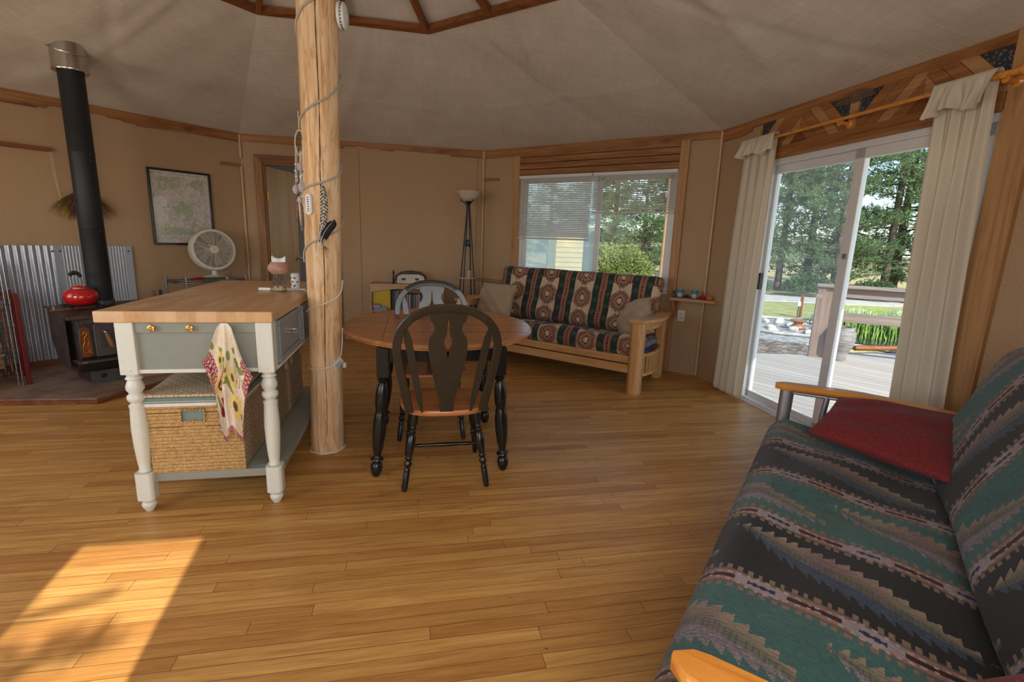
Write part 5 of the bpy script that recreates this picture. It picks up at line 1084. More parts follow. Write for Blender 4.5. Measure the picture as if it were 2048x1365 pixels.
def quad_pillow(name, label, A, B, C_, D, t_, k, mat, crease=.006):
    # A,B near edge, D,C_ far edge, in (s, off, z) of wall k
    q = [W[k].p(*p) for p in (A, B, C_, D)]; nrm = (q[1] - q[0]).cross(q[3] - q[0]).normalized(); nrm = nrm if nrm.z > 0 else -nrm; n = 40; cen = (q[0] + q[1] + q[2] + q[3]) / 4
    def P_(i, j, sg):
        u, v = i / n, j / n; a, c = 2 * u - 1, 2 * v - 1; e = max(0, (1 - abs(a) ** 2.4) * (1 - abs(c) ** 2.4)); pu = a * (1 - .05 * (1 - abs(c) ** 1.0) * abs(a) ** 3); pv = c * (1 - .06 * (1 - abs(a)) * abs(c) ** 3); u2, v2 = (pu + 1) / 2, (pv + 1) / 2
        p = (q[0].lerp(q[1], u2)).lerp(q[3].lerp(q[2], u2), v2); h = sg * t_ / 2 * e ** .45 + crease * e ** .3 * (sin(a * 4 + c * 3) + .6 * sin(c * 9 - a * 3)); return tuple(p + nrm * h - cen)
    b = MB(); b.strip([[P_(i, j, 1) for j in range(n + 1)] for i in range(n + 1)]); b.strip([[P_(i, j, -1) for j in range(n + 1)][::-1] for i in range(n + 1)])
    o = b.build(name, mat, loc=cen, split=0, recalc=True); tag(o, label, 'pillow'); return o
quad_pillow('red_pillow', 'crimson chenille pillow leaning on the far arm of the dark futon', (.70, .93, .525), (.91, .43, .505), (.34, .35, .635), (.33, .82, .625), .11, 4, M['red_cloth'])
quad_pillow('red_pillow', 'crimson chenille pillow at the near end of the dark futon, cut off by the frame', (2.42, .58, .53), (2.385, .21, .58), (2.045, .27, .73), (2.10, .58, .55), .13, 4, M['red_cloth'])
# ================================================================ CURTAINS AND ROD
def wl(k, x, off, z): return W[k].p(x, off, z)
rod = thing('curtain_rod', 'amber wooden curtain rod on wooden brackets above the sliding door', 'curtain rod', W[3].p(0, 0, 0), W[3].rz)
b = MB(); b.tube([(.47, -.10, 2.225), (2.50, -.10, 2.225)], .011, 16); b.build('pole', M['arm_wood'], rod)
b = MB(); b.tube([(2.40, -.10, 2.225), (2.53, -.10, 2.225)], .016, 16); b.build('pole_sleeve', M['arm_wood'], rod)
b = MB(); b.lathe([(0, -.03), (.012, -.03), (.014, -.024), (.024, -.02), (.018, -.014), (.014, -.010), (.026, -.002), (.034, .014), (.034, .03), (.024, .048), (0, .056)], 28, T(2.555, -.10, 2.225) @ Ry(PI / 2)); b.build('finial', M['arm_wood'], rod, split=60)
for x in (.60, 1.49, 2.465):
    b = MB(); b.lathe([(0, 0), (.028, 0), (.028, .008), (.016, .018), (.012, .04), (.012, .075), (.018, .085), (0, .088)], 20, T(x, -.02, 2.20) @ Rx(PI / 2)); b.tube([(x, -.085, 2.20), (x, -.10, 2.215)], .014, 12); b.b2(x - .012, x + .012, -.122, -.078, 2.203, 2.216); b.build('bracket', M['arm_wood'], rod)
def curtain(name, label, top, bot, zt, zb, off_t, off_b, folds, amp, seed, flip, ruf=.19):
    r = thing(name, label, 'curtain', W[3].p(0, 0, 0), W[3].rz, 'cream curtains of the sliding door'); rg = random.Random(seed); ph = [rg.random() * 6 for _ in range(4)]
    nu, nv = 140, 70; rows = []
    for j in range(nv + 1):
        v = j / nv; a = top[0] + (bot[0] - top[0]) * v ** 1.25; c = top[1] + (bot[1] - top[1]) * v ** 1.25; am = amp * (.35 + .65 * min(1, v * 3)); row = []
        for i in range(nu + 1):
            u = i / nu; q = u + .02 * sin(5 * v + u * 6 + ph[0]); wv = sin(2 * PI * folds * q + ph[1]) + .35 * sin(2 * PI * folds * 2.1 * q + ph[2] + v); off = off_t + (off_b - off_t) * v + am * wv; z = zt + (zb - zt) * v - (.05 * (1 - v) * (1 - u if flip else u) * .0)
            row.append((a + (c - a) * u, -off, z + .012 * v * sin(2 * PI * folds * q)))
        rows.append(row)
    b = MB(); b.strip(rows[::-1]); b.build('panel', M['curtain'], r, solid=.0012, split=0)
    # gathered header folded over the rod
    rows = []; nv = 16
    for j in range(nv + 1):
        v = j / nv; row = []
        for i in range(nu + 1):
            u = i / nu; wv = sin(2 * PI * folds * .9 * u + ph[3]) + .5 * sin(2 * PI * folds * 1.9 * u + ph[0]); x = top[0] - .015 + (top[1] - top[0] + .03) * u + .012 * sin(v * 3 + u * 9)
            if v < .25: th = PI * v / .25; off = off_t + .02 - .020 * cos(th) * 1 + .0; z = zt + .012 + .018 * sin(th)
            else: f = (v - .25) / .75; off = off_t + .040 + .022 * f * (1 + .8 * wv) + .008 * wv * f; z = zt + .012 - ruf * f * (1 + .12 * sin(2 * PI * folds * .45 * u + ph[1]))
            row.append((x, -off, z))
        rows.append(row)
    b = MB(); b.strip(rows); b.build('header_flounce', M['curtain'], r, solid=.0015, split=0)
    return r
curtain('curtain', 'cream cotton curtain panel hanging at the left of the sliding door', (.475, .87), (.43, .86), 2.235, .03, .085, .10, 4, .018, 2, True, .13)
curtain('curtain', 'cream cotton curtain panel hanging at the right of the sliding door', (2.13, 2.42), (2.235, 2.53), 2.235, .03, .085, .10, 3.6, .026, 7, False, .15)

# ================================================================ CORNER SHELF with pots
sh = thing('corner_shelf', 'narrow wooden corner shelf right of the oak futon', 'shelf', W[2].p(0, 0, 0), W[2].rz)
b = MB(); b.prism([(2.585, -.205), (3.02, -.205), (3.055, -.17), (2.893, -.004), (2.885, -.004), (2.585, -.004)], .797, .826); b.build('board', M['shelf_wood'], sh, bevel=.003)
b = MB(); b.prism([(-.19, .797), (-.01, .797), (-.01, .60), (-.03, .60)], 2.60, 2.62, Matrix(((0, 0, 1, 0), (1, 0, 0, 0), (0, 1, 0, 0), (0, 0, 0, 1)))); b.build('bracket', M['shelf_wood'], sh, recalc=True)
WK = W[2]
b = MB(); b.prism([(-.115, -.035), (.115, -.035), (.115, .035), (-.115, .035)], 0, .004); b.prism([(-.12, -.04), (.12, -.04), (.12, -.034), (-.12, -.034)], 0, .011); b.prism([(-.12, .034), (.12, .034), (.12, .04), (-.12, .04)], 0, .011); b.prism([(-.12, -.034), (-.114, -.034), (-.114, .034), (-.12, .034)], 0, .011); b.prism([(.114, -.034), (.12, -.034), (.12, .034), (.114, .034)], 0, .011)
tag(b.build('black_tray', M['black_plastic'], loc=WK.p(2.735, .135, .826), rz=WK.rz), 'narrow black tray under the two blue pots on the corner shelf', 'tray')
M['blue_glaze'] = plain('turquoise_glaze', (.05, .24, .36), .25); M['white_glaze'] = plain('offwhite_glaze', (.52, .50, .46), .35)
for s_, lb in ((2.665, 'small pot with turquoise rim on the left of the black tray'), (2.81, 'small pot with turquoise rim on the right of the black tray')):
    r = thing('small_pot', lb, 'pot', WK.p(s_, .135, .831), WK.rz, 'turquoise rimmed pots on the corner shelf')
    b = MB(); b.lathe([(0, 0), (.024, 0), (.0285, .045), (.026, .045), (.022, .005), (0, .005)], 28); b.build('pot_body', M['white_glaze'], r)
    b = MB(); b.lathe([(.0285, .045), (.0305, .052), (.0345, .054), (.036, .078), (.033, .078), (.031, .056), (.026, .046)], 28); b.build('rim_band', M['blue_glaze'], r)
    b = MB(); b.lathe([(0, .055), (.031, .056)], 20); b.build('soil', M['crack_and_shade'], r)
for i, (s_, lb) in enumerate(((2.722, 'tiny dark figurine left of middle between the blue pots'), (2.748, 'tiny dark figurine right of middle between the blue pots'))):
    b = MB(); b.lathe([(0, 0), (.010, 0), (.012, .010), (.007, .016), (.009, .023), (.006, .031), (0, .033)], 14); tag(b.build('figurine', M['frame_black'], loc=WK.p(s_, .15, .8305)), lb, 'figurine', 'figurines on the tray')
M['red_glass'] = plain('red_glass', (.35, .01, .02), .08); M['orange_glass'] = plain('orange_glass', (.62, .17, .02), .08); M['green_glass'] = plain('green_glass', (.01, .07, .05), .1)
r = thing('red_ornament', 'small red glass bird-shaped ornament on the corner shelf', 'ornament', WK.p(2.905, .155, .826), WK.rz)
b = MB(); b.lathe([(0, 0), (.020, .001), (.027, .012), (.022, .026), (.009, .040), (.006, .062), (.008, .066), (0, .067)], 22, Ry(-.12)); b.build('body', M['red_glass'], r); b = MB(); b.tube([(-.018, 0, .018), (-.033, 0, .03), (-.036, 0, .036)], [.010, .006, .002], 10); b.build('beak', M['red_glass'], r)
r = thing('orange_ornament', 'small ribbed orange glass pumpkin on the corner shelf', 'ornament', WK.p(2.965, .155, .826), WK.rz)
b = MB(); rows = []
for z, q in ((0, .0), (.001, .018), (.010, .032), (.022, .035), (.034, .027), (.040, .012), (.043, .008), (.060, .008), (.062, 0)): rows.append([(q * (1 - .08 * abs(sin(4 * a)) * (z < .038)) * cos(a), q * (1 - .08 * abs(sin(4 * a)) * (z < .038)) * sin(a), z) for a in [2 * PI * i / 48 for i in range(48)]])
b.strip(rows, closed_u=True); b.build('body', M['orange_glass'], r, split=0)
b = MB(); b.lathe([(0, 0), (.012, 0), (.013, .05), (.008, .06), (.008, .075), (0, .075)], 16); tag(b.build('green_bottle', M['green_glass'], loc=WK.p(2.605, .15, .826)), 'tiny green bottle at the left end of the corner shelf', 'bottle')
ou = thing('wall_outlet', 'cream wall outlet below the corner shelf', 'outlet', WK.p(2.665, 0, .62), WK.rz)
b = MB(); b.b2(-.036, .036, -.006, 0, -.058, .058); b.build('cover_plate', M['white_plastic'], ou, bevel=.003)
for z in (-.022, .022): b = MB(); b.b2(-.016, .016, -.0075, -.006, z - .014, z + .014); b.build('socket', M['wax'], ou, bevel=.002)
# low shelf ledge left of the futon, behind the lamp
b = MB(); b.b2(-.02, .52, -.12, -.0, .80, .825); structure(b.build('trim_30', M['shelf_wood'], loc=WK.o, rz=WK.rz, bevel=.003))

# ================================================================ BOOKCASE on the back-left wall
V = W[1]; bc = thing('bookcase', 'low beech bookcase with an arched top rail against the back wall', 'bookcase', V.p(0, 0, 0), V.rz)
M['beech'] = wood('beech_laminate', (.36, .20, .115), (.46, .275, .165), (.52, .33, .21), 0, .8, .45)
x0, x1, y0 = 1.46, 2.36, -.30
for x in (x0, x1 - .018): b = MB(); b.b2(x, x + .018, y0, -.012, .0, .735); b.build('side_panel', M['beech'], bc, bevel=.0015)
b = MB(); b.b2(x0 - .005, x1 + .005, y0 - .006, -.012, .735, .755); b.build('top_panel', M['beech'], bc, bevel=.002)
for z in (.06, .405): b = MB(); b.b2(x0 + .018, x1 - .018, y0 + .004, -.012, z, z + .018); b.build('shelf_board', M['beech'], bc, bevel=.0015)
b = MB(); b.b2(x0 + .018, x1 - .018, -.018, -.012, .06, .735); b.build('back_panel', M['beech'], bc)
b = MB(); arc = [(x0 + .018, .735), (x0 + .018, .650)] + [(x0 + .018 + (x1 - x0 - .036) * f, .650 + .045 * sin(PI * f) ** .7) for f in [i / 16 for i in range(1, 16)]] + [(x1 - .018, .650), (x1 - .018, .735)]; b.prism(arc, -y0 - .018, -y0, UP); b.build('arched_rail', M['beech'], bc, recalc=True)
M['yellow'] = plain('yellow_spine', (.66, .42, .02), .45, var=.05)
cols = {c: plain('spine_%d' % i, c, .45, var=.15, scale=90) for i, c in enumerate([(.04, .05, .09), (.30, .30, .33), (.05, .05, .05), (.40, .38, .36), (.10, .06, .05), (.03, .05, .12), (.25, .06, .05), (.18, .20, .24)])}; ck = list(cols)
X = 1.484; i = 0
while X < 1.70:
    w_ = .0095; b = MB(); b.b2(0, w_ - .0012, -.20, 0, 0, .252 + .002 * ((i * 7) % 3)); tag(b.build('magazine', M['yellow'], loc=V.p(X, .055, .424), rz=V.rz), 'yellow-spined magazine in the left row of the bookcase', 'magazine', 'yellow magazines in the bookcase'); X += w_; i += 1
X = 1.716
for i in range(30):
    w_ = [.012, .015, .014, .017][i % 4]; h_ = .19 if i > 5 else .235
    if i > 5 and X > 1.75: z_ = .424 if i % 2 else .424
    b = MB(); b.b2(0, w_ - .001, -.15, 0, 0, h_ + .006 * (i % 3)); tag(b.build('disc_case' if i > 5 else 'book', cols[ck[(i * 5) % 8]], loc=V.p(X, .06, .424), rz=V.rz), 'dark slim case standing in the right row of the bookcase' if i > 5 else 'dark book beside the yellow magazines in the bookcase', 'disc case' if i > 5 else 'book', 'cases in the bookcase' if i > 5 else 'books in the bookcase'); X += w_
    if X > 2.29: break
M['lilac'] = plain('blue_grey_box', (.20, .25, .36), .4, var=.2, scale=60)
b = MB(); b.b2(-.075, .075, -.05, .0, 0, .045); tag(b.build('storage_box', M['lilac'], loc=V.p(1.585, .262, .424), rz=V.rz, bevel=.002), 'pale blue-grey box lying in front of the yellow magazines', 'box')
for j, c in enumerate(((.45, .45, .5), (.40, .16, .20), (.12, .12, .30))):
    b = MB(); b.b2(-.04, .04, -.045, 0, 0, .011); tag(b.build('cassette', plain('cassette_%d' % j, c, .4), loc=V.p(1.532, .262, .4695 + .0115 * j), rz=V.rz), ['lowest', 'middle', 'topmost'][j] + ' small cassette stacked on the pale blue-grey box', 'cassette', 'cassettes on the box')
# figurine & bag on top
fg = thing('slim_figurine', 'slim dark figurine standing at the left on the bookcase', 'figurine', V.p(1.742, .22, .755), V.rz)
b = MB(); b.lathe([(0, 0), (.018, 0), (.018, .01), (.010, .02), (.014, .05), (.010, .08), (.015, .10), (.009, .118), (.014, .135), (.011, .165), (0, .168)], 16); b.build('body', M['frame_black'], fg)
M['bagc'] = mk_text('cream_canvas', (.60, .54, .45), 300, .3, .1); M['bagd'] = plain('dark_leather', (.045, .022, .022), .45)
bg = thing('canvas_bag', 'cream canvas shoulder bag with dark leather trim on the bookcase', 'bag', V.p(1.955, .18, .755), V.rz)
b = MB(); out = [(-.165, .005), (.165, .005), (.172, .05), (.158, .095), (.10, .118), (-.10, .118), (-.158, .095), (-.172, .05)]; b.prism(out, -.06, .06, UP); b.build('bag_body', M['bagc'], bg, bevel=.02, seg=4)
b = MB(); b.tube([(-.178, 0, .03), (-.168, 0, .09), (-.115, 0, .125), (0, 0, .142), (.115, 0, .125), (.168, 0, .09), (.178, 0, .03)], .011, 10, flat=2.2); b.build('leather_trim', M['bagd'], bg, split=0)
for x in (-.09, .075): b = MB(); b.b2(x - .024, x + .024, -.068, -.058, .045, .072); b.build('patch_tab', M['bagd'], bg, bevel=.003)
# ================================================================ FLOOR LAMP
lm = thing('floor_lamp', 'tripod floor lamp with frosted bowl shade and two small shelves', 'floor lamp', V.p(2.665, .27, 0), V.rz)
M['frost'] = plain('frosted_alabaster_glass', (.60, .52, .42), .35, var=.08, scale=20); M['iron'] = plain('black_wrought_iron', (.022, .024, .028), .4, .5)
b = MB(); b.lathe([(0, 1.795), (.045, 1.795), (.075, 1.812), (.118, 1.850), (.150, 1.905), (.157, 1.915), (.150, 1.915), (.112, 1.858), (.07, 1.822), (.04, 1.803), (0, 1.803)], 40); b.build('bowl_shade', M['frost'], lm, split=50)
b = MB(); b.lathe([(0, 1.70), (.020, 1.70), (.018, 1.74), (.022, 1.77), (.040, 1.785), (.045, 1.792), (0, 1.793)], 20); b.build('neck', M['iron'], lm, split=50)
for i in range(3):
    a = 2 * PI * i / 3 - PI / 2 + .5; b = MB(); b.tube(smooth([(.018 * cos(a), .018 * sin(a), 1.72), (.035 * cos(a), .035 * sin(a), 1.762), (.07 * cos(a), .07 * sin(a), 1.787), (.095 * cos(a), .095 * sin(a), 1.802), (.092 * cos(a), .092 * sin(a), 1.818)]), .006, 8); b.build('shade_claw', M['iron'], lm, split=0)
for i in range(4):
    a = PI / 4 + PI / 2 * i + .2; b = MB(); b.tube([(.016 * cos(a), .016 * sin(a), 1.735), (.168 * cos(a), .168 * sin(a), .005)], .0075, 10); b.build('leg', M['iron'], lm)
for z, q in ((.842, .105), (1.245, .062)):
    b = MB(); b.lathe([(0, 0), (q, 0), (q, .010), (0, .010)], 30, T(0, 0, z)); b.build('tier_shelf', M['frost'] if z < 1 else M['iron'], lm)
b = MB(); b.lathe([(0, 0), (.032, 0), (.033, .085), (.030, .092), (0, .088)], 24); tag(b.build('pillar_candle', plain('pink_wax', (.52, .33, .28), .5), loc=V.p(2.68, .27, .852)), 'pale pink pillar candle on the lower lamp shelf', 'candle')
b = MB(); b.lathe([(0, 0), (.030, 0), (.034, .02), (.034, .05), (.028, .072), (.024, .072), (.028, .05), (.028, .01), (0, .01)], 22); tag(b.build('green_jar', M['green_glass'], loc=V.p(2.66, .27, 1.2555)), 'dark green glass jar on the upper lamp shelf', 'jar')
# round wooden hamper
hm = thing('round_hamper', 'round bent-wood hamper below the floor lamp', 'hamper', V.p(2.50, .62, 0), V.rz)
b = MB(); b.lathe([(0, .0), (.145, 0), (.15, .01), (.158, .50), (.150, .50), (.146, .012), (0, .012)], 40); b.build('body', M['fir_pale'], hm)
for z in (.06, .44): b = MB(); b.lathe([(.150, z), (.1615, z), (.1615, z + .035), (.150, z + .035)], 40); b.build('hoop_band', M['oak'], hm)
b = MB(); b.lathe([(0, .500), (.166, .500), (.168, .518), (.150, .530), (0, .535)], 40); b.build('lid', M['oak'], hm)
b = MB(); b.tube(smooth([(-.1, -.14, .47), (-.05, -.175, .44), (0, -.18, .435), (.05, -.175, .44)]), .006, 8); b.build('bail_handle', M['iron'], hm, split=0)

# ================================================================ LEFT SIDE : hearth, corrugated sheet, stove, pipe
V0 = W[0]
h_ = .045; hp = [(-.2, -.0), (1.86, -.0), (1.86, -.95), (1.62, -1.21), (.86, -1.475), (.42, -1.0), (-.2, -.28)]
b = MB(); b.prism(hp, .0, h_ - .012); ob = structure(b.build('trim_31', M['fir_dark'], loc=V0.o, rz=V0.rz, bevel=.004), 'reddish wooden edge of the raised hearth'); 
hq = [(-.2, -.0), (1.84, -.0), (1.84, -.94), (1.61, -1.19), (.865, -1.45), (.435, -.985), (-.2, -.26)]
b = MB(); b.prism(hq, h_ - .012, h_); structure(b.build('floor_hearth', M['tile'], loc=V0.o, rz=V0.rz), 'tiled hearth platform')
def corr(s0, s1, z0, z1, label, pitch=.050, amp=.0085, flat0=.06, flat1=.03):
    n = int((s1 - s0) / .0025); rows = []
    for i in range(n + 1):
        s = s0 + (s1 - s0) * i / n; e_ = 1.0
        if s - s0 < flat0 or s1 - s < flat1: e_ = 0.0
        y = -.030 - amp * e_ * sin(2 * PI * (s - s0) / pitch)
        if s - s0 < .012: y = -.030 - .008
        if s1 - s < .010: y = -.004
        rows.append([(s, y, z0), (s, y, z1)])
    b = MB(); b.strip(rows); r = thing('corrugated_sheet', label, 'metal sheet', V0.p(0, 0, 0), V0.rz, 'corrugated sheets behind the stove'); b.build('sheet', M['corr'], r, solid=.0012, split=40)
    for (x, z) in ((s0 + .03, z1 - .05), (s1 - .04, z1 - .05), ((s0 + s1) / 2, z1 - .05)):
        b = MB(); b.lathe([(0, 0), (.008, 0), (.008, .003), (0, .005)], 12, T(x, -.037, z) @ Rx(PI / 2)); b.build('screw', M['black_plastic'], r)
corr(.28, 1.115, .10, 1.148, 'left corrugated metal sheet behind the stove'); corr(1.10, 1.70, .10, 1.148, 'right corrugated metal sheet behind the stovepipe', .024, .0014, .05, .07)
b = MB(); b.b2(.2, 1.76, -.045, -.0, .045, .10); structure(b.build('trim_32', M['fir_dark'], loc=V0.o, rz=V0.rz, bevel=.003))
b = MB(); b.b2(-.01, .012, -.03, -.002, 0, 0)
# stovepipe with steel thimble
PX, PO = 1.185, .73; pp = V0.p(PX, PO, 0); pz = 2.44 + PO * (HS - WH) / ((RR - RS) * cos(PI / 8))
sp = thing('stovepipe', 'matt black stovepipe rising to a steel collar in the ceiling', 'stovepipe', pp, V0.rz)
b = MB(); b.lathe([(.086, .70), (.086, 1.32), (.0875, 1.322), (.0875, 1.328), (.086, 1.33), (.086, 1.92), (.0875, 1.922), (.0875, 1.928), (.086, 1.93), (.086, pz + .1)], 40); b.build('pipe', M['pipe'], sp, split=60)
b = MB(); b.lathe([(.088, 2.535), (.118, 2.535), (.121, 2.54), (.121, 2.548), (.117, 2.552), (.117, pz + .06)], 48); b.build('steel_collar', M['steel'], sp, split=40)
b = MB(); b.lathe([(.116, -.002), (.136, -.002), (.136, .002), (.116, .002)], 40, T(0, 0, pz - .004) @ Rx(math.atan(.353))); b.build('ceiling_ring', M['steel'], sp)
for z in (1.30, 1.91, 1.86): b = MB(); b.lathe([(0, 0), (.004, 0), (.003, .003), (0, .003)], 8, T(.03, -.081, z) @ Rx(PI / 2)); b.build('rivet', M['steel'], sp)
# wood stove
S0 = 1.175; st = thing('wood_stove', 'old iron wood stove with copper art plates on the tiled hearth', 'wood stove', V0.p(S0, 0, h_), V0.rz)
def profile(x0, x1, pts, name, mat, bevel=.004):
    b = MB(); n = len(pts); vs = [(x0, y, z) for y, z in pts] + [(x1, y, z) for y, z in pts]; b.add(vs, [tuple(range(n)), tuple(range(2 * n - 1, n - 1, -1))] + [(i, n + i, n + (i + 1) % n, (i + 1) % n) for i in range(n)]); return b.build(name, mat, st, bevel=bevel, recalc=True)
profile(-.27, .27, [(-.62, .10), (-.95, .10), (-1.085, .25), (-1.085, .575), (-.62, .575)], 'firebox', M['stove'])
profile(-.345, .345, [(-.60, .618), (-.60, .628), (-.98, .628), (-1.16, .600), (-1.165, .572), (-1.155, .568), (-.98, .600)], 'top_plate', M['stove_top'], .003)
for sx in (-1, 1): b = MB(); b.prism([(-1.0, .60), (-1.0, .16), (-.80, .16), (-.64, .34), (-.64, .60)], sx * .325 - .006, sx * .325 + .006, Matrix(((0, 0, 1, 0), (1, 0, 0, 0), (0, 1, 0, 0), (0, 0, 0, 1)))); o = b.build('heat_shield', M['stove'], st, bevel=.002)
profile(-.20, .20, [(-.66, .0), (-1.0, .0), (-1.0, .10), (-.66, .10)], 'pedestal', M['stove'])
b = MB(); b.b2(-.205, .205, -1.010, -1.0, .0, .105); b.build('pedestal_front', M['stove_face'], st, bevel=.002)
for x in (-.12, .12):
    b = MB(); b.lathe([(0, 0), (.022, 0), (.022, .001), (0, .001)], 20, T(x, -1.0105, .06) @ Rx(PI / 2)); b.build('air_hole', M['black_plastic'], st)
b = MB(); b.b2(-.30, .30, -1.115, -.98, .205, .222); b.prism([(-.28, -1.115), (.28, -1.115), (.25, -1.135), (-.25, -1.135)], .207, .222); b.build('ash_ledge', M['stove_face'], st, bevel=.003)
b = MB(); b.b2(-.175, .175, -1.105, -1.085, .245, .520); dd = b.build('door', M['stove_face'], st, bevel=.005)
b = MB(); b.b2(-.15, .15, -1.110, -1.105, .27, .495); b.build('door_panel', M['stove_face'], dd, bevel=.003)
b = MB(); b.tube(smooth([(-.12, -1.105, .455), (-.115, -1.14, .455), (-.105, -1.145, .44)]), .008, 8); b.build('latch_arm', M['steel'], dd, split=0)
b = MB(); b.lathe([(0, 0), (.011, 0), (.017, .05), (.019, .11), (.012, .128), (0, .13)], 16, T(-.108, -1.146, .445) @ Ry(PI - .28) ); b.build('latch_grip', M['handle_wood'], dd)
b = MB(); b.b2(-.255, .255, -1.105, -1.085, .525, .565); lv = b.build('air_panel', M['stove_face'], st, bevel=.003)
for i in range(5): x = -.13 + i * .065; b = MB(); b.prism([(x - .02, .533), (x + .012, .533), (x + .022, .557), (x - .010, .557)], 1.105, 1.1065, UP); b.build('air_slot', M['black_plastic'], lv)
for sx in (-1, 1):
    xc = sx * .232; r_ = []
    b = MB(); b.prism([(xc - .036, .265), (xc - .028, .255), (xc + .028, .255), (xc + .036, .265), (xc + .03, .48), (xc + .016, .495), (xc - .016, .495), (xc - .03, .48)], 1.0855, 1.092, UP); ap = b.build('art_plate', M['copper'], st, bevel=.002, label='copper coloured plate with a bright linear figure')
    b = MB(); b.tube([(xc - .036, -1.094, .262), (xc - .03, -1.094, .482), (xc, -1.094, .502), (xc + .03, -1.094, .482), (xc + .036, -1.094, .262), (xc, -1.094, .246)], .003, 6, closed=True); b.build('plate_frame', M['stove_face'], ap, split=0)
    b = MB(); b.tube(smooth([(xc - .01, -1.093, .28), (xc - .022, -1.093, .31), (xc - .018, -1.093, .35), (xc - .004, -1.093, .38), (xc - .006, -1.093, .41), (xc + .008, -1.093, .43), (xc + .012, -1.093, .45), (xc - .002, -1.093, .46), (xc - .010, -1.093, .445)]), .0018, 5); b.tube(smooth([(xc + .02, -1.093, .28), (xc + .024, -1.093, .31), (xc + .012, -1.093, .35), (xc + .018, -1.093, .38), (xc + .004, -1.093, .40)]), .0018, 5); b.tube(smooth([(xc - .012, -1.093, .30), (xc + .002, -1.093, .285), (xc + .014, -1.093, .30), (xc + .006, -1.093, .33), (xc - .006, -1.093, .345)]), .0018, 5); b.build('figure_lines', M['gold'], ap, split=0)
b = MB(); b.lathe([(.094, .625), (.094, .665), (.088, .668), (.088, .625)], 32, T(PX - S0, -PO, 0)); b.build('flue_collar', M['stove_face'], st)
b = MB(); b.box((-.235, -.93, .632), (.30, .018, .008), rz=.12); b.lathe([(0, 0), (.010, 0), (.008, .03), (0, .032)], 10, T(-.36, -.95, .634)); o = tag(b.build('stove_tool', M['handle_wood'], loc=V0.p(S0, 0, h_), rz=V0.rz), 'short wooden handled tool lying on the left of the stove top', 'tool')
b = MB()
for i in range(7): b.tube([(-.10 + i * .033, -.10, 0), (-.10 + i * .033, .10, 0)], .004, 6)
for y in (-.1, 0, .1): b.tube([(-.12, y, .003), (.12, y, .003)], .005, 6)
for sx in (-1, 1):
    for sy in (-1, 1): b.tube([(sx * .09, sy * .09, 0), (sx * .095, sy * .095, -.018)], .006, 6)
tag(b.build('trivet', M['iron'], loc=V0.p(1.005, .90, h_ + .630 + .019), rz=V0.rz, split=0), 'black iron trivet under the red kettle', 'trivet')
kt = thing('kettle', 'glossy red enamel kettle on the wood stove', 'kettle', V0.p(1.005, .90, h_ + .658), V0.rz); kt.scale = (.90, .90, 1.2)
b = MB(); b.lathe([(0, 0), (.085, 0), (.110, .014), (.128, .042), (.130, .060), (.118, .086), (.090, .104), (.062, .112), (0, .114)], 44); b.build('kettle_body', M['red_enamel'], kt, split=60)
b = MB(); b.lathe([(.062, .111), (.063, .118), (.058, .124), (.03, .130), (0, .131)], 36); b.build('lid', M['red_enamel'], kt, split=60)
b = MB(); b.lathe([(.0625, .110), (.0665, .112), (.0665, .116), (.0625, .118)], 36); b.build('lid_ring', M['chrome'], kt)
b = MB(); b.tube(smooth([(.035, 0, .128), (.028, 0, .165), (.005, 0, .195), (-.02, 0, .205)]), [.010] * 19, 10, flat=.5); b.build('handle_arm', M['chrome'], kt, split=0)
b = MB(); b.tube(smooth([(.02, 0, .188), (-.005, 0, .212), (-.04, 0, .214), (-.062, 0, .200)]), .017, 12, flat=.8); b.build('handle_grip', M['black_plastic'], kt, split=0)
b = MB(); b.tube([(0, .10, .085), (0, .135, .11)], [.02, .013], 12); b.build('spout', M['red_enamel'], kt)
# wire rack with red frame at the far left
rk = thing('wire_rack', 'wire basket rack with dark red wooden uprights left of the stove', 'rack', V0.p(0, 0, h_), V0.rz)
M['dred'] = plain('dark_red_paint', (.13, .006, .006), .45); M['wire'] = plain('grey_wire', (.30, .30, .31), .35, .9)
for (x, y) in ((.665, -.64), (.695, -.31), (.16, -.64), (.16, -.31)): b = MB(); b.b2(x - .014, x + .014, y - .018, y + .018, 0, .745); b.build('upright', M['dred'], rk, bevel=.003)
for z in (.02, .70): b = MB(); b.b2(.16, .665, -.325, -.30, z, z + .03); b.build('crossbar', M['dred'], rk, bevel=.003)
for z in (.045, .235, .44, .62):
    b = MB(); X0, X1, Y0, Y1 = .15, .63, -.66, -.34
    for dz in (0, .045, .085): b.tube([(X0, Y0, z + dz), (X1, Y0, z + dz), (X1, Y1, z + dz), (X0, Y1, z + dz)], .0022, 6, closed=True)
    for i in range(13): x = X0 + (X1 - X0) * i / 12; b.tube([(x, Y0, z + .085), (x, Y0, z), (x, Y1, z), (x, Y1, z + .085)], .0016, 5)
    b.build('wire_basket', M['wire'], rk, split=0)
for x in (.60, .625): b = MB(); b.tube([(x, -.655, 0), (x, -.655, 1.12)], .004, 6); b.build('wire_post', M['wire'], rk)
b = MB(); b.tube([(.64, -.30, 0), (.64, -.30, 1.14)], .008, 8); b.build('rear_pole', M['handle_wood'], rk)
b = MB(); b.b2(.16, .60, -.27, -.262, .08, .98); tag(b.build('wooden_panel', M['fir_pale'], loc=V0.p(0, 0, h_), rz=V0.rz), 'pale wooden board standing behind the wire rack', 'board')
b = MB(); b.b2(.20, .56, -.60, -.38, 0, .02); b.box((.38, -.5, .03), (.30, .20, .015), rz=.2); tag(b.build('newspaper_stack', plain('old_newsprint', (.20, .18, .13), .8, var=.3, scale=30), loc=V0.p(0, 0, h_ + .247), rz=V0.rz), 'folded old newspapers in the wire rack', 'newspaper')
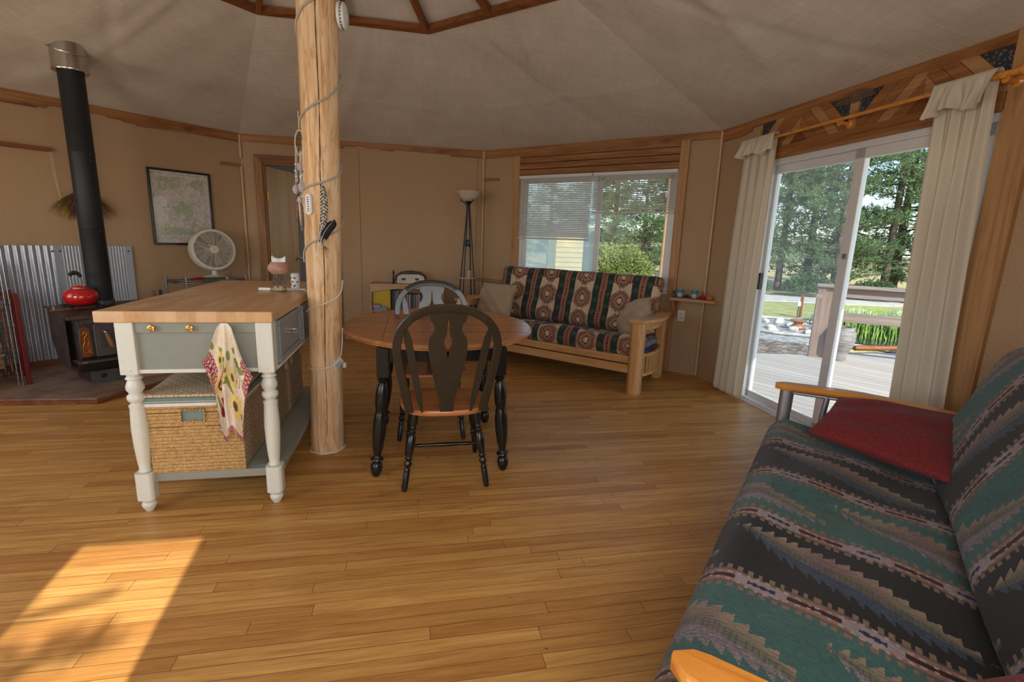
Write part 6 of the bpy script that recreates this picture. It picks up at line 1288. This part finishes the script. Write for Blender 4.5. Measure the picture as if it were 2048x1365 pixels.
b = MB(); b.b2(.20, .60, -.60, -.38, 0, .06); tag(b.build('grey_tray', plain('grey_tray', (.13, .13, .14), .5), loc=V0.p(0, 0, h_ + .63), rz=V0.rz, bevel=.004), 'grey tray on the top of the wire rack', 'tray')
# broom head hanging on the wall behind the pipe
br = thing('hearth_broom', 'fan shaped straw broom hanging on the wall behind the stovepipe', 'broom', V0.p(1.34, .03, 1.44), V0.rz)
M['straw'] = plain('dry_straw', (.16, .09, .04), .85, var=.4, scale=60); b = MB(); rg = random.Random(4)
for i in range(340):
    a = rg.uniform(-.95, .95) * 1.0; L = rg.uniform(.20, .30) * (1 + .1 * abs(a)); x0 = a * .02; y = -rg.uniform(0, .03)
    b.tube([(x0, y, .22), (x0 + sin(a) * L * .5, y - .006, .22 - cos(a) * L * .45), (x0 + sin(a) * L * (1.0), y - rg.uniform(0, .02), .22 - cos(a) * L * .95 - rg.uniform(0, .03))], [.0018, .0012, .0005], 3, caps=False)
o = b.build('bristles', M['straw'], br, split=0)
b = MB(); b.tube([(0, -.015, .19), (0, -.015, .45)], [.022, .012], 10); b.build('handle', M['handle_wood'], br)
# yellow fly swatter on a white string
fs = thing('yellow_swatter', 'yellow plastic tag hanging by white string from the wall lath', 'swatter', V0.p(1.165, .03, 1.98), V0.rz); M['yellowp'] = plain('yellow_plastic', (.62, .38, .01), .4)
b = MB(); b.tube([(-.01, -.02, 0), (-.004, -.02, -.2), (.022, -.01, -.40)], .0014, 5); b.tube([(.004, -.02, 0), (.008, -.02, -.2), (.022, -.01, -.40)], .0014, 5); b.build('string', M['liner_white'], fs, split=0)
b = MB(); b.prism([(.012, -.40), (.032, -.40), (.058, -.46), (.075, -.545), (.045, -.56), (.022, -.545), (.004, -.46)], .0, .012, UP); b.build('paddle', M['yellowp'], fs, bevel=.003, recalc=True)
# framed map
mp = thing('framed_map', 'black framed topographic map on the left wall', 'framed map', V0.p(1.905, 0, 1.165), V0.rz); w_, hh = .61, .785
for (x0, x1, z0, z1) in ((0, .022, 0, hh), (w_ - .022, w_, 0, hh), (.022, w_ - .022, 0, .022), (.022, w_ - .022, hh - .022, hh)): b = MB(); b.b2(x0, x1, -.028, 0, z0, z1); b.build('frame_bar', M['frame_black'], mp, bevel=.003)
nu, nv = 190, 250; P = np.zeros((nv, nu, 3)); U, Vv = np.meshgrid(np.linspace(0, 1, nu), np.linspace(0, 1, nv)); P[..., 0] = .02 + U * (w_ - .04); P[..., 1] = -.010; P[..., 2] = .02 + Vv * (hh - .04)
def fbm(x, y, o=5):
    v = np.zeros_like(x); a = 1; s = 0
    for k_ in range(o):
        fx = x * 2 ** k_; fy = y * 2 ** k_; ix, iy = np.floor(fx), np.floor(fy); tx, ty = fx - ix, fy - iy; tx = tx * tx * (3 - 2 * tx); ty = ty * ty * (3 - 2 * ty)
        v += a * ((hashn(ix, iy) * (1 - tx) + hashn(ix + 1, iy) * tx) * (1 - ty) + (hashn(ix, iy + 1) * (1 - tx) + hashn(ix + 1, iy + 1) * tx) * ty); s += a; a *= .55
    return v / s
Cc = np.zeros((nv, nu, 3)); Cc[:] = (.66, .62, .61); f = fbm(U * 5 + 3, Vv * 6 + 1); g = (f > .50 + .12 * (U - Vv)) & (U > .12) & (U < .90) & (Vv > .12) & (Vv < .92); Cc[g] = (.47, .53, .40)
ctr = (np.mod(fbm(U * 4, Vv * 5) * 14, 1) < .13) & (U > .12) & (U < .90) & (Vv > .12) & (Vv < .92); Cc[ctr] *= .86
for a in (np.abs(U - .115) < .0035, np.abs(U - .905) < .0035): Cc[a & (Vv > .11) & (Vv < .93)] *= .75
Cc[(np.abs(Vv - .96) < .004) & (np.mod(np.floor(U * 60), 9) < 5)] *= .6; Cc[(np.abs(Vv - .06) < .012) & (np.mod(np.floor(U * 60), 11) < 4)] *= .8
cloth('map_sheet', P, Cc, M['print'], mp)
b = MB(); b.b2(.02, w_ - .02, -.015, -.0145, .02, hh - .02); b.build('glazing', mk_glass('picture_glazing', 0, (1, 1, 1), .02), mp)
# fan on a wire shelf stand
fst = thing('wire_shelf_stand', 'chrome wire shelf stand under the white fan', 'shelf stand', V0.p(0, 0, 0), V0.rz)
for (x, y) in ((1.95, -.08), (2.03, -.36), (2.66, -.08), (2.66, -.36)): b = MB(); b.tube([(x, y, 0), (x, y, .83)], .010, 10); b.tube([(x, y, .83), (x, y, .845)], .013, 10); b.build('post', M['wire'], fst)
for z in (.30, .775):
    b = MB(); b.tube([(1.95, -.08, z), (2.66, -.08, z), (2.66, -.36, z), (2.03, -.36, z)], .005, 6, closed=True); b.tube([(1.95, -.08, z + .022), (2.66, -.08, z + .022), (2.66, -.36, z + .022), (2.03, -.36, z + .022)], .004, 6, closed=True)
    for i in range(22): x = 1.98 + .67 * i / 21; b.tube([(x, -.08, z), (x, -.36 if x > 2.03 else -.20, z)], .0022, 5)
    b.build('wire_shelf', M['wire'], fst, split=0)
fan = thing('table_fan', 'white round table fan in front of the map', 'fan', V0.p(2.385, .22, .795), V0.rz + math.radians(-8))
M['fanw'] = plain('warm_white_plastic', (.62, .57, .50), .4, var=.02)
b = MB(); b.lathe([(0, 0), (.13, 0), (.135, .010), (.125, .028), (.07, .045), (.04, .052), (0, .054)], 40); b.build('base', M['fanw'], fan, split=60)
b = MB(); b.tube([(0, 0, .04), (0, .01, .10)], [.028, .024], 16); b.build('neck', M['fanw'], fan)
b = MB(); b.lathe([(0, 0), (.012, 0), (.010, .006), (0, .007)], 12, T(.06, -.075, .043)); b.build('speed_knob', M['chrome'], fan)
FM = T(0, -.0, .325) @ Rx(PI / 2 - .14); R_ = .222
b = MB(); b.lathe([(R_ - .028, .030), (R_ - .026, .045), (R_, .040), (R_ + .006, .02), (R_ + .006, -.05), (R_ - .02, -.065), (R_ - .03, -.06), (R_ - .006, -.045), (R_ - .006, .018)], 64, FM); b.build('shroud', M['fanw'], fan, split=50)
b = MB(); 
for i in range(15): q = .045 + i * .0104; b.tube([tuple(FM @ Vector((q * cos(a), q * sin(a), .045 - .02 * (q / R_) ** 2 + .012))) for a in [2 * PI * k_ / 56 for k_ in range(56)]], .0017, 4, closed=True)
for i in range(18):
    a = 2 * PI * i / 18; b.tube([tuple(FM @ Vector((q * cos(a + .25 * (q / R_)), q * sin(a + .25 * (q / R_)), .047 - .02 * (q / R_) ** 2 + .012))) for q in (.04, .09, .14, .196)], .0024, 5)
b.build('grille', M['fanw'], fan, split=0)
b = MB(); b.lathe([(0, .062), (.04, .060), (.046, .052), (.046, .046), (0, .046)], 30, FM); hb = b.build('hub_cap', M['fanw'], fan)
b = MB(); b.prism([(-.017, -.004), (0, -.009), (.018, .002), (.0, .008)], 0, .001, FM @ T(0, 0, .0622) @ Rz(-.6)); b.build('maker_badge', M['gold'], hb)
b = MB()
for k_ in range(5):
    a0 = 2 * PI * k_ / 5; rows = []
    for i in range(8): q = .035 + .15 * i / 7; rows.append([tuple(FM @ Vector((q * cos(a0 + da), q * sin(a0 + da), dz))) for da, dz in ((-.32, -.02), (0, 0), (.32, .02))])
    b.strip(rows)
b.build('blades', plain('translucent_blade', (.36, .32, .28), .4), fan, solid=.002, split=0)
b = MB(); b.lathe([(0, -.09), (.05, -.085), (.065, -.06), (.07, -.04), (.0, -.035)], 28, FM); b.build('motor_housing', M['fanw'], fan, split=60)
# small tools on the stand and by the island end
b = MB(); b.lathe([(0, 0), (.010, 0), (.012, .03), (.010, .06), (.016, .075), (.016, .13), (.010, .16), (.006, .17), (.005, .24), (0, .24)], 12, T(0, 0, 0) @ Rz(.25) @ Ry(PI / 2)); tag(b.build('red_screwdriver', M['red_glass'], loc=V0.p(2.10, .30, .815), rz=V0.rz), 'red handled tool lying on the wire shelf left of the fan', 'tool')
b = MB(); b.b2(-.10, .10, -.03, .03, 0, .03); tag(b.build('green_box', plain('green_card', (.05, .08, .03), .5), loc=V0.p(2.33, .33, .800), rz=V0.rz), 'flat dark green packet on the wire shelf before the fan', 'packet')
for s_, h2, mt, lb in ((1.80, .70, 'handle_wood', 'wooden tool handle standing behind the island, left one'), (1.865, .705, 'frame_black', 'dark tool handle standing behind the island, right one')):
    b = MB(); b.tube([(0, 0, 0), (0, 0, h2 - .09), (0, 0, h2 - .085), (0, 0, h2)], [.006, .006, .016, .014], 10); tag(b.build('fire_iron', M[mt], loc=V0.p(s_, .14, 0)), lb, 'tool', 'fireplace tools')
bs = thing('clay_block', 'low reddish clay block on the hearth behind the island leg', 'block', V0.p(1.52, 1.30, h_ * 0), V0.rz)
b = MB(); b.prism([(-.14, -.05), (.14, -.05), (.14, .05), (-.14, .05)], 0, .10); b.build('clay_body', M['terra'], bs, bevel=.01)
bs.location = V0.p(1.44, 1.03, h_)
# ================================================================ OUTDOORS
DZ = -.06; GZ = -.45
M['deckw'] = None
t = NT('weathered_deck'); dv = t.rot(t.oc, math.radians(51)); x, y, z = t.xyz(dv)
r_ = t.math('DIVIDE', y, .140); row = t.math('FLOOR', r_); fr_ = t.math('FRACT', r_); g = t.noise(t.comb(t.math('MULTIPLY', x, 1.5), t.math('MULTIPLY', y, 60), row), 1.0, 4); c = t.ramp(t.math('ADD', t.math('MULTIPLY', g, .7), t.math('MULTIPLY', t.white(row, '1D'), .3)), [(.3, (.36, .31, .27)), (.7, (.47, .42, .375))])
e_ = t.math('LESS_THAN', t.math('MINIMUM', fr_, t.math('SUBTRACT', 1.0, fr_)), .03); c = t.mix(e_, c, (.10, .075, .06)); t.bsdf(c, .75, 0, t.bump(e_, -.4, .004), .3); M['deckw'] = t.m
# deck polygon (world)
dp = [tuple(W[3].p(-1.2, -.12, 0))[:2], tuple(W[3].p(3.6, -.12, 0))[:2], (6.9, 1.2), (7.2, 6.1), (5.48, 6.95), (4.0, 6.62), (2.9, 6.58)]
b = MB(); n = len(dp); b.add([(x, y, DZ) for x, y in dp] + [(x, y, DZ - .04) for x, y in dp], [tuple(range(n)), tuple(range(2 * n - 1, n - 1, -1))] + [(i, n + i, n + (i + 1) % n, (i + 1) % n) for i in range(n)])
structure(b.build('floor_deck', M['deckw'], recalc=True), 'weathered board deck')
def tang(name, c0, c1, scale, rough=.9, c2=None, amp=.5):
    t = NT(name); v = t.voro(t.oc, scale, out='Color'); xx = t.xyz(v)[0]; n = t.noise(t.oc, scale * .2, 4); f = t.math('ADD', t.math('MULTIPLY', xx, .6), t.math('MULTIPLY', n, .4)); st = [(.25, c0), (.75, c1)] + ([(.95, c2)] if c2 else []); c = t.ramp(f, st); t.bsdf(c, rough, 0, t.bump(f, amp, .02), .2); return t.m
M['gravel'] = tang('grey_gravel', (.17, .165, .16), (.42, .41, .38), 16); M['mulch'] = tang('bark_mulch', (.07, .045, .035), (.27, .20, .155), 13, c2=(.46, .38, .32)); M['lawn'] = tang('dry_summer_lawn', (.26, .27, .09), (.38, .37, .15), 6, c2=(.46, .42, .22)); M['road'] = tang('gravel_road', (.40, .38, .36), (.52, .50, .47), 9); M['dry'] = tang('dry_golden_grass', (.34, .27, .12), (.50, .41, .20), 4); M['stone'] = tang('pale_stone', (.36, .33, .29), (.55, .52, .47), 5)
def patch(name, pts, z, mat, label=None, th=.03):
    b = MB(); b.prism(pts, z - th, z); o = b.build(name, M[mat], recalc=True); structure(o, label); return o
patch('ground', [(-70, -40), (90, -40), (90, 120), (-70, 120)], GZ - .05, 'dry', 'dry grass ground', .05)
patch('ground_lawn', [(1.5, 12.6), (6.5, 13.4), (12, 13.2), (14.5, 12.2), (22, 10), (25, 15.0), (14, 16.8), (6, 17.2), (-3, 16.5)], GZ - .01, 'lawn', 'dry summer lawn')
patch('ground_road', [(-8, 17.4), (4, 18.0), (13, 17.0), (28, 12.6), (30, 15.2), (15, 19.2), (4, 20.4), (-8, 19.6)], GZ - .005, 'road', 'pale gravel road')
patch('ground_gravel', [(2.2, 9.4), (5.4, 9.6), (7.0, 9.2), (9.6, 7.0), (11, 10.5), (9, 13.0), (6.5, 13.4), (1.5, 12.8)], GZ, 'gravel', 'grey gravel yard')
patch('ground_mulch', [(1.8, 6.0), (9.5, 4.0), (9.8, 6.9), (6.0, 8.6), (5.6, 9.3), (5.0, 9.75), (1.6, 9.5)], GZ + .02, 'mulch', 'bark mulch bed')
# low sloping ground joins deck edge ; pond
t = NT('pond_water'); t.bsdf((.03, .045, .03), .05, 0, t.bump(t.noise(t.oc, 6, 2), .15, .01), .5); M['water'] = t.m
pond = [(7.6 + 1.9 * cos(a) * (1 + .12 * sin(3 * a)), 11.0 + 1.15 * sin(a) * (1 + .1 * cos(2 * a))) for a in [2 * PI * i / 28 for i in range(28)]]
pond = [(x + (y - 11) * .5 + .9, y - .55) for x, y in pond]
patch('pond', pond, GZ + .03, 'water', 'small garden pond', .02)
rg = random.Random(11)
def rock(loc, s, label, mat='stone', sq=.55):
    rr = random.Random(int(loc[0] * 1000 + loc[1] * 77)); ph = [rr.uniform(0, 6) for _ in range(5)]; b = MB(); rows = []
    for j in range(9):
        th = -PI / 2 + PI * j / 8; rows.append([(s * cos(th) * cos(a) * (1 + .18 * sin(2 * a + ph[0]) + .12 * sin(3 * a + ph[1] + j * .4)), s * .8 * cos(th) * sin(a) * (1 + .15 * sin(3 * a + ph[2]) + .1 * cos(5 * a + ph[3])), s * sq * (sin(th) + .15 * sin(a * 2 + ph[4]) * cos(th))) for a in [2 * PI * i / 16 for i in range(16)]])
    b.strip(rows, closed_u=True); return tag(b.build('rock', M[mat], loc=loc, rz=rr.uniform(0, 3), split=30), label, 'rock', 'rocks round the pond')
for i, (x, y, s) in enumerate(((8.0, 12.5, .40), (8.9, 12.7, .42), (9.8, 12.5, .42), (10.7, 12.0, .42), (11.5, 11.3, .38), (9.3, 11.75, .30), (8.5, 11.8, .28), (11.6, 10.3, .36), (10.2, 11.4, .26))):
    rock((x, y, GZ + .05 + s * .2), s, 'pale boulder at the far rim of the garden pond')
for i in range(16):
    a = i * .8; rock((6.3 + (.35 + .045 * i) * cos(a), 11.7 + (.4 + .05 * i) * sin(a), GZ + .03), .10 + .05 * ((i * 13) % 4) / 4, 'small pale rock in the round stone bed left of the railing post')['group'] = 'rocks in the stone bed'
b = MB(); b.tube([(6.35 + 1.2 * cos(a), 11.5 + 1.35 * sin(a), GZ + .04) for a in [2 * PI * i / 40 for i in range(40)]], .035, 6, closed=True); tag(b.build('garden_edging', M['stone'], split=0), 'curved pale edging round the stone bed', 'edging')
b = MB(); b.lathe([(0, 0), (.12, 0), (.15, .05), (.13, .10), (.08, .13), (.10, .16), (.18, .21), (.165, .225), (0, .19)], 26, T(6.55, 11.2, GZ)); tag(b.build('stone_birdbath', M['handle_wood']), 'low rusty brown birdbath bowl in the stone bed', 'birdbath')
b = MB(); b.tube([(6.2, 8.75, GZ + .09), (7.4, 8.95, GZ + .09), (8.6, 8.2, GZ + .09)], .05, 4); tag(b.build('pond_edging_board', M['fir_dark'], split=0), 'brown wooden edging board in front of the pond reeds', 'edging')
# reeds
M['reed'] = plain('pond_reed', (.14, .24, .04), .6, var=.4, scale=3); b = MB(); rg = random.Random(5)
for i in range(1900):
    x = rg.uniform(6.9, 10.6); y = 10.35 - (x - 7.4) * .55 + rg.uniform(-.25, .75); h1 = rg.uniform(.30, .72); dx, dy = rg.uniform(-.18, .18), rg.uniform(-.15, .15); w = .010
    b.add([(x - w, y, GZ), (x + w, y, GZ), (x + w + dx * .4, y + dy * .4, GZ + h1 * .6), (x - w + dx * .4, y + dy * .4, GZ + h1 * .6), (x + dx, y + dy, GZ + h1)], [(0, 1, 2, 3), (3, 2, 4)])
tag(b.build('pond_reeds', M['reed']), 'tall green reeds growing in the garden pond', 'reeds', kind='stuff')
# path light
plt = thing('path_light', 'slim garden path light on a post in the gravel', 'path light', (7.72, 13.28, GZ)); b = MB(); b.tube([(.06, 0, 0), (.06, 0, .62)], .045, 4); b.build('wooden_post', M['fir_dark'], plt); b = MB(); b.tube([(-.03, -.03, 0), (-.03, -.03, .33)], .012, 8); b.build('stake', M['frame_black'], plt); b = MB(); b.lathe([(0, .31), (.05, .31), (.05, .41), (.02, .44), (0, .44)], 14, T(-.03, -.03, 0)); b.build('lamp_head', M['white_plastic'], plt)
# deck railing
M['greyw'] = wood('weathered_rail', (.12, .085, .075), (.19, .145, .13), (.26, .21, .19), 0, 1, .8); M['greyw_z'] = wood('weathered_post', (.13, .080, .058), (.20, .130, .098), (.27, .185, .145), 2, 1, .8)
rl = thing('deck_railing', 'weathered grey wooden deck railing with two rails', 'railing', (4.10, 6.54, DZ), math.radians(-27.0))
b = MB(); b.b2(-.07, .02, -.045, .045, 0, .94); b.build('post', M['greyw_z'], rl, bevel=.004); b = MB(); b.b2(.02, .13, -.02, .02, 0, .94); b.build('post', M['greyw_z'], rl, bevel=.003)
b = MB(); b.lathe([(0, 0), (.04, 0), (.04, .004), (0, .005)], 20, T(-.045, -.046, .82) @ Rx(PI / 2)); b.build('round_emblem', M['greyw'], rl)
for X in (2.3, 4.3): b = MB(); b.b2(X - .045, X + .045, -.045, .045, 0, .94); b.build('post', M['greyw_z'], rl, bevel=.004)
b = MB(); b.b2(-.09, 4.4, -.075, .075, .94, .98); b.build('cap_rail', M['greyw'], rl, bevel=.006)
b = MB(); b.b2(.02, 4.35, .0, .04, .82, .94); b.build('upper_rail', M['greyw'], rl, bevel=.003)
b = MB(); b.b2(.02, 4.35, .0, .04, .50, .62); b.build('lower_rail', M['greyw'], rl, bevel=.003)
# urn
ur = thing('stone_urn', 'ribbed grey stoneware urn on the deck by the railing', 'urn', (4.31, 6.36, DZ)); t = NT('ribbed_stoneware'); z = t.xyz(t.oc)[2]; g = t.noise(t.vmul(t.oc, (8, 8, 60)), 1, 4); t.bsdf(t.ramp(g, [(.35, (.11, .10, .10)), (.65, (.24, .22, .22))]), .7, 0, t.bump(g, .6, .01)); M['urn'] = t.m
b = MB(); b.lathe([(0, 0), (.09, 0), (.10, .03), (.085, .06), (.11, .12), (.155, .24), (.165, .33), (.15, .40), (.12, .43), (.125, .45), (.10, .45), (.10, .42), (0, .41)], 36); b.build('urn_body', M['urn'], ur, split=60)
b = MB(); b.tube(smooth([(.12, 0, .40), (.16, 0, .43), (.15, 0, .38)]), .010, 8); b.build('lug', M['urn'], ur, split=0)
# utility pole seen through the window, and a shed shape added for a yellow reflection in the left pane
b = MB(); b.tube([(0, 0, 0), (.05, 0, 7.5)], [.13, .10], 14); tag(b.build('utility_pole', M['fir_z'], loc=(5.62, 18.9, GZ)), 'bare wooden utility pole seen through the right window pane', 'utility pole')
M['plyy'] = plain('ochre_reflection', (.72, .54, .20), .7, var=.1, scale=6)
shd = thing('reflection_shed', 'small ochre shed shape standing in for a yellow reflection in the left window pane', 'shed', (1.32, 15.0, GZ), .1)
b = MB(); b.b2(-.10, .72, 0, 1.5, 0, 2.05); b.build('reflection_wall', M['plyy'], shd)
b = MB()
for i in range(14): b.b2(-.10, .72, -.012, 0, .02 + i * .145, .03 + i * .145)
b.build('reflection_grooves', M['handle_wood'], shd)
b = MB(); b.prism([(-.25, 2.05), (.90, 2.05), (.32, 2.42)], -1.65, .15, UP); b.build('roof', M['greyw'], shd, recalc=True)
# ---------------- trees
def leafmat(name, c0, c1, trans=.35):
    t = NT(name); r = t.n('ShaderNodeObjectInfo').outputs['Random']; n = t.noise(t.oc, 1.3, 3); c = t.ramp(t.math('ADD', t.math('MULTIPLY', n, .8), t.math('MULTIPLY', r, .2)), [(.3, c0), (.7, c1)]); d = t.n('ShaderNodeBsdfDiffuse'); t.put(d.inputs[0], c); tr = t.n('ShaderNodeBsdfTranslucent'); t.put(tr.inputs[0], c); m = t.n('ShaderNodeMixShader'); m.inputs[0].default_value = trans
    t.put(m.inputs[1], d.outputs[0]); t.put(m.inputs[2], tr.outputs[0]); t.t.links.new(m.outputs[0], t.out.inputs[0]); return t.m
M['needle'] = leafmat('pine_needles', (.10, .16, .075), (.24, .33, .16)); M['bush'] = leafmat('bush_leaves', (.20, .25, .07), (.34, .38, .14)); M['bark'] = plain('pine_bark', (.12, .085, .065), .9, var=.4, scale=5)
def tuft(V_, F_, p, dirn, L, rg, n=7, w=.012):
    b0 = len(V_)
    for k_ in range(n):
        d = (dirn + Vector((rg.gauss(0, .6), rg.gauss(0, .6), rg.gauss(0, .55)))).normalized() * L * rg.uniform(.7, 1.2); s_ = d.cross(Vector((rg.uniform(-1, 1), rg.uniform(-1, 1), .3))).normalized() * w
        V_ += [tuple(p - s_), tuple(p + s_), tuple(p + d + s_ * .8), tuple(p + d - s_ * .8)]; i = b0 + 4 * k_; F_.append((i, i + 1, i + 2, i + 3))
def pine_meshes(seed, H, base, dens, spread):
    rg = random.Random(seed); tr = MB(); V_ = []; F_ = []; tr.tube([(0, 0, 0), (.05, .03, H * .5), (.0, 0, H)], [.16, .10, .02], 9)
    n = int(dens * 46)
    for i in range(n):
        f = base + (1 - base) * ((i + rg.random()) / n); z = f * H; az = rg.uniform(0, 2 * PI); L = spread * (1 - ((f - base) / (1 - base)) ** 1.3 * .85) * rg.uniform(.55, 1.1) * min(1, .5 + (f - base) * 5)
        p0 = Vector((.03, .02, z)); p1 = p0 + Vector((cos(az) * L, sin(az) * L, L * rg.uniform(-.12, .28))); tr.tube([p0, p0.lerp(p1, .5) + Vector((0, 0, -.04 * L)), p1], [.03, .018, .006], 4, caps=False)
        for k_ in range(int(15 + L * 15)):
            q = rg.uniform(.25, 1.05); p = p0.lerp(p1, q) + Vector((rg.gauss(0, .16), rg.gauss(0, .16), rg.gauss(0, .10))) * (1.2); tuft(V_, F_, p, Vector((cos(az), sin(az), .7)), .19, rg, 6, .0085)
    fo = MB(); fo.add(V_, F_); return tr, fo
protos = []
def tree_root(x, y, label, rz, sc, cat='tree'): r = thing('pine_tree', label, cat, (x, y, GZ - .05), rz, 'pine trees beyond the road'); r.scale = (sc, sc, sc); return r
for seed, H, base, dens, spread in ((1, 11, .12, 2.5, 2.4), (2, 12.5, .28, 1.5, 1.9), (3, 9.5, .06, 2.7, 2.5)): protos.append([None, None, (seed, H, base, dens, spread)])
tl = [  # x, y, kind, scale, label
 (10.2, 20.9, 0, 1.05, 'dense full pine right behind the left door pane'), (8.9, 21.0, 1, .78, 'thin open-crowned pine at the left edge of the sliding door view'),
 (12.9, 20.0, 2, 1.05, 'bushy pine left of centre in the sliding door'), (14.6, 19.6, 1, .95, 'tall slim pine in the middle of the right door pane'), (15.8, 18.6, 0, .95, 'full pine behind the pond in the sliding door'), (17.6, 18.4, 1, 1.0, 'slender pine beside the right curtain'), (18.8, 16.8, 2, 1.1, 'bushy pine behind the right curtain'), (20.8, 17.5, 0, 1.0, 'full pine at the right edge of the sliding door'), (12.0, 22.6, 1, .95, 'slim pine rising behind the dense pine'), (22.0, 15.2, 2, 1.0, 'bushy pine beyond the right door jamb'),
 (6.3, 24.6, 2, .80, 'bushy pine beside the utility pole in the window'), (4.9, 25.4, 0, .78, 'full pine at the centre of the right window pane'), (7.7, 24.4, 2, .82, 'bushy pine at the right edge of the window'), (3.6, 26.3, 2, .75, 'bushy pine near the window mullion'), (1.7, 25.5, 0, .75, 'full pine behind the fogged window pane'), (5.6, 28.5, 0, .95, 'full pine in the second row behind the window'), (8.9, 26.8, 0, .9, 'full pine in the second row right of the utility pole'), (-.6, 26.0, 2, .7, 'bushy pine at the left edge of the window'), (16.6, 21.8, 2, 1.2, 'large bushy pine in the second row behind the pond'), (20.3, 20.6, 0, 1.15, 'large full pine in the second row, far right'), (13.8, 23.5, 2, 1.15, 'large bushy pine in the second row, left of centre')]
for (x, y, k_, sc, lb) in tl:
    r = tree_root(x, y, lb, (x * 7.3) % 6.2, sc)
    if protos[k_][0] is None:
        tr, fo = pine_meshes(*protos[k_][2]); protos[k_][0] = tr.build('trunk_and_branches', M['bark'], r, split=0); protos[k_][1] = fo.build('needles', M['needle'], r, split=0)
    else:
        for q in (0, 1): o = protos[k_][q].copy(); COL.objects.link(o); o.parent = r
def bush(name, label, loc, R_, hh_, mat, seed, n=1500, cat='bush'):
    rg = random.Random(seed); V_ = []; F_ = []
    for i in range(n):
        a = rg.uniform(0, 2 * PI); th = math.asin(rg.uniform(-.2, 1)); q = rg.uniform(.55, 1.0) * (1 + .18 * sin(3 * a + seed)); p = Vector((R_ * q * cos(th) * cos(a), R_ * q * cos(th) * sin(a), hh_ * (.25 + .75 * q * max(0, sin(th))))); tuft(V_, F_, p, Vector((cos(a), sin(a), .6)), .065, rg, 5, .015)
    b = MB(); b.add(V_, F_); return tag(b.build(name, M[mat], loc=loc, split=0), label, cat)
bush('yellow_green_bush', 'rounded yellow-green bush at the foot of the right window pane', (3.45, 17.0, GZ), 1.15, 1.65, 'bush', 3, 6000)
for i, (x, y, s, lb) in enumerate(((11.6, 19.7, .9, 'low shrub at the foot of the pines, left'), (13.7, 18.9, .8, 'low shrub at the foot of the pines, middle'), (15.4, 17.9, .9, 'low shrub at the foot of the pines behind the railing'), (17.2, 16.9, .9, 'low shrub at the foot of the pines, right'), (9.9, 20.4, .6, 'low shrub at the foot of the pines, far left'))): bush('shrub', lb, (x, y, GZ), s, s * .9, 'needle', 10 + i, 2200)['group'] = 'shrubs along the road'
# distant hills
M['hill'] = tang('dry_hill', (.20, .20, .10), (.40, .34, .18), .25); b = MB(); rows = []
for j in range(10):
    row = []
    for i in range(90):
        a = math.radians(-20 + i * 1.6); q = 60 + j * 9; z = GZ - 1 + (7.0 * sin(PI * min(1, j / 8) * .5) * (.55 + .28 * sin(a * 5 + .6) + .12 * sin(a * 17) + .1 * sin(a * 31 + j))); row.append((q * sin(a), q * cos(a), z))
    rows.append(row)
b.strip(rows); structure(b.build('ground_hills', M['hill'], split=0), 'dry hills in the distance')
# a leafy branch outside the near window shades the sun patch
M['leafg'] = leafmat('garden_leaves', (.06, .14, .03), (.12, .24, .06)); vb = thing('shade_bush', 'leafy bush outside the window behind the viewer', 'bush', (0, 0, 0)); b = MB(); V_ = []; F_ = []; rg = random.Random(2)
def sunpt(x, y, d): return Vector((x, y, 0)) + SUNDIR * d
for (x0, y0, x1, y1) in ((-2.05, 1.15, -1.45, 1.62), (-1.9, 1.0, -1.3, 1.38), (-2.1, 1.30, -1.7, 1.55)): b.tube([sunpt(x0, y0, 6.4), sunpt((x0 + x1) / 2, (y0 + y1) / 2 + .02, 6.3), sunpt(x1, y1, 6.2)], .018, 6)
for i in range(60):
    f = rg.random(); x = -1.95 + .62 * f + rg.gauss(0, .05); y = 1.12 + .28 * f + rg.gauss(0, .05); p = sunpt(x, y, 6.3 + rg.gauss(0, .15)); u1 = Vector((rg.gauss(0, 1), rg.gauss(0, 1), rg.gauss(0, 1))).normalized() * .045; u2 = u1.cross(SUNDIR).normalized() * .028; i0 = len(V_); V_ += [tuple(p - u1), tuple(p + u2), tuple(p + u1), tuple(p - u2)]; F_.append((i0, i0 + 1, i0 + 2, i0 + 3))
b.build('branches', M['bark'], vb, split=0); b = MB(); b.add(V_, F_); b.build('leaves', M['leafg'], vb)
